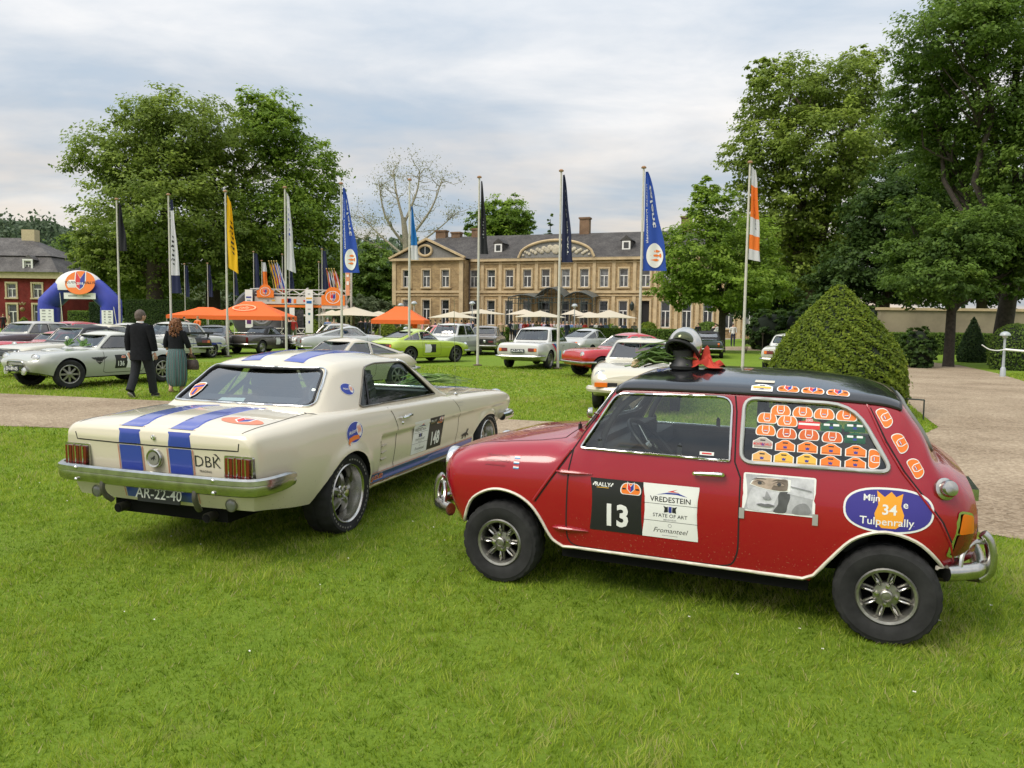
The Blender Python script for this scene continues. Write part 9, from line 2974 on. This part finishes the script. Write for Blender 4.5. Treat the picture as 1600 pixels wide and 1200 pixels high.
# guests on the terrace and around the tents
def guest_mesh(variant):
 J,E_,legs,s = body_joints(1.72,(.0,.04,.0,.10)[variant],((.0,0),(.16,.18),(.05,.02),(.1,.1))[variant],((.02,0),(.20,.28),(.22,.30),(.0,0))[variant],variant == 2,(.0,.0,.0,.75)[variant])
 hx = 0,(0 + (.75 if variant == 3 else 0) * .68),(1.62 - (.75 * .12 * .7 if variant == 3 else 0))
 k = len(J); J += [(0,hx[1] * s,1.60 * s - (.05 if variant == 3 else 0),.072 * s,.085 * s),(0,hx[1] * s + .005,1.72 * s - (.05 if variant == 3 else 0),.062 * s,.075 * s)]; E_ += [(4,k),(k,k + 1)]
 for sg,st,lf_ in legs: k = len(J); J.append((sg * .10 * s,(st + .12) * s,.04,.04));
 n0 = len(J) - 2
 an = [i for i,j in enumerate(J) if abs(j[2] - .10 * s) < .01]
 E_ += [(an[0],n0),(an[1],n0 + 1)]
 return skin_mesh(J,E_,0,'person',1),s
GM = []
for v_ in range(4):
 me,s = guest_mesh(v_)
 me.materials.append(None); me.materials.append(None); me.materials.append(SKIN); me.materials.append(None)
 co = np.empty(len(me.vertices) * 3); me.vertices.foreach_get('co',co); co = co.reshape(-1,3)
 top = co[:,2].max(); hd_ = co[co[:,2] > top - .25].mean(0)
 def fn(c):
  if c[2] > top - .20: return 3 if (c[2] > top - .09 or c[1] < hd_[1] - .02) else 2
  if c[2] > top - .27: return 2
  if abs(c[0]) > .19 and c[2] < 1.02 and c[2] > .75: return 2
  return 1 if c[2] < .93 else 0
 me.polygons.foreach_set('material_index',np.array([fn(co[list(p.vertices)].mean(0)) for p in me.polygons],dtype=np.int32))
 me.polygons.foreach_set('use_smooth',np.ones(len(me.polygons),dtype=bool))
 GM.append(me)
CL = lambda n,c: mat('cloth ' + n,c,.85,vary=.2,vscale=12)
cloths = dict(navy=CL('navy',(.018,.024,.05)),black=CL('black',(.013,.013,.015)),white=CL('white',(.60,.60,.58)),red=CL('red',(.45,.03,.03)),orange=CL('orange',(.75,.16,.03)),blue=CL('blue',(.10,.18,.38)),grey=CL('grey',(.16,.16,.17)),pink=CL('pink',(.60,.30,.30)),green=CL('green',(.10,.13,.07)),tan=CL('tan',(.36,.25,.16)),lilac=CL('lilac',(.36,.33,.45)))
hairs = [mat('hair dark',(.02,.016,.012),.8),mat('hair brown',(.07,.045,.03),.8),mat('hair grey',(.28,.27,.26),.8),mat('hair fair',(.32,.22,.11),.8)]
def guest(px,D,v,face,up_,lo_,hair,label,sc=1.0):
 x = dpt(px,505,D).x
 o = bpy.data.objects.new('person',GM[v]); COL.objects.link(o); o.location = (x,D,0.0); o.rotation_euler = (0,0,R(face)); o.scale = (sc,sc,sc)
 for i,m in enumerate((cloths[up_],cloths[lo_],SKIN,hairs[hair])):
  o.material_slots[i].link = 'OBJECT'; o.material_slots[i].material = m
 props(o,label,'person')
GS = [(701,62,0,170,'orange','grey',1,'person in orange top beneath the parasol by the tent'),(688,60,1,150,'white','black',0,'person in white shirt beneath the parasol by the tent'),(697,66,2,200,'tan','black',1,'person in tan jacket beyond the white four-door saloon'),(721,55,0,10,'black','navy',0,'dark-clothed person before the terrace hedge'),(727,57,1,60,'red','grey',1,'person in red top beside the dark-clothed one'),(733,56,0,-20,'lilac','navy',3,'person in pale lilac shirt by the terrace hedge'),(739,52,0,100,'navy','black',0,'tall dark-suited person by the black flag pole'),(783,50,0,180,'tan','black',3,'fair-haired person above the grey-brown saloon'),
  (801,66,0,30,'white','black',0,'white-shirted waiter at the canopy post'),(811,68,1,200,'black','black',1,'guest in black by the canopy entrance'),(820,62,0,150,'red','grey',2,'guest in red above the white striped saloon'),(829,64,2,100,'black','navy',0,'guest in dark dress at the canopy'),(838,60,1,20,'grey','black',1,'guest in grey jacket under the parasol'),(847,66,0,220,'red','black',0,'guest in red jacket under the parasol'),(856,62,2,160,'navy','navy',3,'guest in navy under the parasol edge'),(866,68,0,80,'white','grey',2,'guest in white top behind the navy flag pole'),(880,58,1,190,'lilac','navy',3,'guest in lilac shirt beside the navy flag pole'),(886,54,0,40,'navy','navy',2,'guest in navy jacket near the silver coupe'),(903,64,2,150,'grey','grey',1,'guest in grey coat by the terrace steps'),(925,62,1,120,'black','black',0,'waiter in black vest beside the wide parasol'),(932,63,0,200,'white','black',0,'waiter in white shirt beside the wide parasol'),(939,62,0,170,'black','black',1,'guest in black beneath the wide parasol'),(975,58,1,10,'blue','tan',3,'grey-haired guest in blue top near the clipped hedge'),(991,57,0,160,'grey','navy',0,'guest in grey vest near the clipped hedge'),
  (1108,50,3,-90,'black','black',0,'stooping person in black behind the long hedge'),(1118,56,0,160,'white','black',0,'waiter in white shirt and dark vest beneath the young tree'),(1124,57,1,200,'white','black',0,'second waiter bending beside the young tree trunk'),(1146,56,0,170,'white','navy',0,'waiter in white shirt by the pole of the orange flag'),(1091,60,0,190,'black','black',1,'guest in black behind the low shrub'),
  (301,45,3,90,'navy','navy',0,'person in navy bending over at the orange tent'),(309,46,1,160,'orange','tan',3,'person in orange shirt at the tent edge'),(452,44,1,90,'black','black',0,'person in black beside the gantry column'),(458,46,0,200,'red','green',1,'person in dark red beside the gantry column'),(512,46,0,170,'blue','grey',2,'grey-haired person in light blue by the clipped cone'),(522,47,2,190,'tan','tan',1,'person in tan by the truss tower'),(564,56,0,30,'black','black',0,'guest in black beside the truss pillar'),(571,57,1,100,'navy','black',1,'guest in navy in the group by the pillar'),(578,55,2,200,'black','navy',0,'guest in dark dress in the group by the pillar'),(647,46,1,150,'orange','orange',1,'person in orange overalls behind the lime green car'),(660,52,0,100,'pink','grey',3,'person in pink near the orange tent leg'),(5,66,0,40,'black','black',3,'person in dark suit near the red house'),(15,66,2,120,'tan','tan',1,'person in tan near the red house')]
_rg = np.random.default_rng(77)
_cn = list(cloths)
for _i,_px in enumerate((797,806,815,824,833,842,851,861,871,876,893,899,908,914,946,960,672,680,712)):
 _u = _cn[int(_rg.integers(len(_cn)))]
 _w = 'by the orange tent parasol' if _px < 790 else 'by the canopy posts' if _px < 830 else 'under the middle parasols' if _px < 880 else 'near the terrace steps' if _px < 920 else 'beside the wide parasol'
 GS.append((_px,57.5 + 1.5 * (_i % 5) + 6 * (_px > 790),int(_rg.integers(3)),float(_rg.uniform(0,360)),_u,['black','navy','grey'][_i % 3],_i % 4,'party guest with %s top and %s hair %s' % (_u,['dark','brown','grey','fair'][_i % 4],_w)))
for gg in GS: guest(*gg)
# ------------------------------------------------------------------ things lying on the cars
def bouquet(name,label,base,rz,n,L,seed,petals,spread=.10):
 rng = np.random.default_rng(seed); root = empty(name,base,rz); props(root,label,'bouquet')
 LG = mat('tulip leaf',(.24,.36,.12),.5,vary=.5,vscale=10,trans=.25)
 leaf = MB(); stem = MB()
 for i in range(n):
  y = rng.normal() * spread; z = abs(rng.normal()) * .045 + .008; a = rng.normal() * .30
  l = L * rng.uniform(.6,1.1); x0 = -L * .35 * rng.uniform(.3,1)
  P = [Vector((x0 + l * t,y + a * l * t * t + .02 * rng.normal() * t,z + .05 * sin(t * 3.0) * rng.uniform(.3,1.2) + .02 * t)) for t in np.linspace(0,1,6)]
  w = rng.uniform(.018,.034)
  vs_ = []
  for j,p in enumerate(P):
   q = w * sin(pi * (.12 + .86 * j / 5)); vs_ += [p + Vector((0,-q,.008)),p,p + Vector((0,q,.008))]
  leaf.add(vs_,[f for j in range(5) for f in ((j * 3,j * 3 + 1,j * 3 + 4,j * 3 + 3),(j * 3 + 1,j * 3 + 2,j * 3 + 5,j * 3 + 4))])
 o = leaf.build('leaves',LG,root,True,None); o['kind'] = 'stuff'
 for i in range(max(4,n // 5)):
  y = rng.normal() * spread * .7; stem.tube([(-L * .5,y * .5,.02),(0,y * .8,.05),(L * .45,y,.06)],.005,5)
 stem.build('stems',mat('tulip stem',(.14,.22,.08),.5),root)
 for i in range(petals):
  b = MB(); c = (-L * .24 + rng.normal() * .03,rng.normal() * spread * .6,.025 + rng.uniform(0,.03)); b.ball(c,1,8,6,0,(.024,.014,.014)); b.build('tulip_bud',mat('closed tulip',(.40,.30,.16),.5),root)
 return root
p,nn = mini_roofput(.86,.34)
mw = mini_root.matrix_basis
bouquet('tulip_bouquet','bunch of green tulip leaves lying on the black roof of the mini',mw @ Vector((.76,-.16,1.278)),R(-23.8 + 8),40,.32,91,3,.055)
hb = mw @ Vector((.97,-.20,1.296))
root = empty('helmet',hb,R(-40)); props(root,'silver open-face helmet standing tilted on the roof of the mini','helmet')
b = MB(); b.T = Matrix.Translation((0,0,.135)) @ Matrix.Rotation(-.75,4,'X')
b.ball((0,0,0),.105,22,14,0,(.95,1.05,1.12),-.40)
b.build('shell',mat('silver helmet paint',(.60,.58,.54),.16,.85),root)
b = MB(); b.T = Matrix.Translation((0,0,.135)) @ Matrix.Rotation(-.75,4,'X'); b.tube([(.095 * cos(a),.104 * sin(a),-.046) for a in np.linspace(0,2 * pi,25)[:-1]],.012,6,0,True); b.build('rim',BLACK,root)
b = MB(); b.T = Matrix.Translation((.02,-.03,.135)) @ Matrix.Rotation(-.4,4,'X'); b.ball((0,-.03,.02),.10,18,8,0,(.62,.80,.55),-.2); b.build('visor',mat('dark mirror visor',(.10,.11,.06),.08,.7),root)
b = MB(); b.lathe([(0,0),(.085,0),(.088,.018),(.074,.035),(.066,.07),(.072,.11)],18); b.build('lining',BLACK,root)
root = empty('red_cloth',mw @ Vector((1.08,-.19,1.299)),R(-25)); props(root,'crumpled orange-red cloth lying beside the helmet on the mini','cloth')
rng = np.random.default_rng(6); n = 22; vs_ = []
for i in range(n):
 for j in range(n):
  u,v = i / (n - 1) - .5,j / (n - 1) - .5
  e = 1 - min(1,(math.hypot(u,v) / .55)) ** 2
  z = .012 + .10 * e * (.55 + .45 * sin(u * 15 + 2 * sin(v * 9))) * (1 if u < .1 else .6) + .03 * abs(sin(v * 17 + u * 8)) * e
  vs_.append((u * .22 + .015 * sin(v * 12),v * .18 + .015 * sin(u * 14),max(.004,z)))
b = MB(); b.add(vs_,[(i * n + j,(i + 1) * n + j,(i + 1) * n + j + 1,i * n + j + 1) for i in range(n - 1) for j in range(n - 1)]); b.build('folds',mat('orange red cloth',(.46,.04,.02),.8),root)
cw = coupe_root.matrix_basis
q,nn = coupe_lf.top()(.45,.15)
bouquet('tulip_bouquet','bunch of green tulip leaves lying on the bonnet of the striped coupe',cw @ (q + Vector((0,0,.004))),R(20),40,.55,92,0,.07)
